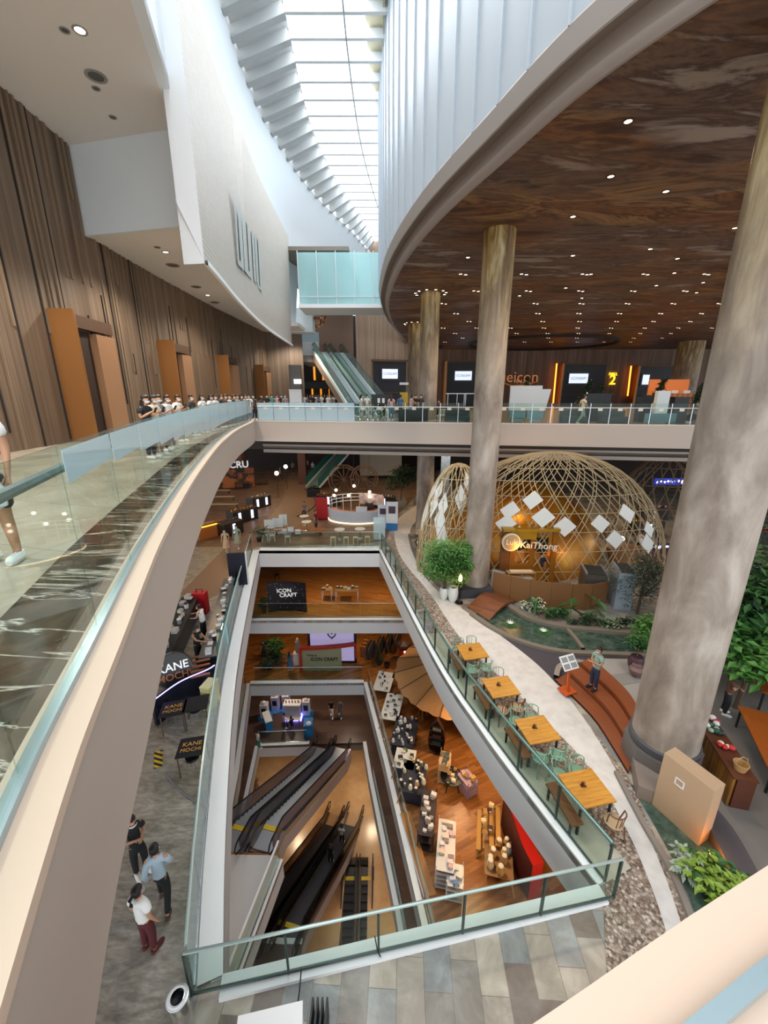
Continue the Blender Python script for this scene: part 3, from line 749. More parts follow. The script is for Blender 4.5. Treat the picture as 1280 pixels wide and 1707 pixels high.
# market level (near, high) down to the dark hall (far, low)
u1 = (Vector((-6.55, 13.4, ZB))-Vector((-4.55, 24.3, ZC)))
for dx, wd, lab in ((0, 1.0, 'left of the two grey escalators under the white landing'), (1.45, 1.0, 'right of the two grey escalators under the white landing, beside the mauve side panel')):
    escalator((-4.85+dx, 23.3, ZC), (-7.0+dx+.05*dx, 14.6, ZB), lab, wd, 'upper pair of escalators', lav, lstep, None, 1.0, True, GLD)
for dx, lab in ((0, 'dark brown escalator in the lower pair, left one'), (1.5, 'dark brown escalator in the lower pair carrying riders')):
    escalator((-3.95+dx, 22.3, ZD), (-6.2+dx+.1*dx, 13.6, ZC), lab, 1.0, 'lower pair of escalators', lav, dstep, mat('deck_bronze', '#6a5643', .4, .4), 1.0, True, glass('bronze_glass', '#a8937f', .04))
for dx, lab in ((-.55, 'left narrow escalator sinking into the tan floor'), (.55, 'right narrow escalator sinking into the tan floor with visible treads')):
    escalator((-1.7+dx, 10.2, ZE), (-1.75+dx, 19.0, ZD), lab, .7, 'deepest pair of escalators', lav, dstep, mat('deck_bronze', '#6a5643', .4, .4), .7, False, glass('bronze_glass', '#a8937f', .04))
# ================================================================ GROUND FLOOR ZONES
def flat(nm, poly, m, dz=.006, z=ZG, th=.02):
    return struct(MB().prism([V2(p) for p in poly], z+dz-th, z+dz).build(nm, m))
def gpx(*pts): return px(ZG, *pts)
flat('floor_slate', [(-34, -4), (-3.75, 3.5)]+[(p[0]-.52, p[1]) for p in GL_]+[(-8.9, 26.2), (-34, 26.2)], slate_m, .004)
BRN = [(-34, 26.2), (-8.9, 26.2)]+gpx((445, 912), (620, 905), (645, 900), (652, 870), (700, 820))+[(8, 60), (-34, 60)]
flat('floor_brown', BRN, brown_m, .004)
winding = [V2(p) for p in crom(gpx((300, 990), (385, 905), (430, 880), (470, 835), (478, 800), (492, 770)), 6)]+[V2(p) for p in crom(gpx((530, 770), (515, 800), (530, 850), (452, 900), (412, 922), (390, 968), (330, 1010)), 6)]
flat('path_winding', winding, mat('path_tan', '#8b705c', .45), .008)
PL = [V2(p) for p in crom(gpx((700, 838), (662, 866), (657, 890), (664, 920), (680, 946), (716, 989), (770, 1067), (864, 1158), (978, 1274), (1045, 1385), (1098, 1514), (1130, 1640)), 5)]
PR = [V2(p) for p in crom(gpx((722, 845), (690, 872), (683, 900), (697, 945), (729, 985), (764, 1011), (811, 1043), (885, 1099), (934, 1148), (978, 1205), (1034, 1297), (1085, 1404), (1127, 1514), (1160, 1640)), 5)]
flat('path_pale', PL+PR[::-1], path_m, .014)
rail_out = [V2(p) for p in offset(GR_, .35)]
flat('path_pebble', [(rail_out[0][0]+.2, 27)]+[(p[0]-.0, p[1]) for p in offset(GR_, .22)]+gpx((1005, 1500), (1012, 1640))+PL[::-1], pebble_m, .009)
flat('floor_table_strip', [V2(p) for p in offset(GR_, .24)][6:]+[V2(p) for p in offset(GR_, 1.0)][6:][::-1], mat('strip_beige', '#c0b8a6', .5), .012)
flat('path_pebble_outer', [p for p in PR[-22:]]+gpx((1190, 1640), (1165, 1540), (1120, 1450), (1080, 1370), (1050, 1300)), pebble_m, .010)
ROAD = gpx((790, 1026), (822, 1048), (872, 1075), (940, 1090), (1080, 1097), (1120, 1140), (1000, 1110), (955, 1120), (925, 1138), (885, 1099), (811, 1043))
flat('road_asphalt', ROAD, asphalt_m, .007)
flat('floor_stage', gpx((978, 1108), (1075, 1110), (1120, 1200), (1050, 1190)), mat('stage_stone', '#9f9a95', .55), .3, th=.3)
flat('floor_right', gpx((1120, 1100), (1500, 1100), (1500, 1500), (1240, 1500), (1150, 1250)), mat('right_stone', '#76716d', .5), .009)
# pond
pw = NT('pond_water', .08); a = pw.noise(pw.coord('Object', (1.5, 1.5, 1)), 2.2, 5, .65, .5); pond_m = pw.color(pw.ramp(a, [(.35, '#2b4038'), (.55, '#45594e'), (.75, '#6b7a6c')])); pw.bump(pw.noise(pw.coord('Object', (3, 3, 1)), 3, 3, .6), .25, .05)
POND = [V2(p) for p in crom(gpx((788, 1024), (820, 1046), (870, 1070), (935, 1086), (1010, 1090), (1110, 1094)), 5)]+[V2(p) for p in crom(gpx((1110, 1066), (1020, 1058), (940, 1050), (880, 1035), (842, 1012)), 5)]
flat('water_pond', POND, pond_m, .016)
rim = mat('pond_rim', '#7d7366', .75)
def curb(nm, pts, w, h, m=rim):
    c = [V2(p) for p in crom(pts, 5)]; mb = MB(); o = offset(c, w); zz = lambda q, z: [(p[0], p[1], z) for p in q]
    mb.loft([zz(c, ZG), zz(c, ZG+h), zz(o, ZG+h), zz(o, ZG)]); return struct(mb.build(nm, m))
curb('kerb_pond_front', gpx((788, 1024), (820, 1046), (870, 1070), (935, 1086), (1010, 1090), (1110, 1094)), -.22, .14)
curb('kerb_pond_back', gpx((842, 1012), (880, 1035), (940, 1050), (1020, 1058), (1110, 1066)), .3, .16)
curb('kerb_pond_divider', gpx((938, 1046), (955, 1066), (968, 1084)), .16, .13)
curb('kerb_planter', gpx((1030, 1290), (1075, 1375), (1125, 1460), (1165, 1560)), -.12, .12, mat('kerb_grey', '#857c74', .7))
flat('water_strip', [V2(p) for p in crom(gpx((1050, 1308), (1090, 1375), (1132, 1455), (1172, 1560)), 4)]+gpx((1250, 1560), (1235, 1480), (1200, 1400), (1150, 1330)), pond_m, .012)
curb('kerb_strip_outer', gpx((1155, 1325), (1215, 1395), (1262, 1480)), -.55, .32, mat('kerb_dark', '#4d474a', .7))
curb('kerb_tree_arc', gpx((683, 893), (692, 925), (730, 975), (770, 1006)), -.12, .16, mat('kerb_brown', '#6d6259', .7))
curb('kerb_winding', gpx((497, 862), (525, 845), (523, 828), (508, 815)), .1, .1, mat('kerb_dark', '#4d474a', .7))

# ================================================================ FURNITURE BUILDERS
tang = mat('table_orange', '#b67a2c', .4)
n = NT('table_planks', .4)
a = n.noise(n.coord('Object', (1.2, 12, 1)), 1.3, 4, .6); tab_m = n.color(n.ramp(a, [(.3, '#a86d24'), (.5, '#bf842f'), (.7, '#cf983f')]))
green = mat('chair_green', '#7fa38b', .4); woodc = mat('chair_wood', '#6b452b', .45); brz = mat('bench_wood', '#7a4a26', .45)
def cafe_table(label, loc, rz, size=(1.0, 1.0), m=None, group=None, h=.75, legm=None):
    r = thing('dining_table', label, 'table', loc, rz, group)
    mb = MB(); k = 3
    for i in range(k): mb.box((0, -size[1]/2+size[1]*(i+.5)/k, h-.02), (size[0], size[1]/k-.004, .04))
    part(mb, 'table_top', m or tab_m, r)
    for sx in (-1, 1):
        for sy in (-1, 1): part(MB().box((sx*(size[0]/2-.08), sy*(size[1]/2-.08), (h-.04)/2), (.05, .05, h-.04)), 'leg', legm or dsteel, r)
    part(MB().box((0, 0, h-.08), (size[0]-.2, size[1]-.2, .05)), 'apron', legm or dsteel, r)
    return r
def cafe_chair(label, loc, rz, m, group=None, seatm=None):
    """back towards -y"""
    r = thing('cafe_chair', label, 'chair', loc, rz, group)
    part(MB().lathe([(.2, .43), (.215, .445), (.215, .46), (.19, .47)], (0, 0, 0), 14), 'seat', seatm or m, r, smooth=True)
    for sx in (-1, 1):
        part(MB().tube([(sx*.17, .16, 0), (sx*.15, .14, .43)], .016, 6), 'leg', m, r)
        part(MB().tube([(sx*.19, -.22, 0), (sx*.16, -.16, .43)], .016, 6), 'leg', m, r)
    arc = [(.2*math.cos(t), -.05-.17*math.sin(t)-.0, .80) for t in [PI*k/8 for k in range(9)]]
    part(MB().tube([(.17, .02, .46), (.2, -.02, .68)]+arc+[(-.2, -.02, .68), (-.17, .02, .46)], .018, 6), 'back_frame', m, r, smooth=True)
    mb = MB()
    for t in (.35, .5, .65): mb.tube([(.17*math.cos(PI*t), -.03-.15*math.sin(PI*t), .46), (.2*math.cos(PI*t), -.05-.17*math.sin(PI*t), .80)], .011, 5)
    part(mb, 'back_spindle', m, r)
    return r
def bench(label, loc, rz, L, m):
    r = thing('bench', label, 'bench', loc, rz)
    part(MB().box((0, 0, .44), (L, .3, .05)), 'seat', m, r)
    for sx in (-1, 1):
        part(MB().box((sx*(L/2-.1), -.1, .21), (.05, .05, .41)), 'leg', dsteel, r); part(MB().box((sx*(L/2-.1), .1, .21), (.05, .05, .41)), 'leg', dsteel, r)
    return r
def bottle_caddy(label, loc):
    r = thing('condiment_caddy', label, 'caddy', loc)
    part(MB().box((0, 0, .01), (.14, .08, .02)), 'tray', mat('caddy_brown', '#4a2b18', .5), r)
    for k in (-1, 0, 1): part(MB().lathe([(.018, .02), (.018, .1), (.008, .13), (.008, .15)], (k*.04, 0, 0), 8), 'bottle', mat('sauce_%d' % k, ('#3a1c12', '#7a2a14', '#a88a55')[k+1], .3), r)
    return r
def leaf_mesh(mb, pts, size, rnd, flat_=.5, asp=.45):
    for p in pts:
        p = Vector(p); a = rnd.uniform(0, 2*PI); t = rnd.uniform(-flat_, flat_*1.2); L = size*rnd.uniform(.65, 1.25)
        d = Vector((math.cos(a)*math.cos(t), math.sin(a)*math.cos(t), math.sin(t)-.25)); sdw = Vector((-math.sin(a), math.cos(a), rnd.uniform(-.3, .3)))*L*asp*.5
        up = d.cross(sdw).normalized()*L*.1
        i = len(mb.v); mb.v += [p, p+d*L*.45+sdw+up, p+d*L, p+d*L*.45-sdw+up]; mb.face((i, i+1, i+2, i+3))
def cloud(c, rad, k, rnd, lobes=7):
    """points filling a lumpy crown"""
    c = Vector(c); L = [(c+Vector((rnd.uniform(-1, 1)*rad[0]*.6, rnd.uniform(-1, 1)*rad[1]*.6, rnd.uniform(-.7, .7)*rad[2]*.7)), rnd.uniform(.35, .6)) for _ in range(lobes)]
    out = []
    for _ in range(k):
        q, s = rnd.choice(L); v = Vector((rnd.gauss(0, 1), rnd.gauss(0, 1), rnd.gauss(0, 1))).normalized()*(rnd.random()**.35)
        out.append(q+Vector((v.x*rad[0]*s, v.y*rad[1]*s, v.z*rad[2]*s)))
    return out
def leafm(nm, c): return mat(nm, c, .5)
lf_b = leafm('leaf_bright', '#55893f'); lf_m = leafm('leaf_mid', '#36612f'); lf_d = leafm('leaf_dark', '#26402a'); lf_g = leafm('leaf_grey', '#3b4a3c'); bark = mat('bark', '#5a4a3c', .8)
def plant(name, label, cat, loc, crown_c, rad, k, size, m, seed, pot=None, trunk=None, lobes=7, asp=.45, flat_=.5, group=None, m2=None):
    rnd = random.Random(seed); r = thing(name, label, cat, loc, 0, group)
    mb = MB(); pts = cloud(crown_c, rad, k, rnd, lobes); leaf_mesh(mb, pts, size, rnd, flat_, asp); part(mb, 'foliage', m, r)
    if m2: mb = MB(); leaf_mesh(mb, cloud(crown_c, (rad[0]*.9, rad[1]*.9, rad[2]*.8), k//2, rnd, lobes), size, rnd, flat_, asp); part(mb, 'inner_foliage', m2, r)
    if trunk:
        h0, rt = trunk; mb = MB(); mb.tube([(0, 0, h0), (crown_c[0]*.3, crown_c[1]*.3, (h0+crown_c[2])/2), tuple(crown_c)], [rt, rt*.8, rt*.4], 7)
        for q in range(5):
            p = pts[rnd.randrange(len(pts))]; mb.tube([(crown_c[0]*.3, crown_c[1]*.3, (h0+crown_c[2])/2), p], [rt*.5, rt*.15], 5)
        part(mb, 'trunk', bark, r, smooth=True)
    if pot:
        pr_, pm = pot; part(MB().lathe(pr_, (0, 0, 0), 18), 'pot', pm, r, smooth=True)
    return r
def card(mb, c, w, h, rz, tilt=0., th=.02): mb.box(c, (w, th, h), rz, tilt=(tilt, 0)); return mb

# ================================================================ ORANGE TABLES BY THE GLASS
T = [(3.38, 13.3), (3.93, 11.35), (4.5, 9.55), (5.06, 7.72)]
desc = ['orange plank table farthest along the glass rail, nearest the bonsai tree', 'orange plank table second along the glass rail, with wooden chairs in front', 'orange plank table third along the glass rail, with green chairs in front', 'largest looking orange plank table nearest the corner of the glass rail']
tz = math.radians(11)
for k, (x, y) in enumerate(T):
    cafe_table(desc[k], (x, y, ZG+.014), tz, (.98, .92), None, None)
    which = ('farthest', 'second', 'third', 'nearest')[k]
    q = Matrix.Rotation(tz, 3, 'Z')
    def W(a, b): v = q@Vector((a, b, 0)); return (x+v.x, y+v.y, ZG+.014)
    cs = green if k in (0, 2, 3) else woodc
    for sx, nm in ((-.27, 'left'), (.27, 'right')):
        cafe_chair(f'green chair on the far side of the {which} orange table, its {"rail" if sx<0 else "path"} side', W(sx, .68), tz+PI, green if k != 1 else mat('chair_grey', '#9c968c', .5))
        lab = f'{"green" if k in (0,2) else "brown wooden"} chair on the near side of the {which} orange table, its {"rail" if sx<0 else "path"} side'
        if k == 3 and sx < 0: continue
        cafe_chair(lab, W(sx, -.68), tz, green if k in (0, 2) else woodc, None, mat('seat_tan', '#b59a78', .5) if k in (1, 3) else None)
    bench(f'narrow wooden bench between the glass rail and the {which} orange table', W(-.62, -.05), tz+PI/2, 1.1, brz)
    p = W(-.05, .05); bottle_caddy(f'small condiment caddy standing on the {which} orange table', (p[0], p[1], ZG+.765))

# ================================================================ BONSAI TREE, POTS, LAMP, SWAN
potp = [(.12, 0), (.2, .12), (.25, .4), (.22, .62), (.2, .66), (.17, .66), (.16, .6)]
wpot = mat('pot_white', '#d9dad8', .35)
plant('potted_tree', 'bright green dense bonsai tree in a white pot beside the central column', 'tree', (3.1, 18.75, ZG+.016), (.25, .35, 2.05), (1.45, 1.1, 1.25), 5200, .16, lf_b, 5, (potp, wpot), (.6, .08), 12, .5, .6, None, lf_m)
r = thing('empty_pot', 'second white pot beside the bonsai tree pot', 'pot', (3.52, 18.5, ZG+.016)); part(MB().lathe([(q[0]*1.1, q[1]*1.25) for q in potp], (0, 0, 0), 18), 'pot', wpot, r, smooth=True); part(MB().lathe([(.15, .74), (.01, .76)], (0, 0, 0), 14), 'soil', mat('soil', '#3a2d22', .9), r)
r = thing('torch_lamp', 'glowing torch lamp on a dark round foot beside the white pots', 'lamp', (3.82, 18.35, ZG+.016))
part(MB().lathe([(.2, 0), (.2, .05), (.05, .08)], (0, 0, 0), 16), 'base', black, r); part(MB().cyl((0, 0, .06), (0, 0, 1.25), .025, None, 8), 'pole', black, r)
part(MB().lathe([(.05, 1.2), (.1, 1.3), (.09, 1.42), (.02, 1.6)], (0, 0, 0), 10), 'flame', mat('flame', '#ffd28a', .5, 0, '#ffcf8a', 7), r, smooth=True)
plant('planter_shrub', 'low dark shrubs in a bowl planter with a white swan beside the path', 'plant', (2.6, 26.4, ZG+.01), (0, 0, .55), (.6, .5, .45), 420, .14, lf_d, 9, ([(.3, 0), (.5, .2), (.45, .3), (.4, .28)], mat('bowl_grey', '#4c4a48', .6)), None, 6)
r = thing('swan_figurine', 'small white swan figurine sitting on the bowl planter', 'figurine', (2.35, 25.9, ZG+.33))
part(MB().ball((0, 0, .13), .16, 10, 6, (.7, 1, .6)), 'body', white, r, smooth=True); part(MB().tube([(0, -.1, .2), (0, -.2, .34), (0, -.14, .44), (0, -.2, .47)], [.04, .03, .03, .02], 8), 'neck', white, r, smooth=True)
# wooden ramp bridge
A_, B_, C_, D_ = [at_z(*p, ZG) for p in ((779, 1013), (815, 1036), (862, 1003), (826, 985))]
r = thing('ramp_bridge', 'arched brown wooden footbridge over the pond beside the central column', 'footbridge', ((A_+C_)/2))
mb = MB(); c0 = (A_+C_)/2; rows = []
for t in [k/10 for k in range(11)]:
    p = A_.lerp(D_, t)-c0; s = B_.lerp(C_, t)-c0; z = .05+.3*math.sin(PI*t); rows.append([(p.x, p.y, z), (s.x, s.y, z), (s.x, s.y, z-.12), (p.x, p.y, z-.12), (p.x, p.y, z)])
mb.loft(rows); part(mb, 'deck', plank_mat('ramp_planks', ('#6f432c', '#7d4d33', '#8b583c'), .75, .14), r)
for e in (0, 4):
    pass
# ================================================================ COLUMN BASES
cb = struct(MB().box((4.75, 19.6, ZG+.25), (1.7, 1.5, .5), .1).build('trim_column_base_dark', mat('slate_block', '#3f4046', .6)))
mb = MB(); oc = [(7.9+.95*math.cos(PI*k/4+.3), 9.1+.95*math.sin(PI*k/4+.3)) for k in range(8)]; mb.prism(oc, ZG, ZG+.78); struct(mb.build('trim_column_plinth', mat('plinth_grey', '#6b6460', .5)))
mb = MB(); mb.lathe([(.84, ZG+.76), (.86, ZG+1.0), (.82, ZG+1.02)], (7.9, 9.1, 0), 40); struct(mb.build('trim_column_collar', mat('collar', '#4a4a50', .5)))
struct(MB().prism(gpx((1048, 1268), (1060, 1330), (1112, 1350), (1120, 1300)), ZG, ZG+.42).build('trim_plinth_block', mat('block_grey', '#8a7d74', .5)))

# ================================================================ TERRACOTTA STEPS, SIGN STAND
terr = mat('terracotta', '#8a4a2a', .45); terr_d = mat('terracotta_riser', '#4b2415', .6)
sa = [V2(p) for p in crom(gpx((925, 1136), (985, 1195), (1022, 1250), (1046, 1290)), 4)]; sb = [V2(p) for p in crom(gpx((985, 1108), (1040, 1160), (1062, 1195), (1075, 1220)), 4)]
for k in range(3):
    a = [Vector(p).lerp(Vector(q), k/3) for p, q in zip(sa, sb)]; b = [Vector(p).lerp(Vector(q), (k+1)/3-.03) for p, q in zip(sa, sb)]
    struct(MB().prism([tuple(p) for p in a]+[tuple(p) for p in b][::-1], ZG, ZG+.1+.13*k).build('floor_terracotta_step', terr))
struct(MB().prism(list(sa)+list(sb)[::-1], ZG, ZG+.09).build('floor_terracotta_base', terr_d))
curb('kerb_basin', gpx((922, 1132), (928, 1115), (950, 1106), (978, 1108)), -.18, .2, mat('kerb_pale', '#9a9086', .7))
s0 = at_z(945, 1152, ZG+.1)
org = mat('stand_orange', '#c4551c', .45)
r = thing('menu_stand', 'orange lectern stand with a white printed board on the terracotta steps', 'sign', (s0.x, s0.y, ZG+.1), .35)
part(MB().box((0, 0, .03), (.5, .42, .05)), 'base', org, r); part(MB().box((0, .02, .55), (.08, .06, 1.0), 0, tilt=(-.12, 0)), 'post', org, r)
b_ = part(MB().box((0, .1, 1.12), (.62, .03, .5), 0, tilt=(-.75, 0)), 'board', mat('board_white', '#e4e4e2', .5), r)
mb = MB()
for cx in (-.15, .15):
    for cy in (-.12, .1): mb.box((cx, .075+.33*0+cy*.0-.0, 1.12), (.001, .001, .001))
M_ = Matrix.Rotation(-.75, 3, 'X')
mb = MB()
for cx in (-.15, .15):
    for cz in (-.12, .11): mb.box(Vector((0, .1, 1.12))+M_@Vector((cx, -.02, cz)), (.24, .004, .17), M=M_)
part(mb, 'print', mat('print_grey', '#8d9090', .6), b_)
# ================================================================ TAN BOX SIGN, MARKET COUNTERS
bx = thing('box_sign', 'tall tan box sign lit from below with a small white emblem beside the largest column', 'sign', (7.35, 7.45, ZG+.015), math.radians(24))
tanb = mat('box_tan', '#b89a7c', .55)
part(MB().box((0, 0, .84), (.42, 1.1, 1.68)), 'cabinet', tanb, bx)
mb = MB(); mb.box((-.218, .1, 1.29), (.01, .2, .03)); mb.box((-.218, .1, 1.11), (.01, .2, .03)); mb.box((-.218, .19, 1.2), (.01, .03, .2)); mb.box((-.218, .01, 1.2), (.01, .03, .2)); part(mb, 'emblem', white, bx)
sl_ = thing('uplight', 'small glowing amber uplight at the foot of the tan box sign', 'lamp', (7.36, 6.55, ZG+.015)); part(MB().lathe([(.06, 0), (.07, .1), (.05, .12)], (0, 0, 0), 10), 'body', black, sl_); part(MB().ball((0, 0, .16), .06, 8, 6), 'bulb', mat('amber_glow', '#ffb347', .4, 0, '#ffae40', 12), sl_)
plant('garden_shrub', 'bright green shrub below the tan box sign at the foot of its uplight', 'plant', (7.15, 5.95, ZG+.02), (0, 0, .35), (.85, .6, .45), 700, .2, leafm('leaf_lime', '#7f9a34'), 21, None, None, 7, .5, .5, None, lf_m)
plant('garden_shrub', 'pale silvery leaved shrub at the left of the lit green shrub', 'plant', (6.6, 6.35, ZG+.02), (0, 0, .3), (.3, .3, .3), 160, .17, leafm('leaf_silver', '#a3b3a0'), 22, None, None, 4)
n = NT('carved_wood', .5); a = n.noise(n.coord('Object', (9, 9, .6)), 1.2, 4, .6); wd_ = n.color(n.ramp(a, [(.3, '#5a3a16'), (.5, '#80571f'), (.7, '#a2742c')]))
redw = mat('counter_redwood', '#5a3222', .45)
def counter(label, a, b, h, dep, name='market_counter', cat='counter'):
    a = Vector(a); b = Vector(b); d = b-a; L = d.length; rz = math.atan2(d.y, d.x); c = (a+b)/2
    r = thing(name, label, cat, (c.x, c.y, ZG+.01), rz)
    part(MB().box((0, 0, h-.025), (L, dep, .05)), 'counter_top', redw, r)
    k = max(2, int(L/.55)); ww = L/k
    for i in range(k): part(MB().box((-L/2+ww*(i+.5), -dep/2+.05, h/2-.02), (ww-.05, .06, h-.08)), 'door_panel', wd_, r)
    part(MB().box((0, .04, h/2-.03), (L-.02, dep-.14, h-.06)), 'carcass', redw, r)
    return r
counter('carved wooden market counter with yellow brown panels behind the tan box sign', (9.7, 10.4, 0), (9.05, 7.75, 0), .95, .55)
def goods(label, name, loc, cols, k, rad, s, seed, cat='goods', group=None):
    rnd = random.Random(seed); r = thing(name, label, cat, loc, 0, group)
    for i in range(k):
        mb = MB(); mb.ball((rnd.uniform(-rad[0], rad[0]), rnd.uniform(-rad[1], rad[1]), s*.8), s*rnd.uniform(.7, 1.2), 7, 5, (1, 1, .8)); part(mb, 'packet', mat('goods_'+cols[i % len(cols)], cols[i % len(cols)], .5), r)
    return r
goods('red and white packets heaped on the far end of the carved counter', 'packet_heap', (9.62, 9.85, ZG+.96), ('#b13048', '#d9c9cc', '#8a2236', '#e5e5e5'), 9, (.18, .3), .09, 1)
goods('green and white packets in the middle of the carved counter', 'packet_heap', (9.47, 9.25, ZG+.96), ('#2f5a4c', '#cfd8d4', '#1d2f2c', '#8fb3a0'), 9, (.18, .25), .09, 2)
goods('bright red packets on the carved counter next to the basket', 'packet_heap', (9.3, 8.65, ZG+.96), ('#c22a2e', '#e0d0b8'), 5, (.14, .14), .09, 3)
r = thing('wicker_basket', 'round pale wicker basket with a looped handle on the near counter end', 'basket', (9.13, 8.05, ZG+.96)); part(MB().lathe([(.12, 0), (.17, .2), (.15, .2), (.11, .02)], (0, 0, 0), 16), 'bowl', mat('wicker', '#b48f5c', .7), r, smooth=True); part(MB().tube([(.16, 0, .18), (.12, 0, .34), (0, 0, .4), (-.12, 0, .34), (-.16, 0, .18)], .012, 6), 'handle', mat('wicker', '#b48f5c', .7), r)
cafe_table('large dark orange wooden table behind the carved market counter', (11.3, 9.0, ZG+.01), -.45, (1.5, 2.6), mat('tabletop_rust', '#9a4f17', .45))
cafe_table('rust coloured wooden table below the big green tree', (13.6, 11.6, ZG+.01), -.4, (1.6, 1.8), mat('tabletop_rust', '#9a4f17', .45))
cafe_chair('dark wooden chair at the right end of the large orange table', (12.6, 9.6, ZG+.01), 1.9, mat('chair_dark', '#2e2220', .5))
# big trees at the right
plant('leafy_tree', 'large green broad leaved tree at the right edge beside the largest column', 'tree', (12.9, 13.2, ZG+.01), (.4, 0, 3.0), (2.6, 2.0, 2.6), 3000, .42, lf_m, 31, None, (0, .14), 14, .55, .6, None, lf_d)
plant('leafy_tree', 'lower green tree with lobed leaves in front of the large tree', 'tree', (11.9, 11.2, ZG+.01), (.3, 0, 2.2), (1.3, 1.1, 1.1), 900, .36, lf_b, 32, None, (0, .09), 9, .6)
plant('leafy_tree', 'dark grey green feathery tree between the steel cabinets and the column', 'tree', (12.2, 17.2, ZG+.01), (0, 0, 1.9), (1.5, 1.3, 1.5), 2200, .17, lf_g, 33, None, (0, .08), 10, .35)
plant('leafy_shrub', 'pale green leafy shrub at the column side of the pond', 'plant', (10.9, 14.7, ZG+.01), (0, 0, .8), (.7, .6, .6), 420, .24, lf_b, 34, None, (0, .05), 6, .6)
plant('potted_plant', 'green bush in a dark purple pot on the stage beside the column', 'plant', (9.35, 12.75, ZG+.31), (0, 0, 1.05), (.45, .4, .45), 300, .2, lf_m, 35, ([(.12, 0), (.26, .2), (.28, .45), (.2, .62)], mat('pot_purple', '#4a2f38', .4)), (.6, .03), 5)
r = thing('clay_jar', 'small clay jar in front of the dark purple plant pot', 'jar', (9.2, 12.45, ZG+.31)); part(MB().lathe([(.1, 0), (.22, .15), (.24, .3), (.15, .42), (.17, .46)], (0, 0, 0), 14), 'body', mat('clay_mauve', '#7a5f5c', .5), r, smooth=True)
struct(MB().box((8.75, 12.3, ZG+.302), (.75, .55, .02), .2).build('trim_hatch', mat('hatch', '#8b8783', .6)))

# ================================================================ GOLD DOME RESTAURANT AND LATTICE
gd = NT('gold_dome', .36, .55); a = gd.noise(gd.coord('Object', (.35, .35, .5)), 1.2, 3, .5); gold_m = gd.color(gd.ramp(a, [(.3, '#8a4d12'), (.5, '#b5741f'), (.7, '#cf9a35')]))
DC = Vector((8.5, 25.6, ZG)); DRX, DRY, DRZ = 5.7, 4.9, 4.75
dm = thing('dome_restaurant', 'golden dome shaped restaurant under the bamboo lattice', 'building', DC)
rows = []
for k in range(15):
    th = PI/2*k/14; rows.append([(DRX*math.cos(th)*math.cos(2*PI*q/48), DRY*math.cos(th)*math.sin(2*PI*q/48), .01+DRZ*math.sin(th)) for q in range(48)])
mb = MB(); mb.loft(rows, closed=True); part(mb, 'shell', gold_m, dm, smooth=True)
# facade box with kitchen hatch and doorway
fy = 20.55
def P2(x, y_, yy=fy): return at_y(x, y_, yy)
f0 = P2(836, 905); f1 = P2(918, 905); zt = -5.35
fx0, fx1 = f0.x-DC.x, f1.x-DC.x; yl = fy-DC.y
amber = mat('facade_gold', '#9a6620', .35, .4); inside = mat('kitchen_dark', '#231a14', .7)
H0 = zt-ZG
part(MB().box(((fx0-.02)+.25, yl, H0/2+.01), (.5, .12, H0)), 'facade_panel', mat('facade_brown', '#6d431a', .5), dm)
fm = fx0+.5; wx = fm+1.35
part(MB().box(((fm+wx)/2, yl, .62), (wx-fm, .1, 1.22)), 'facade_panel', amber, dm)
part(MB().box(((fm+wx)/2, yl, H0-.25), (wx-fm, .1, .5)), 'facade_panel', mat('facade_yellow', '#b98d25', .35, .5), dm)
for xx in (fm+.14, wx-.14): part(MB().box((xx, yl, (1.23+H0-.5)/2), (.28, .1, H0-.5-1.23)), 'facade_panel', amber, dm)
part(MB().box(((fm+wx)/2, yl+.6, (1.23+H0-.5)/2), (wx-fm, .05, H0-.5-1.23)), 'kitchen_recess', inside, dm)
part(MB().box((wx+.45, yl+.5, (H0-.6)/2), (.9, .05, H0-.6)), 'doorway_recess', inside, dm)
part(MB().box((wx+1.05, yl, H0/2), (.3, .12, H0)), 'facade_panel', amber, dm)
part(MB().box(((fx0+wx+1.2)/2, yl+.25, H0+.06), (wx+1.2-fx0, .9, .14)), 'canopy', mat('facade_yellow', '#b98d25', .35, .5), dm)
sc_ = thing('round_sign', 'round cream restaurant sign with raised letters over the dome entrance', 'sign', (P2(852, 904, fy-.3)))
part(MB().cyl((0, .1, 0), (0, -.03, 0), .5, None, 32), 'disc', mat('sign_rim', '#d9cdb4', .5), sc_); part(MB().cyl((0, -.031, 0), (0, -.05, 0), .42, None, 32), 'face', mat('sign_face', '#a68a63', .6), sc_)
text('lettering', 'Luk', .42, (0, -.06, .02), (1, 0, 0), (0, 0, 1), mat('sign_cream', '#ece2cc', .5), sc_, .015)
s2 = thing('letter_sign', 'row of cream restaurant letters reading KaiThong beside the round sign', 'sign', (P2(898, 910, fy-.3)))
text('lettering', 'KaiThong', .52, (0, 0, 0), (1, 0, -.06), (0, 0, 1), mat('sign_cream', '#ece2cc', .5), s2, .03); part(MB().box((0, .12, -.02), (2.1, .04, .05)), 'bracket', amber, s2)
# kitchen shelf trolley and cook
r = thing('shelf_trolley', 'bamboo shelf trolley with trays below the kitchen hatch', 'shelf', P2(868, 955, fy-.55)*1.0); r.location.z = ZG+.01
bam = mat('bamboo', '#a88d5e', .6)
for z in (.25, .6, .95): part(MB().box((0, 0, z), (1.5, .4, .03)), 'shelf', bam, r); part(MB().box((0, 0, z+.05), (1.2, .3, .06)), 'tray', mat('tray_pale', '#cfcab8', .5), r)
for sx in (-.74, 0, .74):
    for sy in (-.19, .19): part(MB().box((sx, sy, .5), (.035, .035, 1.0)), 'post', bam, r)
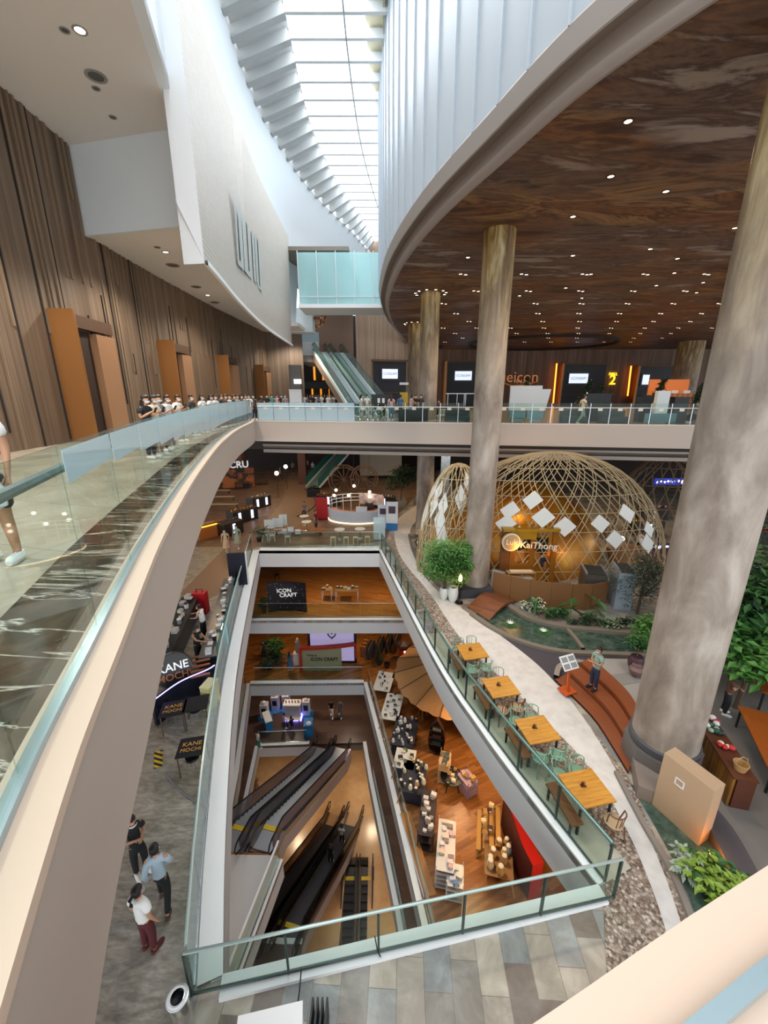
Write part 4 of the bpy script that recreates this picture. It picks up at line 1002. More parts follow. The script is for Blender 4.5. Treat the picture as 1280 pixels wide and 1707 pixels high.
# curved board fence
ft = [P2(822, 955, 19.2), P2(842, 965, 18.85), P2(880, 977, 18.2), P2(935, 985, 17.8), P2(985, 988, 17.7), P2(1012, 985, 18.0)]
FC = [V2(p) for p in crom([(p.x, p.y) for p in ft], 5)]
r = thing('board_fence', 'low curved brown board fence around the dome restaurant', 'fence', (FC[0][0], FC[0][1], ZG+.01)); o = Vector((FC[0][0], FC[0][1], ZG))
bd = mat('fence_brown', '#7a5430', .55); pts = resample([Vector((p[0], p[1], 0)) for p in FC], 1.0)
for a, b in zip(pts, pts[1:]):
    d = b-a; c = (a+b)/2; part(MB().box((c.x-o.x, c.y-o.y, .68), (d.length-.015, .05, 1.36), math.atan2(d.y, d.x)), 'board_panel', bd, r)
part(MB().box((pts[1].x-o.x+.3, pts[1].y-o.y-.12, 1.15), (.28, .02, .2), -.3), 'notice', mat('notice_white', '#ddd7cc', .6), r)
nb = thing('notice_board', 'grey framed menu board leaning beside the central column', 'sign', (6.0, 19.35, ZG+.01), -.7); part(MB().box((0, 0, .75), (.75, .05, 1.2), 0, tilt=(-.1, 0)), 'frame', mat('frame_grey', '#6d7276', .4), nb); part(MB().box((0, -.035, .75), (.66, .02, 1.1), 0, tilt=(-.1, 0)), 'board', mat('menu_grey', '#b2b9ba', .5), nb)
# bamboo lattice
bamb = mat('lattice_bamboo', '#a89878', .6); bamw = mat('lattice_tan', '#bda77f', .6)
def lattice(label, C, rx, ry, rz, nstr, rr, panels, seed, a0=PI, a1=2*PI, twist=.9, m=bamb, pm=None, name='bamboo_lattice', rings=5, sq=1.0):
    r = thing(name, label, 'sculpture', (C[0], C[1], C[2])); rnd = random.Random(seed)
    def S(az, el):
        el = min(max(el, .0), PI/2); c = math.cos(el)**sq
        return Vector((rx*c*math.cos(az), ry*c*math.sin(az), .02+rz*math.sin(el)))
    for fam in (-1, 1):
        for k in range(nstr):
            az0 = a0+(a1-a0)*(k+rnd.uniform(-.4, .4))/nstr; pts = []
            for q in range(13):
                t = q/12; az = az0+fam*twist*t
                pts.append(S(az, t*PI*.49))
            if rnd.random() < .98: part(MB().tube(pts, rr, 4, caps=False), 'strip', m, r)
    for k in range(rings):
        el = PI*.47*(k+.6)/rings
        part(MB().tube([S(a0+(a1-a0)*q/28, el) for q in range(29)], rr*.9, 4, caps=False), 'hoop', m, r)
    for az, el, w in panels:
        e = .68*w
        p = [S(az-e*.9, el), S(az, el-e*.8), S(az+e*.9, el), S(az, el+e*.8)]; nrm = (p[2]-p[0]).cross(p[3]-p[1]).normalized()*.03
        mb = MB(); mb.quad(*[q+nrm for q in p]); mb.quad(*[q-nrm for q in p][::-1])
        for i in range(4): mb.quad(p[i]-nrm, p[(i+1) % 4]-nrm, p[(i+1) % 4]+nrm, p[i]+nrm)
        part(mb, 'scale_panel', pm or mat('scale_white', '#d5d8d6', .5), r)
    return r
LC = (9.4, 22.35, ZG)
pan = [(PI*1.36, .62, .16), (PI*1.42, .72, .17), (PI*1.36, .5, .16), (PI*1.46, .56, .17), (PI*1.52, .48, .16), (PI*1.40, .40, .15), (PI*1.62, .5, .15), (PI*1.66, .36, .15), (PI*1.72, .58, .17), (PI*1.78, .3, .16), (PI*1.8, .42, .14)]
lattice('big pale bamboo lattice shell with white scale panels arching over the gold dome', LC, 7.4, 1.85, 7.15, 37, .025, pan, 4, PI, 2*PI, .95, bamb, None, 'bamboo_lattice', 9)
pan2 = [(PI*(1.06+.12*i)+.03*j, .55+.16*j, .3) for i in range(3) for j in range(3) if (i+j) % 3 != 1]+[(PI*1.5, .8, .36), (PI*1.62, 1.0, .4), (PI*1.35, .35, .3)]
lattice('left lobe of bamboo strips with white fish scale panels behind the central column', (4.3, 22.9, ZG), 2.3, 1.7, 6.4, 16, .028, pan2, 8, PI*.85, PI*2.1, .9, bamw, None, 'bamboo_lattice', 5)
lattice('darker bamboo lattice at the far right under the bridge', (19.5, 27.5, ZG), 3.6, 2.2, 6.2, 16, .04, [], 12, PI*.8, PI*2.2, 1.1, mat('lattice_brown', '#6b5743', .7))
wo = lattice('woven brown wicker dome at the right edge beside the near planter', (11.2, 6.15, ZG), 1.7, 1.6, 2.0, 30, .045, [], 14, 0, 2*PI, .5, mat('wicker_brown', '#7a6654', .7), None, 'wicker_dome', 8)
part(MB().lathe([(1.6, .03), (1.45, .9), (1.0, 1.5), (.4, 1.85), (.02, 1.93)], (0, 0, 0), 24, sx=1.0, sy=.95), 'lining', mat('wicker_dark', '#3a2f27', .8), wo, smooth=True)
# steel cabinets
for k, (x, y_, w_, d_, h_, lab, cm) in enumerate(((10.75, 18.9, 1.0, 1.3, 1.55, 'grey open topped steel cabinet behind the board fence', '#5d5a55'), (11.85, 18.25, .75, 1.3, 1.95, 'pale blue grey steel cabinet next to the dark feathery tree', '#a4b4c2'))):
    r = thing('steel_cabinet', lab, 'cabinet', (x, y_, ZG+.01), -.25); cmx = mat('cab_%d' % k, cm, .4, .3)
    part(MB().box((0, 0, h_/2), (w_, d_, h_)), 'body', cmx, r); part(MB().box((0, 0, h_+.02), (w_-.12, d_-.12, .03)), 'top_well', mat('cab_top', '#2e3032', .5), r)
    for sx in (-1, 1): part(MB().box((sx*(w_/2-.03), 0, h_+.06), (.05, d_, .1)), 'rim', mat('cab_rim', '#8f979c', .4), r)
# flower beds round the pond
for k, (p, lab, m, sz) in enumerate((((882, 1018), 'white flowering plant cluster nearest the wooden footbridge', leafm('leaf_white', '#c9cfb5'), .5), ((925, 1032), 'broad leaved green plant behind the pond kerb', lf_m, .45), ((965, 1042), 'dark low plant cluster in the middle of the pond bed', lf_d, .45), ((1010, 1048), 'pale spotted plant cluster at the right of the pond bed', leafm('leaf_pale', '#8a9a78'), .4), ((1050, 1052), 'dark green plant cluster farthest right along the pond bed', lf_d, .5))):
    q = at_z(*p, ZG); plant('garden_plant', lab, 'plant', (q.x, q.y, ZG+.01), (0, 0, .32), (sz*1.5, sz*.8, .32), 330, .17, m, 50+k, None, None, 6, .5, .6, None, lf_d if k in (0, 3) else None)
for k, (p, lab) in enumerate((((945, 1005), 'upright banana like plant with two big leaves behind the fence'), ((990, 1000), 'tall plant with big upright leaves in front of the steel cabinets'), ((888, 1000), 'small leafy sapling against the board fence'))):
    q = at_z(p[0], p[1]+28, ZG); rnd = random.Random(80+k); r = thing('leafy_plant', lab, 'plant', (q.x, q.y-.15, ZG+.01)); mb = MB()
    for j in range(6): leaf_mesh(mb, [(0, 0, .35+.12*j)], .75, rnd, .9, .4)
    part(mb, 'leaf_cluster', lf_m, r); part(MB().tube([(0, 0, 0), (.03, 0, 1.0)], .03, 6), 'stem', lf_b, r)
for k, (p, lab) in enumerate((((850, 1042), 'white lotus flower floating nearest the footbridge'), ((905, 1055), 'white lotus flower with leaves in the middle of the pond'))):
    q = at_z(*p, ZG); r = thing('lotus_flower', lab, 'flower', (q.x, q.y, ZG+.02)); mb = MB(); rnd = random.Random(k)
    for j in range(10):
        a = 2*PI*j/10; mb.quad((0, 0, .02), (.1*math.cos(a-.3), .1*math.sin(a-.3), .1), (.2*math.cos(a), .2*math.sin(a), .16), (.1*math.cos(a+.3), .1*math.sin(a+.3), .1))
    part(mb, 'petals', mat('petal', '#dfe6dd', .5), r); part(MB().lathe([(.3, 0), (.31, .015), (.01, .02)], (.05, .05, 0), 12), 'pad', lf_m, r)
# ================================================================ PEOPLE
def skin_mesh(nm, verts, edges, radii, sub=1):
    me = bpy.data.meshes.new(nm); me.from_pydata(verts, edges, []); o = bpy.data.objects.new(nm, me); COL.objects.link(o)
    md = o.modifiers.new('s', 'SKIN'); md.use_smooth_shade = True; md.branch_smoothing = .6
    for i, r in enumerate(radii): me.skin_vertices[0].data[i].radius = r if isinstance(r, tuple) else (r, r)
    me.skin_vertices[0].data[0].use_root = True
    if sub: sd = o.modifiers.new('u', 'SUBSURF'); sd.levels = sub; sd.render_levels = sub
    dg = bpy.context.evaluated_depsgraph_get(); out = bpy.data.meshes.new_from_object(o.evaluated_get(dg)); out.name = nm
    bpy.data.objects.remove(o); bpy.data.meshes.remove(me)
    for p in out.polygons: p.use_smooth = True
    return out
skin_m = mat('skin', '#b98a6c', .55)
class Fig:
    def __init__(s): s.v = []; s.e = []; s.r = []; s.i = {}
    def j(s, n, p, r, par=None):
        s.i[n] = len(s.v); s.v.append(tuple(p)); s.r.append(r)
        if par is not None: s.e.append((s.i[par], s.i[n]))
# joints for each pose: facing -y, right hand at -x
BASE = dict(pel=(0, 0, .90), spi=(0, 0, 1.1), che=(0, .01, 1.29), nec=(0, .01, 1.43), jaw=(0, -.015, 1.5), hed=(0, -.01, 1.58), crn=(0, 0, 1.65),
            shl=(.165, .01, 1.365), shr=(-.165, .01, 1.365), ell=(.21, .03, 1.09), elr=(-.21, .03, 1.09), wrl=(.22, -.05, .85), wrr=(-.22, -.05, .85),
            hpl=(.09, 0, .85), hpr=(-.09, 0, .85), knl=(.1, -.02, .47), knr=(-.1, -.02, .47), anl=(.1, .02, .08), anr=(-.1, .02, .08), tol=(.12, -.15, .035), tor=(-.12, -.15, .035))
def pose(**k): d = dict(BASE); d.update(k); return d
POSES = dict(
    stand=BASE,
    phone=pose(ell=(.2, .02, 1.1), elr=(-.22, -.01, 1.1), wrl=(.07, -.2, 1.17), wrr=(-.06, -.26, 1.26), jaw=(0, -.04, 1.49), hed=(0, -.05, 1.57), crn=(0, -.05, 1.64)),
    walk=pose(hpl=(.09, -.02, .85), knl=(.1, -.2, .49), anl=(.1, -.17, .1), tol=(.1, -.33, .06), knr=(-.1, .06, .46), anr=(-.1, .3, .12), tor=(-.1, .16, .03), ell=(.21, .14, 1.1), wrl=(.2, .05, .88), elr=(-.21, -.06, 1.1), wrr=(-.2, -.22, .93)),
    fold=pose(ell=(.22, -.03, 1.1), elr=(-.22, -.03, 1.1), wrl=(-.04, -.2, 1.12), wrr=(.05, -.19, 1.06)),
    reach=pose(elr=(-.22, -.16, 1.18), wrr=(-.15, -.42, 1.13), ell=(.21, -.12, 1.13), wrl=(.13, -.36, 1.05), che=(0, -.04, 1.28), nec=(0, -.05, 1.41), jaw=(0, -.1, 1.47), hed=(0, -.1, 1.55), crn=(0, -.09, 1.62), shl=(.165, -.03, 1.35), shr=(-.165, -.03, 1.35)),
    sit=pose(pel=(0, 0, .5), spi=(0, .02, .7), che=(0, .0, .89), nec=(0, -.01, 1.03), jaw=(0, -.05, 1.1), hed=(0, -.05, 1.18), crn=(0, -.04, 1.25), shl=(.165, 0, .965), shr=(-.165, 0, .965), ell=(.21, -.06, .72), elr=(-.21, -.06, .72), wrl=(.12, -.26, .66), wrr=(-.12, -.26, .66), hpl=(.09, -.02, .48), hpr=(-.09, -.02, .48), knl=(.11, -.42, .48), knr=(-.11, -.42, .48), anl=(.11, -.4, .08), anr=(-.11, -.4, .08), tol=(.12, -.56, .035), tor=(-.12, -.56, .035)),
)
def V(p): return Vector(p)
def body_mesh(P):
    f = Fig(); f.j('pel', P['pel'], (.12, .1)); f.j('spi', P['spi'], (.105, .085), 'pel'); f.j('che', P['che'], (.12, .095), 'spi'); f.j('nec', P['nec'], .05, 'che'); f.j('jaw', P['jaw'], (.06, .068), 'nec'); f.j('hed', P['hed'], (.078, .092), 'jaw'); f.j('crn', P['crn'], (.055, .065), 'hed')
    h = V(P['hed']); f.j('nos', h+V((0, -.105, -.015)), .012, 'hed')
    for s, sg in (('l', 1), ('r', -1)):
        f.j('ear'+s, h+V((sg*.088, .01, -.01)), .014, 'hed')
        f.j('sh'+s, P['sh'+s], .055, 'che'); f.j('el'+s, P['el'+s], .04, 'sh'+s); f.j('wr'+s, P['wr'+s], .026, 'el'+s)
        w = V(P['wr'+s]); d = (w-V(P['el'+s])).normalized(); side = d.cross(V((0, 1, 0) if abs(d.z) > .6 else (0, 0, 1))).normalized(); curl = d.cross(side).normalized()
        if curl.y > 0: curl = -curl
        f.j('pm'+s, w+d*.07, (.03, .018), 'wr'+s)
        for k, (o, L) in enumerate(((-.027, .062), (-.009, .072), (.009, .068), (.026, .052))):
            b = w+d*.085+side*o; f.j(f'fa{k}'+s, b, .009, 'pm'+s); f.j(f'fb{k}'+s, b+d*L*.55+curl*.012, .008, f'fa{k}'+s); f.j(f'fc{k}'+s, b+d*L*.9+curl*.035, .006, f'fb{k}'+s)
        tb = w+d*.03-side*sg*.03; f.j('ta'+s, tb, .011, 'wr'+s); f.j('tb'+s, tb+d*.05-side*sg*.012+curl*.02, .009, 'ta'+s)
        f.j('hp'+s, V(P['hp'+s]).lerp(V(P['kn'+s]), .22), .08, 'pel'); f.j('kn'+s, P['kn'+s], .056, 'hp'+s); f.j('cf'+s, V(P['kn'+s]).lerp(V(P['an'+s]), .35), .054, 'kn'+s); f.j('an'+s, P['an'+s], .036, 'cf'+s); f.j('to'+s, P['to'+s], (.04, .026), 'an'+s)
    return skin_mesh('body', f.v, f.e, f.r)
def shirt_mesh(P, long=False, loose=.022):
    f = Fig(); L = loose
    f.j('spi', P['spi'], (.112+L, .1+L)); pe = V(P['pel'])+V((0, 0, .02)); f.j('pel', pe, (.125+L, .105+L), 'spi'); f.j('hem', pe-V((0, 0, .07)), (.125+L, .108+L), 'pel'); f.j('che', P['che'], (.122+L, .1+L), 'spi'); f.j('yok', V(P['che']).lerp(V(P['nec']), .55), (.125, .088), 'che'); f.j('nec', V(P['nec'])-V((0, 0, .02)), .06, 'yok')
    for s in 'lr':
        f.j('sh'+s, P['sh'+s], .072+L, 'yok'); el = V(P['el'+s]); sh = V(P['sh'+s])
        if long: f.r[-1] = .088; f.j('mu'+s, sh.lerp(el, .5), .058+L*.7, 'sh'+s); f.j('el'+s, el, .046+L*.6, 'mu'+s); f.j('wr'+s, el.lerp(V(P['wr'+s]), .92), .034+L*.3, 'el'+s)
        else: f.j('el'+s, sh.lerp(el, .66), .056+L*.8, 'sh'+s)
    return skin_mesh('shirt', f.v, f.e, f.r)
def trousers_mesh(P, short=False, skirt=False, loose=.016):
    f = Fig(); L = loose; f.j('pel', V(P['pel'])+V((0, 0, .06)), (.122+L, .104+L)); f.j('bot', V(P['pel'])-V((0, 0, .03)), (.128+L, .108+L), 'pel')
    for s in 'lr':
        f.j('hp'+s, V(P['hp'+s]).lerp(V(P['kn'+s]), .28), .084+L, 'bot'); kn = V(P['kn'+s]); an = V(P['an'+s])
        if short: f.j('kn'+s, V(P['hp'+s]).lerp(kn, .88), .078+L, 'hp'+s)
        else: f.j('kn'+s, kn, .06+L, 'hp'+s); f.j('an'+s, kn.lerp(an, .95), .045+L, 'kn'+s)
    return skin_mesh('trousers', f.v, f.e, f.r)
def dress_mesh(P):
    mb = MB(); p = V(P['pel']); mb.lathe([(.15, 1.03), (.165, .88), (.2, .55), (.24, .38), (.225, .38), (.13, .9)], (p.x, p.y, 0), 18, caps=False, sy=.8); return mb.data('skirt', skin_m, True)
def hair_mesh(P, kind):
    h = V(P['hed']); mb = MB()
    mb.lathe([(.076, .03), (.09, .05), (.08, .088), (.045, .11), (.005, .117)], h+V((0, .012, 0)), 14, sy=1.08)
    mb.lathe([(.03, -.1), (.08, -.06), (.09, .0), (.087, .05)], h+V((0, .03, 0)), 14, sy=.78)
    if kind == 'long': mb.tube([h+V((0, .05, -.02)), h+V((0, .085, -.12)), h+V((0, .09, -.25)), h+V((0, .085, -.34))], [.08, .085, .08, .04], 10)
    if kind == 'tail': mb.tube([h+V((0, .1, .02)), h+V((0, .16, 0)), h+V((0, .16, -.12)), h+V((0, .14, -.2))], [.03, .035, .03, .01], 8)
    return mb.data('hair', skin_m, True)
def shoes_mesh(P):
    mb = MB()
    for s in 'lr':
        a = V(P['an'+s]); t = V(P['to'+s]); d = t-a; d.z = 0; d.normalize(); base = min(a.z-.08, t.z-.035); base = max(base, 0)
        mb.tube([a-d*.05+V((0, 0, -.03)), a+d*.02+V((0, 0, -.035)), t+V((0, 0, .005)), t+d*.045], [.045, .055, .05, .025], 8)
    return mb.data('shoes', skin_m, True)
def mask_mesh(P):
    h = V(P['hed']); mb = MB(); rows = []
    for r_, z in ((.05, -.105), (.09, -.082), (.098, -.06), (.097, -.038)): rows.append([h+V((r_*.95*math.sin(a), -.012-r_*1.06*math.cos(a), z)) for a in [-1.15+.23*k for k in range(11)]])
    mb.loft(rows); return mb.data('mask', skin_m, True)
MC = {}
def mesh_of(kind, ps, *a):
    k = (kind, ps)+a
    if k not in MC:
        P = POSES[ps]
        MC[k] = dict(body=body_mesh, shirt=shirt_mesh, trousers=trousers_mesh, skirt=dress_mesh, hair=hair_mesh, shoes=shoes_mesh, mask=mask_mesh)[kind](P, *a)
        MC[k].materials.clear(); MC[k].materials.append(skin_m)
    return MC[k]
CL = {'black': '#1b1b1e', 'white': '#e6e6e4', 'navy': '#232b42', 'blue': '#3f6390', 'pale blue': '#a9bccb', 'grey': '#7b7e82', 'cream': '#ddd3bd', 'pink': '#d3a3a6', 'red': '#a8282c', 'green': '#3f7a62', 'teal': '#2f8f84', 'beige': '#b8a68c', 'brown': '#5a3f30', 'denim': '#5d7792', 'dark red': '#5a2226', 'purple': '#5d4a6b', 'dark grey': '#3a3b3e', 'sage': '#8ba192', 'yellow': '#c9b35a'}
def cloth(c): return mat('cloth_'+c.replace(' ', '_'), CL[c], .8)
hair_b = mat('hair_black', '#17120f', .5)
NPEOPLE = [0]
def person(label, ps, loc, face, shirt='white', legs='black', hair='short', long=False, shorts=False, skirt=False, mask=True, shoes='white', group=None, scale=1.0, detail=True):
    """face: plan direction the person looks towards"""
    rz = math.atan2(face[1], face[0])+PI/2
    r = thing('person', label, 'person', loc, rz, group); r.scale = (scale,)*3
    def add(nm, me, m):
        o = bpy.data.objects.new(nm, me); COL.objects.link(o); o.parent = r
        o.material_slots[0].link = 'OBJECT'; o.material_slots[0].material = m
        return o
    add('body', mesh_of('body', ps), skin_m)
    add('shirt', mesh_of('shirt', ps, long), cloth(shirt))
    if skirt: add('skirt', mesh_of('skirt', ps), cloth(legs))
    else: add('trousers', mesh_of('trousers', ps, shorts), cloth(legs))
    add('hair', mesh_of('hair', ps, hair), hair_b)
    if detail: add('shoes', mesh_of('shoes', ps), cloth(shoes))
    if detail and mask: add('face_mask', mesh_of('mask', ps), mat('mask_white', '#d9e1e6', .7))
    return r
def held_phone(label, pr, ps='phone'):
    P = POSES[ps]; M = Matrix.Translation(pr.location) @ Matrix.Rotation(pr.rotation_euler.z, 4, 'Z')
    p = M @ (V(P['wrr'])*pr.scale[0]+V((.02, -.09, .04))*pr.scale[0])
    r = thing('mobile_phone', label, 'phone', p, pr.rotation_euler.z); part(MB().box((0, 0, 0), (.075, .012, .15), 0, tilt=(.5, 0)), 'case', black, r); part(MB().box((0, .008, .003), (.066, .003, .135), 0, tilt=(.5, 0)), 'display', mat('phone_glow', '#8fa3b8', .3, 0, '#9fb6d0', .6), r)
    return r
def onray(pxx, y):   # plan point seen in picture column pxx at distance y on the main level
    d = y*math.cos(PITCH)+1.7*math.sin(PITCH); return ((pxx-640)/FPX*d, y)
# --- corridor queue
Q = [(255, 14.2, 'phone', 'black', 'navy', 'long', 'woman with long hair and black sleeveless top looking at a phone, nearest in the corridor'),
     (268, 14.9, 'phone', 'cream', 'pale blue', 'tail', 'person in pale top and light blue skirt beside the nearest woman in the corridor'),
     (276, 16.0, 'stand', 'grey', 'dark grey', 'short', 'man in grey shirt with a pale vest third in the corridor queue'),
     (288, 16.8, 'phone', 'white', 'black', 'short', 'man in white shirt with black trousers fourth in the corridor queue'),
     (304, 18.0, 'phone', 'white', 'sage', 'short', 'man in white shirt and sage trousers holding a phone before the second portal'),
     (326, 20.5, 'stand', 'dark grey', 'black', 'short', 'man in dark grey jacket standing right of the second portal'),
     (343, 22.2, 'stand', 'white', 'black', 'long', 'person in white top leaning forward beyond the dark grey jacket man'),
     (356, 23.5, 'phone', 'white', 'dark grey', 'long', 'woman in white blouse with long hair seventh in the corridor queue'),
     (364, 24.2, 'fold', 'white', 'navy', 'short', 'person in white shirt with folded arms just left of the third portal'),
     (372, 25.6, 'phone', 'black', 'black', 'short', 'person in black clothes with phone in front of the third portal'),
     (380, 26.5, 'stand', 'brown', 'black', 'short', 'person in brown shirt in front of the third portal'),
     (386, 27.2, 'stand', 'white', 'black', 'long', 'woman in white top with long black hair right of the third portal'),
     (393, 28.0, 'phone', 'navy', 'black', 'short', 'person in navy shirt with phone beyond the third portal'),
     (399, 29.0, 'fold', 'beige', 'dark grey', 'short', 'person in beige shirt with folded arms beyond the third portal'),
     (406, 30.0, 'stand', 'dark grey', 'black', 'long', 'woman in dark grey top near the corridor corner'),
     (412, 31.0, 'stand', 'pink', 'denim', 'short', 'person in pink top near the corridor corner')]
for px_, y, ps, sh, lg, hr, lab in Q:
    x, y = onray(px_, y*(.78 if px_ < 300 else .84)); p = person(lab, ps, (x, y, .005), (.9, -.25+.02*(px_ % 7)), sh, lg, hr, False, False, px_ == 268)
    if ps == 'phone' and px_ < 310: held_phone({255: 'phone held by the woman in the black sleeveless top', 268: 'phone held by the person in the light blue skirt', 288: 'phone held by the man with white shirt and black trousers', 304: 'phone held by the man in sage trousers'}[px_], p)
Q2 = [(418, 27.5, 'walk', 'white', 'denim', 'long', 'woman in white top and jeans walking at the corner of the bridge rail'),
      (425, 28.5, 'stand', 'dark grey', 'black', 'short', 'person in dark grey shirt right of the woman in jeans'),
      (438, 34, 'phone', 'navy', 'black', 'short', 'person in navy shirt in front of the fourth portal'), (447, 33, 'walk', 'black', 'white', 'short', 'person in black top and white trousers behind the bridge rail'),
      (455, 34.5, 'walk', 'teal', 'cream', 'short', 'person in teal green shirt behind the bridge rail'), (463, 36, 'stand', 'pink', 'grey', 'long', 'woman in pink top right of the teal shirt person'),
      (471, 35, 'stand', 'black', 'black', 'short', 'person in black clothes left of the grey pillar'), (477, 33.5, 'phone', 'grey', 'navy', 'short', 'person in grey shirt with phone left of the grey pillar')]
for px_, y, ps, sh, lg, hr, lab in Q2:
    x, y = onray(px_, y); person(lab, ps, (x, y, .005), (.3, -.9), sh, lg, hr)
# --- crowd behind the bridge rail
cols = ['white', 'grey', 'navy', 'black', 'white', 'blue', 'white', 'black', 'white', 'pale blue', 'white', 'black', 'red', 'red', 'white', 'white', 'black', 'grey', 'dark red', 'white']
lgs = ['black', 'navy', 'black', 'denim']
rnd = random.Random(5)
for k in range(20):
    x, y = onray(508+k*4.9, 41+rnd.uniform(-2.5, 2.5)); 
    person(f'{ordinal(k)} person from the grey pillar in the distant crowd, wearing a {cols[k]} top', ('stand', 'phone', 'fold', 'walk')[k % 4], (x, y, .005), (rnd.uniform(-1, 1), -.8), cols[k], lgs[k % 4], ('short', 'long')[k % 2], detail=False)
for px_, y, ps, sh, lg, hr, lab, f in [(652, 28.2, 'stand', 'pink', 'denim', 'long', 'woman in pink top and jeans seen from behind at the escalator foot', (0, 1)), (667, 28.8, 'stand', 'blue', 'black', 'short', 'man in blue shirt beside the woman in jeans', (.2, 1)),
     (684, 28.4, 'reach', 'pink', 'black', 'short', 'person in pink shirt leaning over the dark covered table', (1, .3)), (692, 28.9, 'stand', 'black', 'black', 'short', 'person in black behind the dark covered table', (0, -1)), (701, 29.0, 'stand', 'dark grey', 'black', 'long', 'woman in dark top behind the pink shirt person', (-.3, -1)),
     (640, 31.5, 'reach', 'sage', 'black', 'short', 'person in pale green shirt at the escalator counter', (1, 0)), (612, 32, 'stand', 'white', 'white', 'short', 'person in white clothes behind the rope barrier', (0, -1)), (603, 31.5, 'walk', 'white', 'grey', 'long', 'woman in white top left of the rope barrier', (1, 0)),
     (968, 24.6, 'walk', 'cream', 'sage', 'short', 'person in cream shirt walking right along the bridge rail', (1, .05)), (1158, 25.5, 'sit', 'grey', 'black', 'short', 'seated person in grey shirt at the right end of the bridge', (-1, 0)),
     (730, 34, 'sit', 'dark red', 'black', 'long', 'seated woman in dark red behind the bridge rail right of the copper topped column', (0, -1))]:
    x, y = onray(px_, y); person(lab, ps, (x, y, .005), f, sh, lg, hr)
# --- man at the left edge of the picture
pm_ = person('man with white shirt, dark shorts and white sneakers at the left edge of the corridor', 'stand', (-4.0, 3.95, .005), (.25, -1), 'white', 'dark grey', 'short', False, True, False, False, 'white', None, 1.08)
r = thing('plastic_bag', 'pale plastic bag carried by the man at the left edge', 'bag', (-3.78, 3.75, .62)); mb = MB(); mb.lathe([(.05, 0), (.14, .05), (.15, .22), (.08, .34), (.02, .42)], (0, 0, 0), 10, sy=.5); part(mb, 'body', mat('bag_film', '#c5ced0', .35), r, smooth=True)
# --- ground floor people
def gper(px_, py_, z, lab, ps, face, *a, **k):
    p = at_z(px_, py_, z); return person(lab, ps, (p.x, p.y, z+.008), face, *a, **k)
gper(238, 1455, ZG, 'person in black top and black trousers, topmost of the three by the fascia', 'phone', (.8, -.6), 'black', 'black', 'long', shoes='white')
gper(277, 1508, ZG, 'person in pale blue shirt and black trousers, right one of the three by the fascia', 'walk', (-.3, 1), 'pale blue', 'black', 'short', long=True, shoes='brown')
gper(252, 1582, ZG, 'person with white shirt and dark red trousers, lowest of the three by the fascia', 'stand', (.3, 1), 'white', 'dark red', 'tail', shoes='dark red')
gper(988, 1148, ZG+.24, 'person in sage green shirt and navy trousers leaning on the menu stand at the steps', 'fold', (-.8, -.2), 'sage', 'navy', 'short', shoes='black')
gper(378, 922, ZG, 'woman in long beige dress walking on the dark path beside the food stalls', 'walk', (.1, -1), 'beige', 'beige', 'long', skirt=True)
gper(397, 914, ZG, 'woman in grey green dress walking right of the beige dress woman', 'walk', (.1, -1), 'sage', 'sage', 'long', skirt=True)
gper(342, 1065, ZG, 'kiosk worker in white shirt and black apron behind the mochi counters', 'reach', (-1, .1), 'white', 'black', 'short', shoes='black')
gper(333, 1105, ZG, 'kiosk worker dressed in black bending over the mochi counters', 'reach', (.9, -.2), 'black', 'black', 'short', shoes='black')
gper(489, 790, ZG, 'distant person in grey walking up the winding path', 'walk', (0, 1), 'grey', 'black', 'short', detail=False)
gper(468, 800, ZG, 'distant person in grey beside the wall lamp of the food hall', 'stand', (1, 0), 'grey', 'dark grey', 'short', detail=False)
gper(512, 785, ZG, 'distant person in pink left of the stair', 'stand', (0, -1), 'pink', 'black', 'long', detail=False)
gper(522, 790, ZG, 'distant person in pale shirt at the foot of the stair', 'stand', (0, -1), 'pale blue', 'black', 'short', detail=False)
gper(527, 885, ZG, 'person in red and black standing left of the pink round kiosk', 'stand', (1, -.2), 'dark red', 'black', 'short', detail=False)
gper(1062, 925, ZG, 'person in white and black at the far stalls behind the dark tree', 'reach', (1, 0), 'white', 'black', 'short', detail=False)
gper(1205, 1190, ZG, 'person in black trousers standing under the big tree behind the largest column', 'fold', (.8, -.4), 'brown', 'black', 'short', shoes='white')
gper(899, 968, ZG, 'cook in navy apron standing in the dome restaurant doorway', 'stand', (-.3, -1), 'navy', 'black', 'short')
# --- lower floors
gper(441, 1098, ZB, 'man in dark clothes standing by the palm plants on the market floor', 'stand', (0, -1), 'dark red', 'black', 'short')
gper(484, 1118, ZB, 'person in long blue outfit seen from behind near the red framed board', 'stand', (0, 1), 'blue', 'blue', 'long', skirt=True)
gper(432, 1248, ZC, 'cleaner in white shirt at the far left of the display stands', 'stand', (.5, .5), 'white', 'teal', 'short')
gper(474, 1217, ZC, 'person in beige shirt standing left of the glowing display', 'reach', (1, 0), 'beige', 'dark grey', 'short')
gper(487, 1217, ZC, 'person in black sitting down beside the glowing display', 'sit', (-.6, .4), 'black', 'black', 'short')
gper(553, 1195, ZC, 'person in black and white walking on the dark brown floor, left one of the pair', 'walk', (0, -1), 'black', 'white', 'long')
gper(567, 1195, ZC, 'person in grey walking on the dark brown floor, right one of the pair', 'walk', (0, -1), 'grey', 'grey', 'short')
gper(428, 1320, ZD, 'person in dark brown standing on the tan floor left of the escalators', 'stand', (0, 1), 'brown', 'brown', 'short')
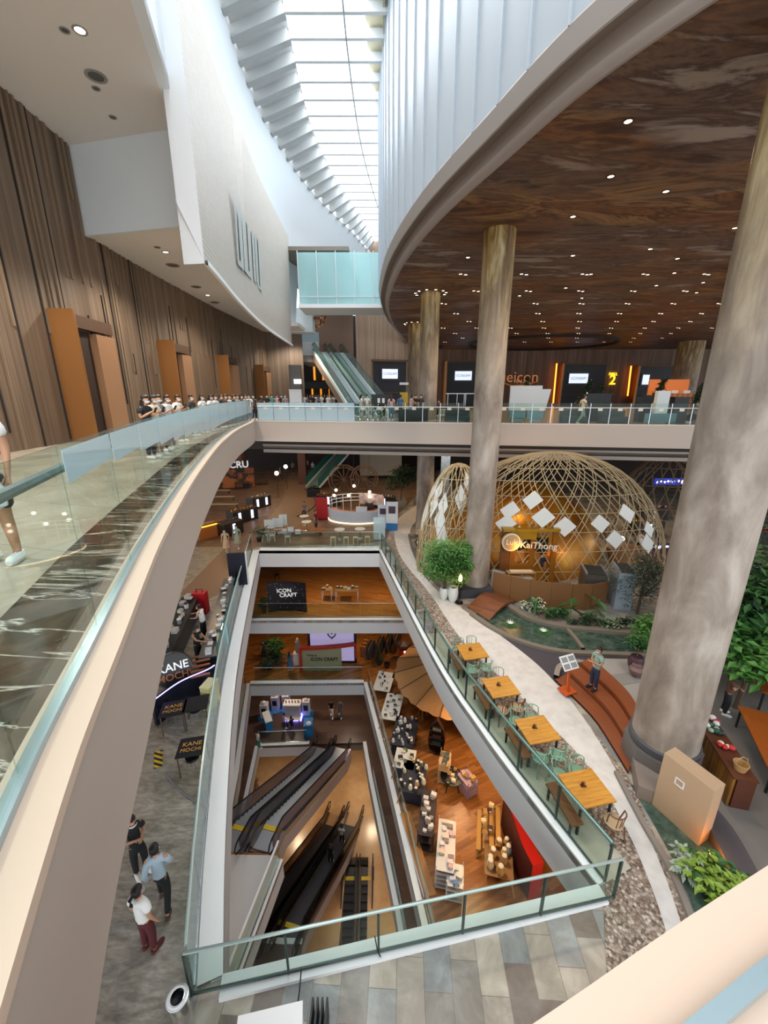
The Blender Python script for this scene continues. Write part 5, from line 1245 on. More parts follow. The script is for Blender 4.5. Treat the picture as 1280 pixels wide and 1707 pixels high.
# ================================================================ MAIN LEVEL FURNISHINGS
def bal2(curve, inset, step, label, z0, h, reflection=None, fz=(.9, 1.36), hand=None, hz=1.1, hin=0., post=False, notices=(), hr=.025):
    c = [V2(p) for p in offset(curve, inset)]
    pts = resample([Vector((p[0], p[1], 0)) for p in c], step)
    o = Vector((pts[0].x, pts[0].y, 0)); r = thing('glass_balustrade', label, 'balustrade', o)
    for i, (a, b) in enumerate(zip(pts, pts[1:])):
        d = b-a; L = d.length; d.normalize(); an = math.atan2(d.y, d.x); m_ = (a+b)/2-o; nr = Vector((d.y, -d.x, 0))
        p = part(MB().box(m_+Vector((0, 0, z0+h/2)), (L-.02, .016, h), an), 'glass_panel', GL, r)
        if reflection and reflection(i, (a+b)/2):
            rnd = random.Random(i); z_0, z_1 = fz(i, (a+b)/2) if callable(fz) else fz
            s = part(MB().box(m_+nr*(.016+.004*(i % 2))+Vector((0, 0, (z_0+z_1)/2)), (L*.97, .004, z_1-z_0), an), 'painted_reflection', GL_PALE_REFL, p)  # pale sheet painted as a bright window reflected in the pane
        if notices == 'all':
            part(MB().box(m_+nr*.02+Vector((0, 0, h+z0-.33)), (.24, .01, .16), an), 'notice', mat('notice_white', '#ddd7cc', .6), p)
        if post: part(MB().box(a-o+Vector((0, 0, z0+h/2)), (.03, .05, h), an), 'post', steel, r)
    hp = [Vector((p[0], p[1], hz))-o for p in offset([V2(q) for q in pts], hin)]
    part(MB().tube(hp, hr, 8), 'handrail', hand or steel, r, smooth=True)
    return r
ME = [p for p in M_EDGE if p[1] > .25]
bal2(ME, .16, 1.25, 'long curved glass balustrade with painted pale blue reflections along the left corridor', .14, 1.26, lambda i, p: p.y > 2.6, lambda i, p: (max(.62, 1.16-.055*max(p.y-3.4, 0)), 1.37), mat('rail_satin', '#aeb4b4', .3, .6), 1.2, .14, hr=.035)
BRc = [(-8.05, 26.26), (23, 21.52)]
bal2(BRc, .12, 1.06, 'glass balustrade across the bridge with small white notices and painted reflections at its left part', .1, 1.12, lambda i, p: p.x < -1.9, (.12, 1.2), mat('rail_white', '#d8dcdc', .3), .98, -.07, True, 'all')
# vertical pale reflections are left to the glass itself
# --- soffit lights and speakers of the corridor
def downlight(loc, label, group=None, lit=True, r_=.09, name='ceiling_light', es=9, trim=None):
    o = thing(name, label, 'light', loc, 0, group)
    part(MB().lathe([(r_*1.35, 0), (r_*1.35, -.015), (r_*.95, -.015), (r_*.95, 0)], (0, 0, 0), 14), 'trim_ring', trim or mat('trim_grey', '#8b8782', .4), o)
    part(MB().lathe([(r_*.95, -.002), (.001, -.003)], (0, 0, 0), 14, caps=False), 'lens', mat('lens_warm', '#fff0d8', .4, 0, '#ffe2b8', es) if lit else mat('lens_off', '#4a4744', .4), o)
    return o
for k, (px_, py_, z, lit, rr_, lab) in enumerate([(133, 50, ZS1, 1, .13, 'lit ceiling downlight of the high soffit at the top left corner'), (108, 50, ZS1, 0, .09, 'dark ceiling downlight beside the lit one at the top left corner'), (160, 127, ZS1, 0, .22, 'large round ceiling speaker in the high soffit'), (160, 147, ZS1, 0, .09, 'small spotlight below the large round ceiling speaker'), (188, 195, ZS1, 0, .09, 'small spotlight halfway down the high soffit'), (231, 256, ZS1, 0, .2, 'round ceiling speaker just above the bulkhead step'),
        (276, 420, ZS2, 1, .12, 'lit ceiling downlight first below the bulkhead'), (262, 412, ZS2, 0, .1, 'dark spotlight first below the bulkhead'), (288, 442, ZS2, 0, .24, 'round ceiling speaker first below the bulkhead'), (327, 478, ZS2, 0, .22, 'round ceiling speaker second below the bulkhead'), (346, 492, ZS2, 1, .12, 'lit ceiling downlight second below the bulkhead'), (358, 504, ZS2, 0, .22, 'round ceiling speaker third below the bulkhead'), (382, 526, ZS2, 0, .22, 'round ceiling speaker farthest along the low soffit')]):
    p = at_z(px_, py_, z); downlight((p.x, p.y, z-.002), lab, None, bool(lit), rr_)
# --- downlights in the copper ceiling
def spot(p, k):
    return downlight((p[0], p[1], 8.345), 'small round lit downlight in the copper ceiling', 'downlights in the copper ceiling', True, .1, 'ceiling_light', 14, mat('trim_copper', '#3c261a', .5))
first = None
def put(p):
    global first
    if first is None: first = spot(p, 0); return
    dup(first, (p[0], p[1], 8.345))
for p in [(1047, 202), (1018, 294), (1110, 319), (955, 361), (1084, 415), (1129, 431), (955, 426), (985, 457), (1225, 380), (1124, 455), (1172, 471), (943, 480), (1052, 485), (970, 497), (1161, 488), (1094, 476), (780, 429), (866, 493)]:
    q = at_z(p[0], p[1], 8.345); put(q)
for j in range(9):
    y = 26+j*3.9
    for i in range(9):
        x = 4.4+i*3.5+(j % 2)*1.6
        if x > y*.9 or (abs(x-3.2) < 1.4 and abs(y-30.6) < 1.4): continue
        for dx in (0, .32): put((x+dx, y+(.12 if dx else 0)))
for cx, cy, rr_ in ((3.2, 30.6, 1.05), (3.0, 43, 1.0)):
    for k in range(11):
        a = PI*1.02+PI*2*k/11; put((cx+rr_*math.cos(a), cy+rr_*math.sin(a)))
# --- far hall wall portals, screens, signs
scr_m = mat('screen_white', '#c9d3ea', .4, 0, '#cdd8f2', 1.1); bord = mat('screen_border', '#171b2c', .4)
n_ = mat('portal_navy', '#20202a', .5); cop2 = mat('copper_lit', '#b5793f', .4, .3)
def portal2(x0, x1, ytop, ybot, sx0, sx1, sy0, sy1, Y, label, rot=0., fin=True, door=False, txt=True):
    a = at_y(x0, ytop, Y); b = at_y(x1, ybot, Y); a2 = at_y(sx0, sy0, Y); b2 = at_y(sx1, sy1, Y)
    r = thing('entrance_portal', label, 'doorway', (a.x, Y, 0), rot); w = b.x-a.x; h = a.z
    part(MB().box((w/2, -.12, h/2+.01), (w, .2, h)), 'recess_panel', n_, r)
    part(MB().box((w/2, -.3, h), (w+.5, .5, .25)), 'lintel', mat('lintel_brown', '#6b4c33', .6), r)
    if fin: part(MB().box((-.25, -.5, h/2+.02), (.35, .9, h)), 'copper_fin', cop2, r)
    s = thing('wall_screen', label.replace('portal', 'screen').replace('dark', 'white lit')+' showing the mall name', 'screen', (0, 0, 0), rot); s.location = (a2.x, Y-.3+(a2.x-a.x)*math.tan(rot), b2.z)
    sw = (b2.x-a2.x); sh = a2.z-b2.z
    part(MB().box((sw/2, .02, sh/2), (sw+.5, .1, sh+.5)), 'border', bord, s); part(MB().box((sw/2, -.04, sh/2), (sw, .03, sh)), 'display', scr_m, s)
    if txt: text('lettering', 'ICONSIAM', sh*.42, (sw/2, -.06, sh/2), (1, 0, 0), (0, 0, 1), mat('screen_text', '#6f7fae', .5), s, .005, 'CENTER', .82)
    mz = at_y(x0, (ybot*.42+ytop*.58), Y).z*.55
    part(MB().box((w/2, -.26, mz), (w, .1, .12)), 'transom', steel if door else mat('transom_brown', '#5a4636', .6), r)
    if door:
        for q in (.04, .3, .5, .54, .8): part(MB().box((w*q+.1, -.26, mz/2), (.1, .08, mz-.1)), 'door_frame', steel, r)
    return r
portal2(622, 678, 601, 680, 637, 664, 615, 631, 56.9, 'dark portal beside the tall escalators', .286, False)
portal2(745, 800, 603, 690, 758, 785, 619, 634, FW, 'dark portal with glass doors left of the central column', 0, True, True)
portal2(938, 998, 607, 690, 948, 977, 623, 639, FW, 'dark portal in the middle of the far hall wall', 0, True)
portal2(1063, 1122, 611, 690, 1070, 1078, 625, 641, FW, 'dark portal behind the distant warm lit column', 0, True, False, False)
amb = mat('amber_strip', '#ff9c3a', .4, 0, '#ff8f2c', 4)
for px_, t, b_, lab in ((1052, 610, 660, 'glowing orange light strip right of the yellow number'), (928, 606, 672, 'orange light strip on the left side of the middle portal')):
    a = at_y(px_, t, FW-.6); b = at_y(px_-6, b_, FW-.6); r = thing('wall_lamp_strip', lab, 'light', (0, 0, 0)); part(MB().bar(a, b, .18, .1), 'tube', amb, r)
y2 = mat('sign_yellow', '#ffd23a', .4, 0, '#ffc928', 1.6)
p = at_y(1021, 634, FW-.25); r = thing('number_sign', 'glowing yellow hall number two on the far wooden wall', 'sign', p); text('numeral', '2', 2.0, (0, 0, 0), (1, 0, 0), (0, 0, 1), y2, r, .05, bold=.03); q = at_y(1022, 623.5, FW-.25)-p; text('caption', 'HALL', .55, q, (1, 0, 0), (0, 0, 1), y2, r, .04, bold=.02)
tcol = mat('sign_copper', '#d98f5c', .35, .3, '#d9853f', .12)
p = at_y(862, 629, FW-.25); r = thing('hall_name_sign', 'copper hall name lettering partly hidden by the central column', 'sign', p); text('lettering', 'trueicon', 2.3, (-.6, 0, 0), (1, 0, 0), (0, 0, 1), tcol, r, .08); text('caption', 'HALL', .8, at_y(866, 636, FW-.25)-p, (1, 0, 0), (0, 0, 1), tcol, r, .05)
mb = MB(); a = at_y(838, 638, FW-.25)-p; b = at_y(868, 642, FW-.25)-p; c = at_y(892, 637, FW-.25)-p; mb.tube([a, (a+b)/2+Vector((0, 0, -.3)), b, (b+c)/2+Vector((0, 0, -.1)), c], .12, 6); part(mb, 'swash', tcol, r)
# warm lit counter at the right
p0 = at_y(1095, 660, 52); r = thing('pattern_counter', 'warm lit counter with diamond pattern and flower sprays at the right end of the hall', 'counter', (p0.x, 52, .01)); 
n = NT('diamond_pattern', .5); ck = n.new('ShaderNodeTexChecker'); ck.inputs['Scale'].default_value = 1; n.link(n.coord('Object', (2.2, 2.2, 2.2), (0, .78, 0)), ck.inputs['Vector']); ck.inputs['Color1'].default_value = lin('#b5713a'); ck.inputs['Color2'].default_value = lin('#7a4420'); dia = n.color(ck.outputs[0])
part(MB().box((2.0, 0, .9), (4.6, .8, 1.8)), 'front', dia, r); part(MB().box((2.0, 1.2, 2.3), (5.0, .2, 2.4)), 'back_panel', mat('panel_orange', '#b8682c', .5, 0, '#b8602a', .5), r)
for k in range(3): part(MB().box((.6+1.5*k, .1, 2.0), (.8, .3, .35)), 'display', white, r)
# topiary plumes
def plume(pxx, pyb, pyt, Y, label, seed, lean=.25):
    b = at_y(pxx, pyb, Y); t = at_y(pxx, pyt, Y); h = t.z-.02; rnd = random.Random(seed)
    r = thing('topiary_plume', label, 'plant', (b.x, Y, .01))
    mb = MB(); pts = []
    for _ in range(420):
        q = rnd.random(); w_ = .12*h*(math.sin(PI*min(q*1.05, 1))**.7); a = rnd.uniform(0, 2*PI); pts.append((w_*math.cos(a)*rnd.random()+lean*h*q*q*.5, w_*.7*math.sin(a), h*(.12+.86*q)))
    leaf_mesh(mb, pts, .3, rnd, .9, .4); part(mb, 'foliage', lf_d, r); part(MB().lathe([(.35, 0), (.42, .3), (.3, .35)], (0, 0, 0), 12), 'planter', black, r)
    for q in (.35, .5, .65): part(MB().ball((lean*h*q*q*.5+.02, -.12*h, h*q), .05, 6, 4), 'bud_light', mat('bud_light', '#e8ffd8', .4, 0, '#e8ffd8', 2), r)
    return r
plume(868, 690, 627, 36, 'dark green plume shaped topiary behind the slanted white kiosk', 1)
plume(964, 690, 634, 34, 'dark green curved plume topiary in front of the middle portal', 2, .5)
plume(991, 690, 640, 37, 'dark green plume topiary rising behind the black kiosk', 3)
plume(1085, 690, 628, 31, 'large dark green plume topiary beside the white totem', 4, .4)
plume(1155, 690, 628, 29, 'tall dark plume topiary at the left edge of the largest column', 5, .4)
# bridge kiosks
kw = mat('kiosk_white', '#b9c3cf', .5)
a = at_y(838, 704, 25.2)
r = thing('ticket_kiosk', 'large slanted white kiosk board on the bridge right of the central column', 'kiosk', (8.75, 25.3, .01), -.15)
part(MB().quad((-1.1, 0, .75), (1.05, 0, .75), (1.35, .35, 2.0), (-1.05, .35, 2.0)).quad((-1.1, .12, .75), (-1.05, .47, 2.0), (1.35, .47, 2.0), (1.05, .12, .75)).quad((-1.05, .35, 2.0), (1.35, .35, 2.0), (1.35, .47, 2.0), (-1.05, .47, 2.0)), 'slanted_board', kw, r)
part(MB().box((-.1, .5, 2.1), (1.9, .1, .22)), 'header', mat('kiosk_header', '#cfcfd2', .5), r)
kt = mat('kiosk_blue', '#6f93a3', .5)
for x in (-.55, .5): part(MB().box((x, .2, .5), (.95, .3, .46)), 'front_panel', kt, r); part(MB().box((x, .25, .15), (.7, .25, .2)), 'plinth', mat('kiosk_pale', '#8fa9b3', .5), r)
r = thing('dark_kiosk', 'black box kiosk on the bridge below the middle portal', 'kiosk', (13.9, 27.5, .01)); part(MB().box((0, 0, .85), (1.7, .8, 1.7)), 'cabinet', mat('kiosk_black', '#16171c', .5), r); part(MB().box((0, -.05, 1.72), (1.8, .9, .06)), 'top', black, r)
r = thing('dark_kiosk', 'dark blue grey panel kiosk left of the white totem', 'kiosk', (16.6, 26.6, .01)); part(MB().box((0, 0, .8), (.7, .5, 1.6)), 'cabinet', mat('kiosk_slate', '#2b343c', .5), r); part(MB().box((0, 0, 1.62), (.76, .56, .05)), 'top', black, r)
r = thing('totem', 'slim white totem on the bridge beside the large plume topiary', 'sign', (16.9, 25.4, .01)); part(MB().box((0, 0, .95), (.75, .3, 1.9)), 'panel', mat('totem_white', '#dfe4ea', .4), r); part(MB().box((0, -.17, .3), (1.9, .1, .55)), 'pale_base', kt, r)
r = thing('dark_kiosk', 'dark panel kiosk right of the white totem', 'kiosk', (18.2, 25.7, .01)); part(MB().box((0, 0, .75), (.9, .5, 1.5)), 'cabinet', mat('kiosk_black', '#16171c', .5), r); part(MB().box((0, 0, 1.52), (.96, .56, .05)), 'top', black, r)
r = thing('cloth_table', 'dark cloth covered table on the bridge with papers on top', 'table', (1.9, 27.0, .01)); part(MB().box((0, 0, .4), (1.9, .8, .78)), 'cloth', black, r); part(MB().box((-.4, -.1, .8), (.5, .35, .02)), 'paper', white, r)
for x, lab in ((3.9, 'dark lounge sofa behind the bridge rail beside the copper topped column'), (10.9, 'dark lounge sofa behind the bridge rail right of the slanted kiosk'), (13.2, 'low dark sofa behind the bridge rail under the black kiosk')):
    r = thing('lounge_sofa', lab, 'sofa', (x+.6, 25.6-.14*x*.4, .01), -.15); sf = mat('sofa_dark', '#3b4548', .7)
    part(MB().box((0, 0, .22), (1.5, .7, .4)), 'seat', sf, r); part(MB().box((0, .3, .55), (1.5, .15, .5)), 'backrest', sf, r)
cafe_chair('white framed chair behind the bridge rail right of the copper topped column', (3.6, 25.75, .01), .3, mat('chair_white', '#c9d0d2', .4))
# black escalator sign and rope barrier, yellow sign
p = at_y(634, 668, 31); r = thing('direction_sign', 'black direction board with two white panels at the escalator foot', 'sign', (p.x, 31, .01)); part(MB().box((0, 0, 1.25), (1.35, .1, .9)), 'board', black, r); part(MB().box((0, 0, .4), (.08, .08, .8)), 'post', dsteel, r)
for x in (-.12, .22): part(MB().box((x, -.06, 1.25), (.18, .01, .35)), 'white_panel', white, r)
p = at_y(673, 665, 33); r = thing('yellow_sign', 'mustard yellow standing sign beside the columns on the bridge', 'sign', (p.x, 33, .01)); part(MB().box((0, 0, 1.1), (.62, .08, 1.5)), 'panel', mat('mustard', '#c9a92f', .5), r); part(MB().box((0, 0, .17), (.5, .3, .33)), 'base', dsteel, r); part(MB().cyl((.1, 0, 1.85), (.1, 0, 2.5), .02, None, 6), 'pole', dsteel, r); part(MB().box((.0, -.02, 2.5), (.7, .04, .18)), 'top_board', white, r)
posts = []
for k, (px_, y) in enumerate(((600, 29.5), (613, 29.0), (622, 28.6), (630, 29.2), (642, 29.6), (658, 29.3))):
    x, y = onray(px_, y); posts.append(Vector((x, y, 0))); r = thing('rope_post', 'steel queue post at the escalator foot, '+ordinal(k).replace('nearest', 'first')+' from the left', 'barrier', (x, y, .01)); part(MB().lathe([(.16, 0), (.15, .03), (.03, .05)], (0, 0, 0), 14), 'base', chrome, r); part(MB().cyl((0, 0, .05), (0, 0, .95), .025, None, 8), 'pole', chrome, r); part(MB().ball((0, 0, .97), .04, 8, 5), 'knob', chrome, r)
for k in range(5):
    a, b = posts[k], posts[k+1]; r = thing('barrier_rope', f'pale rope between the {ordinal(k).replace("nearest","first")} and next queue post', 'rope', (a.x, a.y, 0)); pts = []
    for q in range(9): t = q/8; pts.append(((b.x-a.x)*t, (b.y-a.y)*t, .9-.28*math.sin(PI*t)))
    part(MB().tube(pts, .025, 6), 'rope', mat('rope_cream', '#d8cdb0', .7), r, smooth=True)
# --- upper left end: glass bridge, landing, chandelier, dark shops
p0 = at_y(495, 419, 38); p1 = at_y(640, 507, 38)
r = thing('glass_footbridge', 'upper footbridge with frosted pale cyan glass walls between the white walls', 'bridge', (p0.x, 38, p1.z)); W_ = 7.9; H_ = p0.z-p1.z
struct(r); 
part(MB().box((W_/2-.1, 1.6, -.15), (W_, 3.4, .3)), 'deck', white, r)
for k in range(5): 
    part(MB().box((W_*(k+.5)/5, 0, H_*.56), (W_/5-.05, .05, H_*.84)), 'glass_panel', GLW, r); part(MB().box((W_*(k+.5)/5, 0, H_*.07), (W_/5-.05, .05, H_*.13)), 'kick_panel', GLW, r)
    part(MB().box((W_*(k+.5)/5, 3.1, H_*.5), (W_/5-.05, .05, H_)), 'glass_panel', GLW, r)
for k in range(6): part(MB().box((W_*k/5, -.02, H_/2), (.05, .1, H_+.1)), 'mullion', white, r)
part(MB().box((W_/2, -.02, H_*.14), (W_, .1, .06)), 'transom', white, r)
a = at_y(481, 516, 42.0); b = at_y(515, 548, 42.0)
struct(MB().box(((a.x+b.x)/2-1.0, 45, (at_y(500, 505, 42).z+b.z)/2), (b.x-a.x+2, 1.6, at_y(500, 505, 42).z-b.z)).build('wall_upper_bulkhead', white_w))
x3 = at_y(504, 640, 45).x
struct(MB().strip([(x3, 46), (-12.2, 45)], 0, 9, .3).build('wall_left_return', wood_m))
struct(MB().box((x3-1.8, 43.5, 8.0), (5.0, 5, .3)).build('ceiling_left_return', ceil_w))
c1 = at_y(494, 650, 41); r = thing('grey_pillar', 'grey square pillar with a small lit white sign at the end of the corridor', 'pillar', (c1.x, 41, 0)); part(MB().box((0, 0, 2.2), (1.1, .8, 4.4)), 'shaft', mat('pillar_grey', '#6b6660', .6), r); struct(r)
q = at_y(496, 636, 40.5); r = thing('wall_sign', 'small lit white sign reading ICON on the grey pillar', 'sign', q); part(MB().box((0, 0, 0), (.7, .06, .42)), 'panel', mat('sign_lit', '#ffffff', .4, 0, '#ffffff', 1.2), r); text('lettering', 'ICON', .24, (0, -.035, 0), (1, 0, 0), (0, 0, 1), mat('sign_dark', '#40424a', .5), r, .004)
q = at_y(494, 675, 39); r = thing('white_pedestal', 'white block pedestal below the grey pillar behind the bridge rail', 'pedestal', (q.x, 39, .01)); part(MB().box((0, 0, 1.05), (1.1, .5, 2.1)), 'block', white, r); part(MB().box((0, 0, 2.12), (1.16, .56, .04)), 'top', white_cap, r)
L2 = 6.1
struct(MB().box((at_y(517, 575, 49).x, 52, L2-.45), (2.6, 8, .9)).build('floor_upper_landing', mat('landing_beige', '#b9b2a8', .6)))
struct(MB().box((at_y(517, 578, 47.8).x, 47.8, L2+.45), (1.95, .25, 1.4)).build('wall_landing_parapet', white))
r = thing('landing_glass', 'short glass balustrade above the white landing parapet', 'balustrade', (at_y(517, 565, 47.8).x, 47.8, L2+1.16)); part(MB().box((0, 0, .5), (1.95, .03, 1.0)), 'glass_panel', GL_PALE_REFL, r); part(MB().box((0, 0, 1.02), (2.0, .06, .05)), 'handrail', steel, r)
wallbox('wall_dark_shop', -14, -3.2, 60, 0, 12, mat('shop_dark', '#16131a', .6))
struct(MB().box((-6.2, 52.3, 9.7), (5.0, .3, 7.5)).build('wall_wood_upper', mat('wood_panel_brown', '#7d6250', .6))); struct(MB().box((-5.2, 53.2, 3.2), (3.4, .3, 6.0)).build('wall_wood_lower', mat('wood_panel_dark', '#46352c', .6)))
struct(MB().box((-6.5, 46, 13.6), (7, 14, .3)).build('ceiling_upper_landing', mat('ceil_brown', '#84776c', .7)))
ch = at_y(526, 528, 46); r = thing('chandelier', 'amber ball chandelier of many small glass globes at the top of the escalators', 'chandelier', ch); rnd = random.Random(3)
part(MB().cyl((0, 0, .6), (0, 0, 13.45-ch.z), .02, None, 6), 'rod', dsteel, r)
for k in range(70):
    v = Vector((rnd.gauss(0, 1), rnd.gauss(0, 1), rnd.gauss(0, 1)))  .normalized()*.95; part(MB().ball(v, .15, 6, 4), 'globe', mat('globe_%d' % (k % 3), ('#d9a05a', '#a85a3a', '#6a3a24')[k % 3], .2, .2), r)
sh = thing('shopfront', 'dark shopfront with amber lit columns and red lamps below the upper landing', 'shop', (-10.5, 58.6, .01))
part(MB().box((2.4, .6, 2.9), (7.0, .2, 5.8)), 'back_wall', mat('shop_dark', '#16131a', .6), sh); part(MB().box((1.2, -.2, 2.9), (3.6, .5, .9)), 'fascia', mat('shop_grey', '#3c3c42', .6), sh)
for x in (.5, 1.7, 2.9): part(MB().box((x, 0, 1.4), (.2, .2, 2.4)), 'lit_column', mat('amber_col', '#d99032', .4, 0, '#e0902a', 1.2), sh)
for x in (.9, 2.1): part(MB().box((x, 0, 4.6), (.25, .2, 2.0)), 'lit_column', mat('amber_col', '#d99032', .4, 0, '#e0902a', 1.2), sh)
for k in range(14): part(MB().ball((2.8+rnd.uniform(0, 2.6), -.2, 4.4+rnd.uniform(-.5, .4)), .14, 6, 4), 'red_lamp', mat('red_lamp', '#b52a1c', .4, 0, '#c23020', .6), sh)
GLU = glass('escalator_glass', '#dcebe6', .05)
for (lo, hi, lab) in (((-1.75, 33.6, .0), (-6.9, 46.8, L2), 'tall escalator to the upper landing, the one nearer the dark shops'), ((.05, 34.2, .0), (-5.15, 47.4, L2), 'tall escalator to the upper landing, the one nearer the pale wooden wall')):
    escalator(lo, hi, lab, 1.05, 'tall escalators to the upper landing', mat('truss_taupe', '#8f7b6c', .5), mat('step_pale', '#c3ccd0', .4, .2), mat('deck_bright', '#f0f4f4', .4), .9, True, GLU)
# ================================================================ GROUND LEFT: MOCHI KIOSK, BINS
blk = mat('kiosk_black_gloss', '#17171b', .3); tealg = glass('teal_glass', '#7fc9cf', .06)
def on_edge(y, d): p = on(GL_, y); return Vector((p[0]-d, p[1], 0))
a, b = on_edge(12.7, .95), on_edge(19.3, .95); dr = (b-a).normalized(); rz = math.atan2(dr.y, dr.x); Lc = (b-a).length
kc = thing('kiosk_counter', 'long black kiosk counter with teal glass front along the glass balustrade', 'counter', (a.x, a.y, ZG+.01), rz)
part(MB().box((Lc/2, 0, .45), (Lc, .6, .88)), 'carcass', blk, kc); part(MB().box((Lc/2, 0, .91), (Lc+.04, .66, .04)), 'counter_top', mat('top_grey', '#54555a', .3), kc)
part(MB().box((Lc/2, -.34, .75), (Lc, .02, 1.0)), 'glass_front', tealg, kc); part(MB().box((Lc*.3, -.38, .55), (.03, .03, 1.0)), 'light_tube', mat('cyan_glow', '#39c8e0', .4, 0, '#2fc3df', 1.0), kc)
a2, b2 = on_edge(12.8, 2.75), on_edge(17.3, 2.6); d2 = (b2-a2).normalized(); L2c = (b2-a2).length
k2 = thing('kiosk_counter', 'black kiosk counter behind the round mochi sign, farther from the opening', 'counter', (a2.x, a2.y, ZG+.01), math.atan2(d2.y, d2.x))
part(MB().box((L2c/2, 0, .45), (L2c, .7, .88)), 'carcass', blk, k2); part(MB().box((L2c/2, 0, .91), (L2c+.04, .76, .04)), 'counter_top', mat('top_dark', '#36373b', .3), k2)
rnd = random.Random(11)
itm = [('white_carton', 'white'), ('grey_machine', 'grey'), ('black_pan', 'black'), ('clear_box', 'pale')]
def loose(parent_loc, ang, L, z, k, wd, label, group, names=('food_carton', 'coffee_machine', 'cup_stack', 'food_tray'), colz=('#e2e4e6', '#8d9196', '#2a2b2f', '#c9cdd2', '#d9d4c2'), cat='kiosk item', sc=1.):
    u = Vector((math.cos(ang), math.sin(ang), 0)); v = Vector((-u.y, u.x, 0))
    for i in range(k):
        t = (i+.5)/k*L; c = Vector(parent_loc)+u*t+v*rnd.uniform(-wd, wd); nm = names[i % len(names)]
        o = thing(nm, label, cat, (c.x, c.y, z), ang+rnd.uniform(-.4, .4), group); m = mat('item_'+colz[i % len(colz)], colz[i % len(colz)], .5); s = rnd.uniform(.1, .17)*sc
        if 'cup' in nm or 'jar' in nm or 'bowl' in nm or 'bottle' in nm: part(MB().lathe([(s*.5, 0), (s*.62, s*1.3), (s*.5, s*1.3), (s*.4, .02)], (0, 0, 0), 10), 'body', m, o); part(MB().lathe([(s*.65, s*1.3), (s*.6, s*1.45), (.01, s*1.5)], (0, 0, 0), 10), 'lid', white if colz[i % len(colz)] != '#e2e4e6' else black, o)
        else: part(MB().box((0, 0, s*.45), (s*1.6, s*1.3, s*.9)), 'body', m, o); part(MB().box((0, 0, s*.95), (s*1.65, s*1.35, s*.12)), 'lid', mat('item_lid', '#b9bcc0', .4), o)
loose((a.x, a.y, 0), rz, Lc, ZG+.95, 16, .14, 'small white, grey or black kitchen item on the teal fronted kiosk counter', 'items on the teal fronted counter')
loose((a2.x, a2.y, 0), math.atan2(d2.y, d2.x), L2c, ZG+.95, 14, .2, 'small food item or machine on the kiosk counter behind the mochi sign', 'items on the counter behind the mochi sign')
# red bag on the counter end
p = at_z(333, 992, ZG+.95); r = thing('red_case', 'bright red delivery case at the far end of the kiosk', 'bag', (p.x, p.y, ZG+.01)); part(MB().box((0, 0, .55), (.6, .4, 1.1)), 'body', mat('case_red', '#c01f2b', .5), r); part(MB().tube([(-.15, 0, 1.1), (-.15, 0, 1.25), (.15, 0, 1.25), (.15, 0, 1.1)], .025, 6), 'handle', black, r)
p = at_z(405, 985, ZG); r = thing('poster_stand', 'tall black poster stand with white edge at the far corner of the opening', 'sign', (p.x-.4, p.y+.6, ZG+.01), .1); part(MB().box((0, 0, 1.0), (.95, .12, 1.9)), 'panel', mat('poster_navy', '#1c2030', .4), r); part(MB().box((.5, 0.02, 1.0), (.06, .14, 1.95)), 'side_edge', white, r); part(MB().box((0, 0, .02), (1.0, .5, .04)), 'base', black, r)
# round sign and curved front counter
sgn = at_y(289, 1118, 11.9)
r = thing('round_shop_sign', 'round black shop sign lettered KANE MOCHI at the end of the kiosk', 'sign', (sgn.x, 11.9, sgn.z)); r.rotation_euler = (-.35, 0, .45)
part(MB().cyl((0, .16, 0), (0, -.02, 0), .62, None, 36), 'disc', blk, r); part(MB().tube([(.6*math.cos(2*PI*k/36), -.02, .6*math.sin(2*PI*k/36)) for k in range(36)], .025, 6, True), 'rim', mat('rim_grey', '#4b4b50', .4), r)
cw = mat('sign_white', '#f2f2f2', .4, 0, '#ffffff', .35); cg = mat('sign_copper_text', '#c47a52', .4)
text('name_line', 'KANE', .38, (0, -.035, .13), (1, 0, .03), (0, 0, 1), cw, r, .01, bold=.004); text('name_line', 'MOCHI', .33, (.02, -.035, -.2), (1, 0, .03), (0, 0, 1), cg, r, .01, bold=.004)
part(MB().cyl((0, .1, -.6), (0, .1, sgn.z*0-1.2), .03, None, 8), 'pole', dsteel, r)
fc = [V2(p) for p in crom([V2(at_z(255, 1172, ZG+.9)), V2(at_z(300, 1140, ZG+.9)), V2(at_z(345, 1120, ZG+.9)), V2(at_z(358, 1112, ZG+.9))], 6)]
r = thing('curved_counter', 'curved dark kiosk front with a violet light line and copper slats behind it', 'counter', (fc[0][0], fc[0][1], ZG+.01)); o_ = Vector((fc[0][0], fc[0][1])); cc = [(p[0]-o_.x, p[1]-o_.y) for p in fc]
mb = MB(); mb.strip(cc, 0, .95, .12); part(mb, 'front', mat('front_navy', '#15172a', .25), r)
part(MB().tube([(p[0], p[1], .97) for p in cc], .02, 6), 'light_line', mat('violet_glow', '#b9b2ff', .4, 0, '#a9a0ff', 2.2), r)
for k in range(5):
    q0 = at_z(318, 1097+8*k, ZG+.92); q1 = at_z(350, 1090+8*k, ZG+.92); part(MB().bar((q0.x-o_.x, q0.y-o_.y, .9), (q1.x-o_.x, q1.y-o_.y, .9), .1, .04), 'copper_slat', mat('slat_copper', '#a9694d', .35, .5), r)
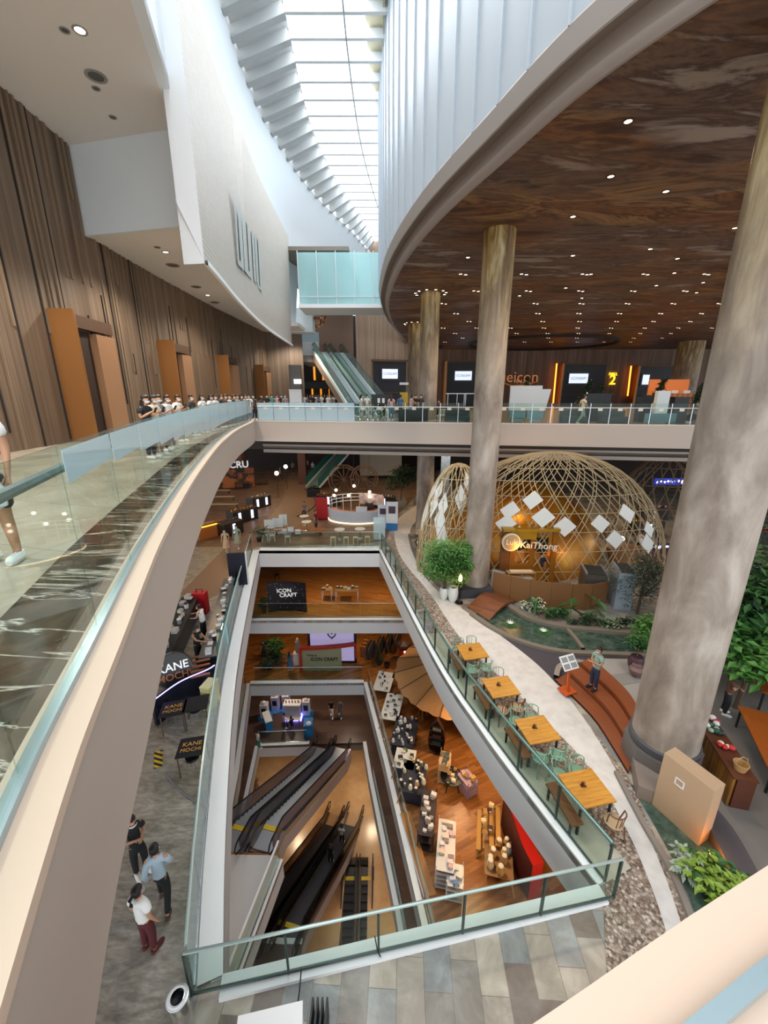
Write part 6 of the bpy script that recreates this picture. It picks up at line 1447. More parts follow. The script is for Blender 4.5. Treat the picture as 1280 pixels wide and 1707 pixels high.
# yellow carton, tables, stools
p = at_z(352, 1190, ZG); r = thing('yellow_carton', 'tall pale yellow carton by the glass balustrade below the kiosk', 'carton', (p.x-.12, p.y+.35, ZG+.01), -.2); part(MB().box((0, 0, .45), (.34, .5, .9)), 'body', mat('carton_yellow', '#cfc389', .6), r); part(MB().box((0, 0, .91), (.36, .52, .03)), 'lid', mat('carton_top', '#ded8ab', .6), r)
gt = mat('gold_text', '#d9a24a', .5)
def ktable(px4, lab, txt=True, base=None):
    c = sum([at_z(*q, ZG+.75) for q in px4], Vector())/4; d = (at_z(*px4[1], ZG+.75)-at_z(*px4[0], ZG+.75)); rz = math.atan2(d.y, d.x)
    r = thing('mochi_table', lab, 'table', (c.x, c.y, ZG+.01), rz); part(MB().box((0, 0, .73), (.72, .66, .03)), 'table_top', mat('top_black', '#1c1c22', .4), r)
    for sx in (-1, 1):
        for sy in (-1, 1): part(MB().cyl((sx*.31, sy*.28, 0), (sx*.31, sy*.28, .72), .02, None, 6), 'leg', mat('leg_bronze', '#5a4a40', .4), r)
    if txt: text('lettering', 'KANE', .2, (0, .09, .747), (1, 0, 0), (0, 1, 0), gt, r, .002); text('lettering', 'MOCHI', .17, (0, -.11, .747), (1, 0, 0), (0, 1, 0), gt, r, .002)
    return r
ktable(((302, 1233), (340, 1227), (338, 1257), (297, 1262)), 'black square table with gold KANE MOCHI lettering by the glass balustrade')
ktable(((272, 1172), (306, 1166), (306, 1190), (270, 1196)), 'black table nearest the curved kiosk front, with mirrored looking lettering')
ktable(((312, 1165), (340, 1160), (342, 1178), (314, 1186)), 'black table between the curved kiosk front and the glass balustrade', False)
def stool(p, lab):
    r = thing('black_stool', lab, 'stool', p); part(MB().lathe([(.19, .44), (.2, .47), (.18, .49)], (0, 0, 0), 16), 'seat', blk, r, smooth=True)
    for k in range(4): an = PI/4+PI/2*k; part(MB().cyl((.2*math.cos(an), .2*math.sin(an), 0), (.14*math.cos(an), .14*math.sin(an), .45), .015, None, 6), 'leg', mat('leg_silver', '#9a958e', .3, .5), r)
    return r
for q, lab in (((320, 1292), 'round black stool in front of the gold lettered table'), ((325, 1208), 'round black stool beside the middle black table'), ((285, 1205), 'round black stool below the table nearest the kiosk')): p = at_z(*q, ZG); stool((p.x, p.y+.15, ZG+.01), lab)
hz_ = [at_z(*q, ZG) for q in ((262, 1275), (275, 1290), (300, 1318), (330, 1340), (338, 1345))]
r = thing('floor_hose', 'grey cable cover curving over the dark floor to the balustrade', 'cable', (hz_[1].x, hz_[1].y, ZG+.004)); part(MB().tube([Vector((p.x, p.y, ZG+.03))-Vector((hz_[1].x, hz_[1].y, ZG+.004)) for p in [Vector(q) for q in crom(hz_[1:], 5)]], .03, 6), 'cover', mat('hose_grey', '#77767a', .6), r)
n = NT('hazard', .6); wv = n.new('ShaderNodeTexWave'); wv.inputs['Scale'].default_value = 3.2; wv.bands_direction = 'DIAGONAL'; n.link(n.coord('Object'), wv.inputs['Vector']); hzm = n.color(n.ramp(wv.outputs['Fac'], [(.48, '#141414'), (.52, '#d8b521')]))
p = at_z(264, 1266, ZG); r = thing('hazard_mat', 'black and yellow striped warning cover on the floor at the end of the hose', 'floor mat', (p.x, p.y, ZG+.006), .5); part(MB().box((0, 0, .012), (.22, .6, .02)), 'cover', hzm, r); part(MB().box((0, 0, .03), (.1, .5, .02)), 'ridge', hzm, r)
p = at_z(297, 1668, ZG+.7); r = thing('litter_bin', 'round white and steel litter bin with dark opening at the near corner of the opening', 'bin', (p.x, p.y, ZG+.01)); part(MB().lathe([(.16, 0), (.17, .75), (.16, .78), (.1, .79)], (0, 0, 0), 22, caps=False), 'body', chrome, r, smooth=True); part(MB().lathe([(.11, .7), (.001, .69)], (0, 0, 0), 18, caps=False), 'opening', mat('bin_dark', '#101226', .4), r); part(MB().lathe([(.172, .77), (.13, .8), (.105, .79)], (0, 0, 0), 22, caps=False), 'rim', white, r, smooth=True)
c = [at_z(*q, ZG+.9) for q in ((402, 1690), (506, 1665))]; r = thing('white_plinth', 'white box plinth standing on the patchwork paving at the bottom edge', 'plinth', ((c[0].x+c[1].x)/2+.05, c[0].y-.36, ZG+.01), math.atan2(c[1].y-c[0].y, c[1].x-c[0].x)); part(MB().box((0, 0, .45), ((c[1]-c[0]).length, .8, .9)), 'body', white, r); part(MB().box((0, 0, .91), ((c[1]-c[0]).length+.03, .83, .025)), 'top', mat('plinth_top', '#f0f1f1', .4), r)
p = at_z(535, 1700, ZG); r = thing('ribbed_stanchion', 'dark ribbed stanchion foot beside the white plinth', 'barrier', (p.x, p.y-.1, ZG+.01)); 
for k in range(4): part(MB().box((-.12+.08*k, 0, .25), (.03, .3, .5)), 'rib', black, r)
# cables hanging on the near balustrade
for k, (q0, q1) in enumerate((((505, 1640), (495, 1668)), ((625, 1588), (640, 1575)))):
    A_ = at_z(*q0, ZG+.05); B_ = at_z(*q1, ZG+.05); r = thing('cable_loop', ('black cable loop hanging near the middle of the near balustrade', 'black cable loop hanging farther right on the near balustrade')[k], 'cable', (A_.x, A_.y, ZG+.02)); d = B_-A_
    part(MB().tube([(0, 0, .5), (d.x*.3, d.y*.3-.1, .2), (d.x*.7, d.y*.7-.15, .03), (d.x+.1, d.y-.05, .01)], .012, 5), 'cable', black, r, smooth=True)
# ================================================================ GROUND FAR: FOOD HALL UNDER THE BRIDGE
def foodstall(px_, py_, w, lab, cols, rz=0., h=1.0, dep=1.0, panels=2, warm=True):
    p = at_z(px_, py_, ZG); r = thing('food_stall', lab, 'stall', (p.x, p.y, ZG+.01), rz)
    part(MB().box((0, 0, h/2), (w, dep, h)), 'counter', mat('stall_dark', '#221c1a', .5), r); part(MB().box((0, 0, h+.02), (w+.06, dep+.06, .05)), 'counter_top', mat('stall_top', '#4a3a30', .4), r)
    for k in range(panels): part(MB().box((-w/2+w*(k+.5)/panels, -dep/2-.03, h*.55), (.22, .03, .7)), 'lit_panel', mat('panel_lit', '#e6ecff', .4, 0, '#d6e0ff', 2.0), r)
    for k in range(8): part(MB().ball((-w/2+w*(k+.5)/8, rnd.uniform(-.2, .2)*dep, h+.1), .09, 6, 4), 'food', mat('food_'+cols[k % len(cols)], cols[k % len(cols)], .6), r)
    return r
sr = .95
foodstall(405, 868, 2.4, 'food stall with rows of yellow snacks and lit price panels', ('#c9973a', '#b57a2a'), sr); foodstall(432, 845, 2.0, 'dark food stall with bright lit panels beyond the yellow snacks', ('#8a6a4a', '#b9b4ac'), sr); foodstall(385, 890, 1.6, 'dark stall counter with a single lit panel near the two women', ('#3a3230', '#5a4a40'), sr, panels=1)
p = at_z(352, 893, ZG); r = thing('glow_counter', 'orange counter with a glowing yellow edge partly behind the fascia', 'counter', (p.x, p.y, ZG+.01), .9); part(MB().box((0, 0, .5), (2.2, .8, 1.0)), 'body', mat('counter_orange', '#a4612a', .5), r); part(MB().box((0, -.43, .95), (2.2, .05, .06)), 'glow_edge', mat('yellow_glow', '#ffd25a', .4, 0, '#ffc83a', 3), r); part(MB().box((-.2, .1, 1.03), (1.2, .3, .05)), 'tray', mat('tray_tan', '#c99a5a', .5), r)
for k, (q, lab) in enumerate((((372, 848), 'long pale bench in the food hall, the one nearest the glowing counter'), ((368, 835), 'long pale bench in the food hall, the middle one'), ((362, 824), 'short pale bench in the food hall, the farthest one'))):
    p = at_z(*q, ZG); bench(lab, (p.x, p.y, ZG+.01), 0., 2.8, mat('bench_pale', '#c9a878', .5))
for k, (q, lab) in enumerate((((405, 815), 'dark dining table group in the food hall nearest the snack stall'), ((412, 802), 'dark dining table in the middle of the food hall'), ((435, 808), 'dark dining table beside the winding path'), ((408, 792), 'dark dining table at the back of the food hall'), ((430, 795), 'dark dining table at the back beside the path'))):
    p = at_z(*q, ZG); cafe_table(lab, (p.x, p.y, ZG+.01), .3, (1.6, 1.0), mat('table_walnut', '#4c3a30', .4))
p = at_y(394, 775, 43); r = thing('shop_letters', 'white shop letters reading ECRU above an orange leaf mural', 'sign', p); text('lettering', 'ECRU', 1.0, (0, 0, 0), (1, .3, .0), (0, 0, 1), cw, r, .05, bold=.02); part(MB().box((0, .15, 0), (2.7, .08, .08), .29), 'bracket', dark, r)
p = at_y(383, 795, 44); r = thing('leaf_mural', 'orange autumn leaf mural panel below the white shop letters', 'mural', p); 
n = NT('leaf_mural', .6); a_ = n.noise(n.coord('Object', (.7, .7, .9)), 1.6, 3, .5); mur = n.color(n.ramp(a_, [(.42, '#241712'), (.5, '#8a4a1e'), (.6, '#b5652a')])); part(MB().box((0, .3, -.2), (5, .1, 2.2), .25), 'panel', mur, r); part(MB().box((0, .36, -.2), (5.1, .06, 2.3), .25), 'frame', dark, r)
for k, (q, lab) in enumerate((((461, 789), 'round glowing white globe lamp beside the winding path'), ((476, 778), 'small yellow glowing lamp farther along the winding path'))):
    p = at_y(q[0], q[1], 40+4*k); r = thing('globe_lamp', lab, 'lamp', (p.x, p.y, ZG+.01)); part(MB().ball((0, 0, p.z-ZG), .22, 10, 6), 'globe', mat('globe_white', '#fff0d0', .4, 0, ('#fff2dc', '#ffe070')[k], 5), r); part(MB().cyl((0, 0, 0), (0, 0, p.z-ZG-.15), .03, None, 6), 'pole', black, r)
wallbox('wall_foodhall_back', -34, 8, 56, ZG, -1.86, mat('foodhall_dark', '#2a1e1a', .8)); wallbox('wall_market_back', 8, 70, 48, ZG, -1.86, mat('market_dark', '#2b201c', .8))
for x in (-17, -9.6): struct(MB().box((x, 47, (ZG-1.86)/2), (.9, .9, 6.6)).build('pillar_foodhall', mat('pillar_redbrown', '#5a3324', .6)))
# stair / ramp with green glass
p = at_z(520, 815, ZG); st = thing('escalator_ramp', 'white sided escalator with green glass rising toward the back under the bridge', 'escalator', (p.x, p.y, ZG+.01))
e0, e1 = Vector((0, 0, 0)), Vector((4.2, 6.0, 4.4)); dd = Vector((e1.x, e1.y, 0)).normalized(); nn_ = Vector((-dd.y, dd.x, 0))
mb = MB(); mb.loft([[e0+nn_*s, e1+nn_*s] for s in (-.9, .9)]); part(mb, 'steps', mat('step_mid', '#8f999c', .4, .5), st)
for s in (-.95, .95):
    mb = MB(); mb.loft([[e0+nn_*s+Vector((0, 0, z)), e1+nn_*s+Vector((0, 0, z))] for z in (-.0, .3)]); mb.loft([[e0+nn_*s*1.05+Vector((0, 0, z)), e1+nn_*s*1.05+Vector((0, 0, z))] for z in (-.0, .3)]); mb.loft([[e0+nn_*s*q+Vector((0, 0, .3)), e1+nn_*s*q+Vector((0, 0, .3))] for q in (1, 1.05)]); part(mb, 'side_cladding', white, st)
    mb = MB(); mb.loft([[e0+nn_*s+Vector((0, 0, z)), e1+nn_*s+Vector((0, 0, z))] for z in (.3, 1.2)]); mb.loft([[e0+nn_*s*1.02+Vector((0, 0, z)), e1+nn_*s*1.02+Vector((0, 0, z))] for z in (.3, 1.2)]); part(mb, 'glass_side', glass('green_glass', '#7fbfb2', .06, frost='#6fb5aa', frost_amt=.3), st)
p = at_z(523, 828, ZG); r = thing('dark_planter', 'black box planter with small plants at the foot of the white sided escalator', 'planter', (p.x, p.y, ZG+.01)); part(MB().box((0, 0, .45), (1.3, .5, .9)), 'box', black, r); mb = MB(); leaf_mesh(mb, cloud((0, 0, 1.05), (.6, .25, .3), 120, random.Random(2)), .2, random.Random(3)); part(mb, 'foliage', lf_d, r)
struct(MB().box((at_z(620, 790, ZG).x+1.2, 50, -5), (5.2, .4, 6.2)).build('wall_pale_panel', mat('panel_taupe', '#a39a8c', .7)))
# ticket boards
for k, (q, w_, h_, lab) in enumerate((((450, 886), .75, .95, 'pale board stand at the left of the group near the opening'), ((464, 884), .8, 1.0, 'pale board stand in the middle of the group near the opening'), ((473, 882), .6, 1.2, 'tall pale board stand at the right of the group near the opening'), ((468, 892), .9, .5, 'low white board in front of the pale board stands'), ((485, 891), .45, .6, 'small white notice stand right of the low white board'), ((497, 893), .4, .5, 'smallest white notice stand farthest right'))):
    p = at_z(*q, ZG); r = thing('board_stand', lab, 'sign', (p.x, p.y, ZG+.01), .15); part(MB().box((0, 0, h_*.62), (w_, .04, h_*.75)), 'board', mat('board_pale', '#c9d2d6', .5), r); part(MB().box((0, .06, h_*.3), (.05, .05, h_*.6)), 'post', dsteel, r)
p = at_z(492, 903, ZG); r = thing('wood_ring_bench', 'low curved orange wood bench behind the far glass balustrade', 'bench', (p.x, p.y+1.2, ZG+.01)); mb = MB(); arc = [(1.9*math.cos(t), .9*math.sin(t)) for t in [PI*k/12+.05 for k in range(13)]]; mb.strip(arc, .35, .45, .4); part(mb, 'seat', mat('bench_orange', '#9a5c2c', .45), r)
for k in (1, 6, 11): part(MB().box((arc[k][0]*.9, arc[k][1]*.9, .17), (.1, .1, .34)), 'leg', dark, r)
for k, (q, lab) in enumerate((((440, 905), 'white folding chair row behind the far balustrade, left end'), ((452, 905), 'pale folding chair behind the far balustrade, second from the left end'), ((478, 907), 'pale folding chair behind the far balustrade, third from the left end'))):
    p = at_z(*q, ZG); cafe_chair(lab, (p.x, p.y+.35, ZG+.01), .2, mat('chair_pale', '#b9c6c6', .4))
pl_ = plant('potted_palm', 'small dark palm plant beside the folding chairs at the far balustrade', 'plant', (at_z(428, 908, ZG).x, at_z(428, 908, ZG).y+.6, ZG+.01), (0, 0, .75), (.5, .5, .4), 90, .5, lf_d, 91, ([(.14, 0), (.2, .35), (.17, .36)], black), (.3, .03), 3, .18)
wt = mat('table_white', '#dcdad2', .4)
def round_table(p, lab, r_=.38, m=None):
    r = thing('round_table', lab, 'table', p); part(MB().lathe([(r_, .72), (r_, .75), (.01, .752)], (0, 0, 0), 20), 'table_top', m or wt, r); part(MB().cyl((0, 0, .02), (0, 0, .72), .035, None, 8), 'stem', steel, r); part(MB().lathe([(.22, 0), (.2, .025), (.03, .04)], (0, 0, 0), 14), 'foot', steel, r); return r
for q, lab in (((507, 876), 'small white round table in front of the seated visitor'), ((511, 886), 'second small white round table nearer the pink kiosk'), ((566, 900), 'white high table behind the far balustrade, left of the pair'), ((600, 899), 'white high table behind the far balustrade, right of the pair')): p = at_z(*q, ZG); round_table((p.x, p.y+.2, ZG+.01), lab)
stm = mat('stool_cream', '#c9c2a8', .5)
for k, (q, lab) in enumerate((((554, 915), 'pale slatted stool left of the left high table'), ((576, 915), 'pale slatted stool right of the left high table'), ((592, 915), 'pale slatted stool left of the right high table'), ((612, 914), 'pale slatted stool right of the right high table'))):
    p = at_z(*q, ZG); r = thing('bar_stool', lab, 'stool', (p.x, p.y+.5, ZG+.01)); part(MB().box((0, 0, .66), (.34, .3, .04)), 'seat', stm, r)
    for sx in (-1, 1):
        for sy in (-1, 1): part(MB().box((sx*.15, sy*.12, .33), (.035, .035, .65)), 'leg', stm, r)
p_ = at_z(507, 862, ZG); person('visitor in grey stripes seated at the small white round tables', 'sit', (p_.x, p_.y+.4, ZG+.01), (0, -1), 'grey', 'dark grey', 'short', detail=False); cafe_chair('pale chair under the visitor in grey stripes', (p_.x, p_.y+.42, ZG+.01), PI, mat('chair_pale', '#b9c6c6', .4))
# pink round kiosk
kc_ = at_z(596, 872, ZG); kr = thing('round_kiosk', 'round pink and white dessert kiosk with a patterned rail behind the far balustrade', 'kiosk', (kc_.x, kc_.y+1.3, ZG+.01))
RX, RY = 2.55, 1.7; arcf = [(RX*math.cos(t), RY*math.sin(t)) for t in [PI+PI*k/20 for k in range(21)]]; arcb = [(RX*math.cos(t), RY*math.sin(t)) for t in [PI*k/20 for k in range(21)]]
mb = MB(); mb.strip(arcf, .06, 1.02, .1); part(mb, 'front_counter', mat('kiosk_pale_blue', '#c3c9d6', .5), kr); mb = MB(); mb.strip(arcf, .02, .09, -.05); part(mb, 'glow_base', mat('warm_glow', '#ffe9c0', .4, 0, '#ffe2ae', 2.5), kr)
n = NT('pink_pattern', .5); vo = n.new('ShaderNodeTexVoronoi'); vo.inputs['Scale'].default_value = 3.5; n.link(n.coord('Object'), vo.inputs['Vector']); pk = n.color(n.ramp(n.sep(vo.outputs['Color'])[0], [(0, '#c98f93'), (.4, '#d9bfb4'), (.7, '#e2d9cf'), (1, '#c49a86')]))
mb = MB(); mb.strip([(RX*.86*math.cos(t), RY*.86*math.sin(t)) for t in [PI*.02+PI*.48*k/10 for k in range(11)]], .9, 1.9, .06); part(mb, 'pattern_panel', pk, kr)
mb = MB(); mb.strip([(p[0]*.93, p[1]*.93) for p in arcf], .85, .95, .55); part(mb, 'pink_worktop', mat('worktop_pink', '#c9989c', .5), kr)
for z in (1.2, 1.5, 1.8): part(MB().tube([(p[0]*.95, p[1]*.95, z) for p in arcb[10:]], .035, 6), 'white_rail', white, kr)
for k in range(10, 21, 2): part(MB().box((arcb[k][0]*.95, arcb[k][1]*.95, .95), (.06, .06, 1.8)), 'white_post', white, kr)
part(MB().box((.35, -RY+.3, 1.2), (.9, .3, .4)), 'till_block', mat('till_white', '#cfd4de', .5), kr); part(MB().box((.95, -.3, 1.2), (.7, .5, .6)), 'dark_machine', mat('machine_brown', '#3a2b28', .4), kr)
for q, w_, h_, m_, lab in (((636, 880), .8, 1.9, mat('sign_pale', '#c9d4e2', .4), 'pale sign panel with a dark picture at the right of the pink kiosk'), ((651, 884), .9, 2.3, mat('sign_pale2', '#d5dbe2', .4), 'tall white sign panel with a blue foot right of the pink kiosk')):
    p = at_z(*q, ZG); r = thing('sign_panel', lab, 'sign', (p.x+.1, p.y, ZG+.01), -.1); part(MB().box((0, 0, h_/2), (w_, .06, h_)), 'panel', m_, r); part(MB().box((0, -.04, h_*.72), (w_*.6, .015, h_*.25)), 'picture', mat('pic_dark', '#4a3848', .5), r)
    if w_ > .85: part(MB().box((0, -.06, .3), (w_, .1, .55)), 'blue_foot', mat('foot_blue', '#2f6fae', .5), r)
p = at_z(632, 905, ZG); r = thing('glass_screen_post', 'pale translucent standing panel at the far right corner of the opening', 'panel', (p.x, p.y+.6, ZG+.01)); part(MB().box((0, 0, .9), (.85, .03, 1.7)), 'sheet', GL_PALE_REFL, r); part(MB().box((0, 0, .03), (.6, .35, .05)), 'foot', steel, r)
p = at_z(536, 868, ZG); r = thing('red_board', 'bright red board behind the person in red and black', 'panel', (p.x, p.y+.4, ZG+.01)); part(MB().box((0, 0, .95), (1.0, .08, 1.9)), 'board', mat('panel_red', '#b3171c', .5), r); part(MB().box((0, .02, .03), (1.1, .3, .05)), 'foot', black, r)
# ring sculptures, warm lamps, big dark tree
for q, R_, lab in (((573, 800), 1.45, 'left bronze ring sculpture with spokes behind the pink kiosk'), ((607, 798), 1.3, 'right bronze ring sculpture with spokes behind the pink kiosk')):
    p = at_y(q[0], q[1], 38); r = thing('ring_sculpture', lab, 'sculpture', (p.x, 38, p.z)); rm = mat('bronze_brown', '#6b5240', .5, .3)
    for s in (1, .82): part(MB().tube([(R_*s*math.cos(2*PI*k/32), (1-s)*1.2, R_*s*math.sin(2*PI*k/32)) for k in range(32)], .06, 6, True), 'ring', rm, r, smooth=True)
    for k in range(6): a_ = PI*k/6; part(MB().tube([(-R_*math.cos(a_), 0, -R_*math.sin(a_)), (R_*math.cos(a_), 0, R_*math.sin(a_))], .03, 5), 'spoke', rm, r)
    part(MB().cyl((0, .1, -R_), (0, .1, ZG-p.z+.02), .06, None, 8), 'post', rm, r)
for k, q in enumerate(((557, 826), (560, 817), (581, 826), (616, 820), (616, 828), (590, 810))):
    p = at_y(q[0], q[1], 34); r = thing('globe_lamp', 'small round white globe lamp glowing behind the pink kiosk', 'lamp', p, 0, 'globe lamps behind the pink kiosk'); part(MB().ball((0, 0, 0), .13, 8, 5), 'globe', mat('globe_white', '#fff0d0', .4, 0, '#fff2dc', 5), r); part(MB().cyl((0, 0, .12), (0, 0, -1.9-p.z), .012, None, 5), 'cord', black, r)
p = at_z(668, 845, ZG); plant('potted_tree', 'dark leafy tree in a grey pot left of the lattice under the bridge', 'tree', (p.x, p.y, ZG+.01), (.2, 0, 3.0), (2.0, 1.6, 1.5), 1700, .28, lf_d, 61, ([(.4, 0), (.55, .5), (.5, .75), (.4, .72)], mat('pot_grey', '#8a8580', .6)), (.6, .07), 10, .5)
p = at_z(640, 835, ZG)
for k, (q, cols, lab) in enumerate((((548, 842), ('#a85a3a', '#7a3a2a', '#c9a06a'), 'flower filled market stall behind the pink kiosk, left one'), ((640, 845), ('#c9b4c0', '#8a92b0', '#d9d4dc'), 'market stall with pale flowers behind the pink kiosk, right one'), ((1085, 865), ('#a0709a', '#c9a0c0', '#d9b45a'), 'purple flower stall seen through the bamboo lattice'), ((1075, 890), ('#d9b020', '#c07a1a'), 'orange and yellow stall behind the dark feathery tree'), ((1250, 905), ('#b03030', '#d9c9b0', '#4a4a8a'), 'colourful stall right of the largest column'))):
    p = at_z(*q, ZG); foodstall(q[0], q[1], 2.2, lab, cols, 0, 1.0, .8, 1)
for q, tt, lab, Y in (((1120, 803), 'a', 'blue lit market sign with white letters beyond the bamboo lattice', 30), ((1096, 912), 'b', 'small dark stall sign with pale letters behind the dark tree', 25)):
    p = at_y(q[0], q[1], Y); r = thing('market_sign', lab, 'sign', p); part(MB().box((0, .06, 0), (2.6 if Y == 30 else 1.7, .08, .5)), 'panel', mat('sign_blue%d' % Y, '#1d2a8f' if Y == 30 else '#1c1a2e', .4, 0, '#2538c8', .5 if Y == 30 else .05), r); 
    gm = mat('sign_glow', '#ffffff', .4, 0, '#ffffff', 2.0); rg_ = random.Random(len(tt)+Y)
    for k in range(9 if Y == 30 else 6): part(MB().ball(((-1.1+.27*k) if Y == 30 else (-.62+.25*k), 0, rg_.uniform(-.06, .06)), .1, 7, 5, (rg_.uniform(.6, 1.1), .3, rg_.uniform(.7, 1.4))), 'glowing_glyph', gm, r)
    part(MB().box((0, .08, .6), (.05, .05, .8)), 'hanger', black, r)
p = at_z(1110, 935, ZG); r = thing('red_rug_stage', 'dark red floor platform behind the dark feathery tree', 'platform', (p.x, p.y, ZG+.01)); part(MB().box((0, 0, .06), (3.5, 3, .12)), 'deck', mat('deck_red', '#6b2a1e', .7), r); part(MB().box((0, -1.5, .05), (3.5, .04, .1)), 'edge', dark, r)
p = at_z(1040, 938, ZG); r = thing('wood_boat_planter', 'curved pale wooden counter with a small lamp right of the dome', 'counter', (p.x, p.y, ZG+.01)); part(MB().lathe([(.9, .0), (1.25, 1.0), (1.2, 1.02), (.8, .1)], (0, 0, 0), 24, sy=.6), 'hull', mat('hull_tan', '#9a7450', .5), r, smooth=True); part(MB().ball((-.4, 0, 1.6), .16, 8, 5), 'lamp_globe', mat('globe_white', '#fff0d0', .4, 0, '#fff2dc', 5), r); part(MB().cyl((-.4, 0, .6), (-.4, 0, 1.5), .02, None, 6), 'lamp_pole', black, r)

# ================================================================ LEVEL A : CRAFT
n = NT('confetti', .5); vo = n.new('ShaderNodeTexVoronoi'); vo.inputs['Scale'].default_value = 5; n.link(n.coord('Object'), vo.inputs['Vector']); conf = n.color(n.ramp(vo.outputs['Distance'], [(.1, '#d9d0dc'), (.13, '#1d1720')]))
a = at_z(446, 1024, ZA); b = at_z(511, 1022, ZA); top = at_y(478, 975, a.y).z
r = thing('backdrop_board', 'curved black backdrop board with white dots lettered ICON CRAFT', 'sign', (a.x, a.y+.25, ZA+.01)); mb = MB(); W0 = b.x-a.x; mb.strip([(W0*t, .25*math.sin(PI*t)) for t in [k/10 for k in range(11)]], 0, top-ZA, .06); part(mb, 'board', conf, r); part(MB().box((W0/2, .5, .03), (W0*.8, .6, .05)), 'foot', black, r)
text('lettering', 'ICON', .42, (W0*.45, -.02, 1.75), (1, 0, .05), (0, 0, 1), cw, r, .02); text('lettering', 'CRAFT', .42, (W0*.55, -.02, 1.4), (1, 0, .05), (0, 0, 1), cw, r, .02)
wl_ = mat('frame_white', '#d9d6d0', .5)
for k, (q, w_, lab) in enumerate((((545, 1001), .75, 'narrow white legged display table on the wooden floor'), ((578, 1002), 1.75, 'wide white legged display table with brown and yellow goods'))):
    p = at_z(*q, ZA); r = thing('display_table', lab, 'table', (p.x, p.y+.3, ZA+.01)); part(MB().box((0, 0, .84), (w_, .7, .03)), 'table_top', mat('top_glass', '#9c7f5e', .3), r)
    for sx in (-1, 1):
        for sy in (-1, 1): part(MB().box((sx*(w_/2-.03), sy*.32, .42), (.05, .05, .84)), 'leg', wl_, r)
    loose((p.x-w_/2, p.y+.3, 0), 0, w_, ZA+.87, 3+3*k, .2, ('small craft item on the narrow white legged display table', 'small craft item on the wide white legged display table')[k], ('goods on the narrow display table', 'goods on the wide display table')[k], ('craft_box', 'craft_bowl', 'craft_tray'), ('#3a2a20', '#8a6a3a', '#d9c06a', '#e0dacb'), 'craft goods')
p = at_z(462, 966, ZA); cafe_chair('black chair standing alone on the wooden floor behind the backdrop', (p.x, p.y, ZA+.01), .4, black)
p = at_z(438, 1024, ZA); plant('potted_plant', 'dark potted plant at the left end of the black backdrop', 'plant', (p.x+.05, p.y+.2, ZA+.01), (0, 0, .95), (.3, .3, .4), 110, .25, lf_d, 71, ([(.14, 0), (.2, .5), (.17, .5)], mat('pot_charcoal', '#2e2e2e', .5)), (.4, .03), 4)
# ================================================================ LEVEL B : MARKET FLOOR
a = at_z(505, 1119, ZB); b = at_z(570, 1117, ZB); top = at_y(535, 1082, a.y).z; redf = mat('frame_red', '#b5341f', .4)
r = thing('info_board', 'grey green board lettered What is ICON CRAFT with a bent red top frame', 'sign', (a.x, a.y+.1, ZB+.01)); W0 = b.x-a.x; H0 = top-ZB
part(MB().box((W0/2, 0, H0/2), (W0, .12, H0)), 'board', mat('board_sage', '#9c9a7c', .6), r); mb = MB(); mb.strip([(W0*1.42*t-.12, -.3+.55*t*t) for t in [k/10 for k in range(11)]], H0, H0+.22, .3); part(mb, 'red_top_frame', redf, r); part(MB().box((-.1, -.1, H0/2), (.2, .3, H0)), 'red_post', redf, r); part(MB().box((W0*1.4-.1, .2, H0*.75), (.12, .2, H0*.5)), 'red_post', redf, r)
text('lettering', 'What is', .24, (.75, -.07, H0*.7), (1, 0, 0), (0, 0, 1), black, r, .01, bold=.004); text('lettering', 'ICON CRAFT', .42, (W0*.56, -.07, H0*.52), (1, 0, 0), (0, 0, 1), black, r, .01, 'CENTER', .85, .008)
s = thing('wall_screen', 'pale violet screen with a heart shaped mark behind the red framed board', 'screen', (a.x+.3, a.y+.9, ZB+.01)); part(MB().box((1.9, .1, 1.75), (3.8, .12, 3.4)), 'border', mat('border_navy', '#1f2340', .4), s); part(MB().box((1.9, .03, 1.75), (3.4, .03, 3.0)), 'display', mat('screen_violet', '#9b92b8', .4, 0, '#9b92b8', .7), s)
mb = MB(); hp = [(.3*16*math.sin(t)**3/16, .3*(13*math.cos(t)-5*math.cos(2*t)-2*math.cos(3*t)-math.cos(4*t))/16) for t in [2*PI*k/24 for k in range(24)]]; i0 = len(mb.v); mb.tube([(1.9+x, .0, 2.6+z) for x, z in hp], .06, 6, True); part(mb, 'heart_mark', mat('heart_grey', '#5f5878', .5), s)
rackm = mat('rack_wood', '#a8743f', .5)
def rack(p, lab, cols, rz=0.): 
    r = thing('clothes_rack', lab, 'rack', p, rz)
    for sy in (-.7, .7): part(MB().tube([(-.25, sy, 0), (0, sy, 1.5), (.25, sy, 0)], .022, 6), 'end_frame', rackm, r)
    part(MB().cyl((0, -.75, 1.5), (0, .75, 1.5), .02, None, 6), 'rail', rackm, r)
    for k in range(9): part(MB().box((0, -.6+.15*k, .98), (.42, .07, .95), rnd.uniform(-.1, .1)), 'garment', mat('garm_'+cols[k % len(cols)], cols[k % len(cols)], .85), r)
    return r
for k, (q, cols, lab) in enumerate((((608, 1104), ('#8a4a2a', '#c9965a', '#6b2f1f'), 'clothes rack with orange brown garments next to the red framed board'), ((618, 1108), ('#1d2430', '#2a3a4a'), 'clothes rack with navy garments, second from the red framed board'), ((634, 1100), ('#22301f', '#1b1b1b', '#2f2a22'), 'clothes rack with dark green garments, third from the red framed board'), ((648, 1095), ('#1a1a1a', '#2a2320'), 'clothes rack with black garments, fourth from the red framed board'), ((662, 1090), ('#3a2b22', '#1c1714'), 'clothes rack with dark brown garments, farthest from the red framed board'))):
    p = at_z(*q, ZB); rack((p.x, p.y+.5, ZB+.01), lab, cols, -.25)
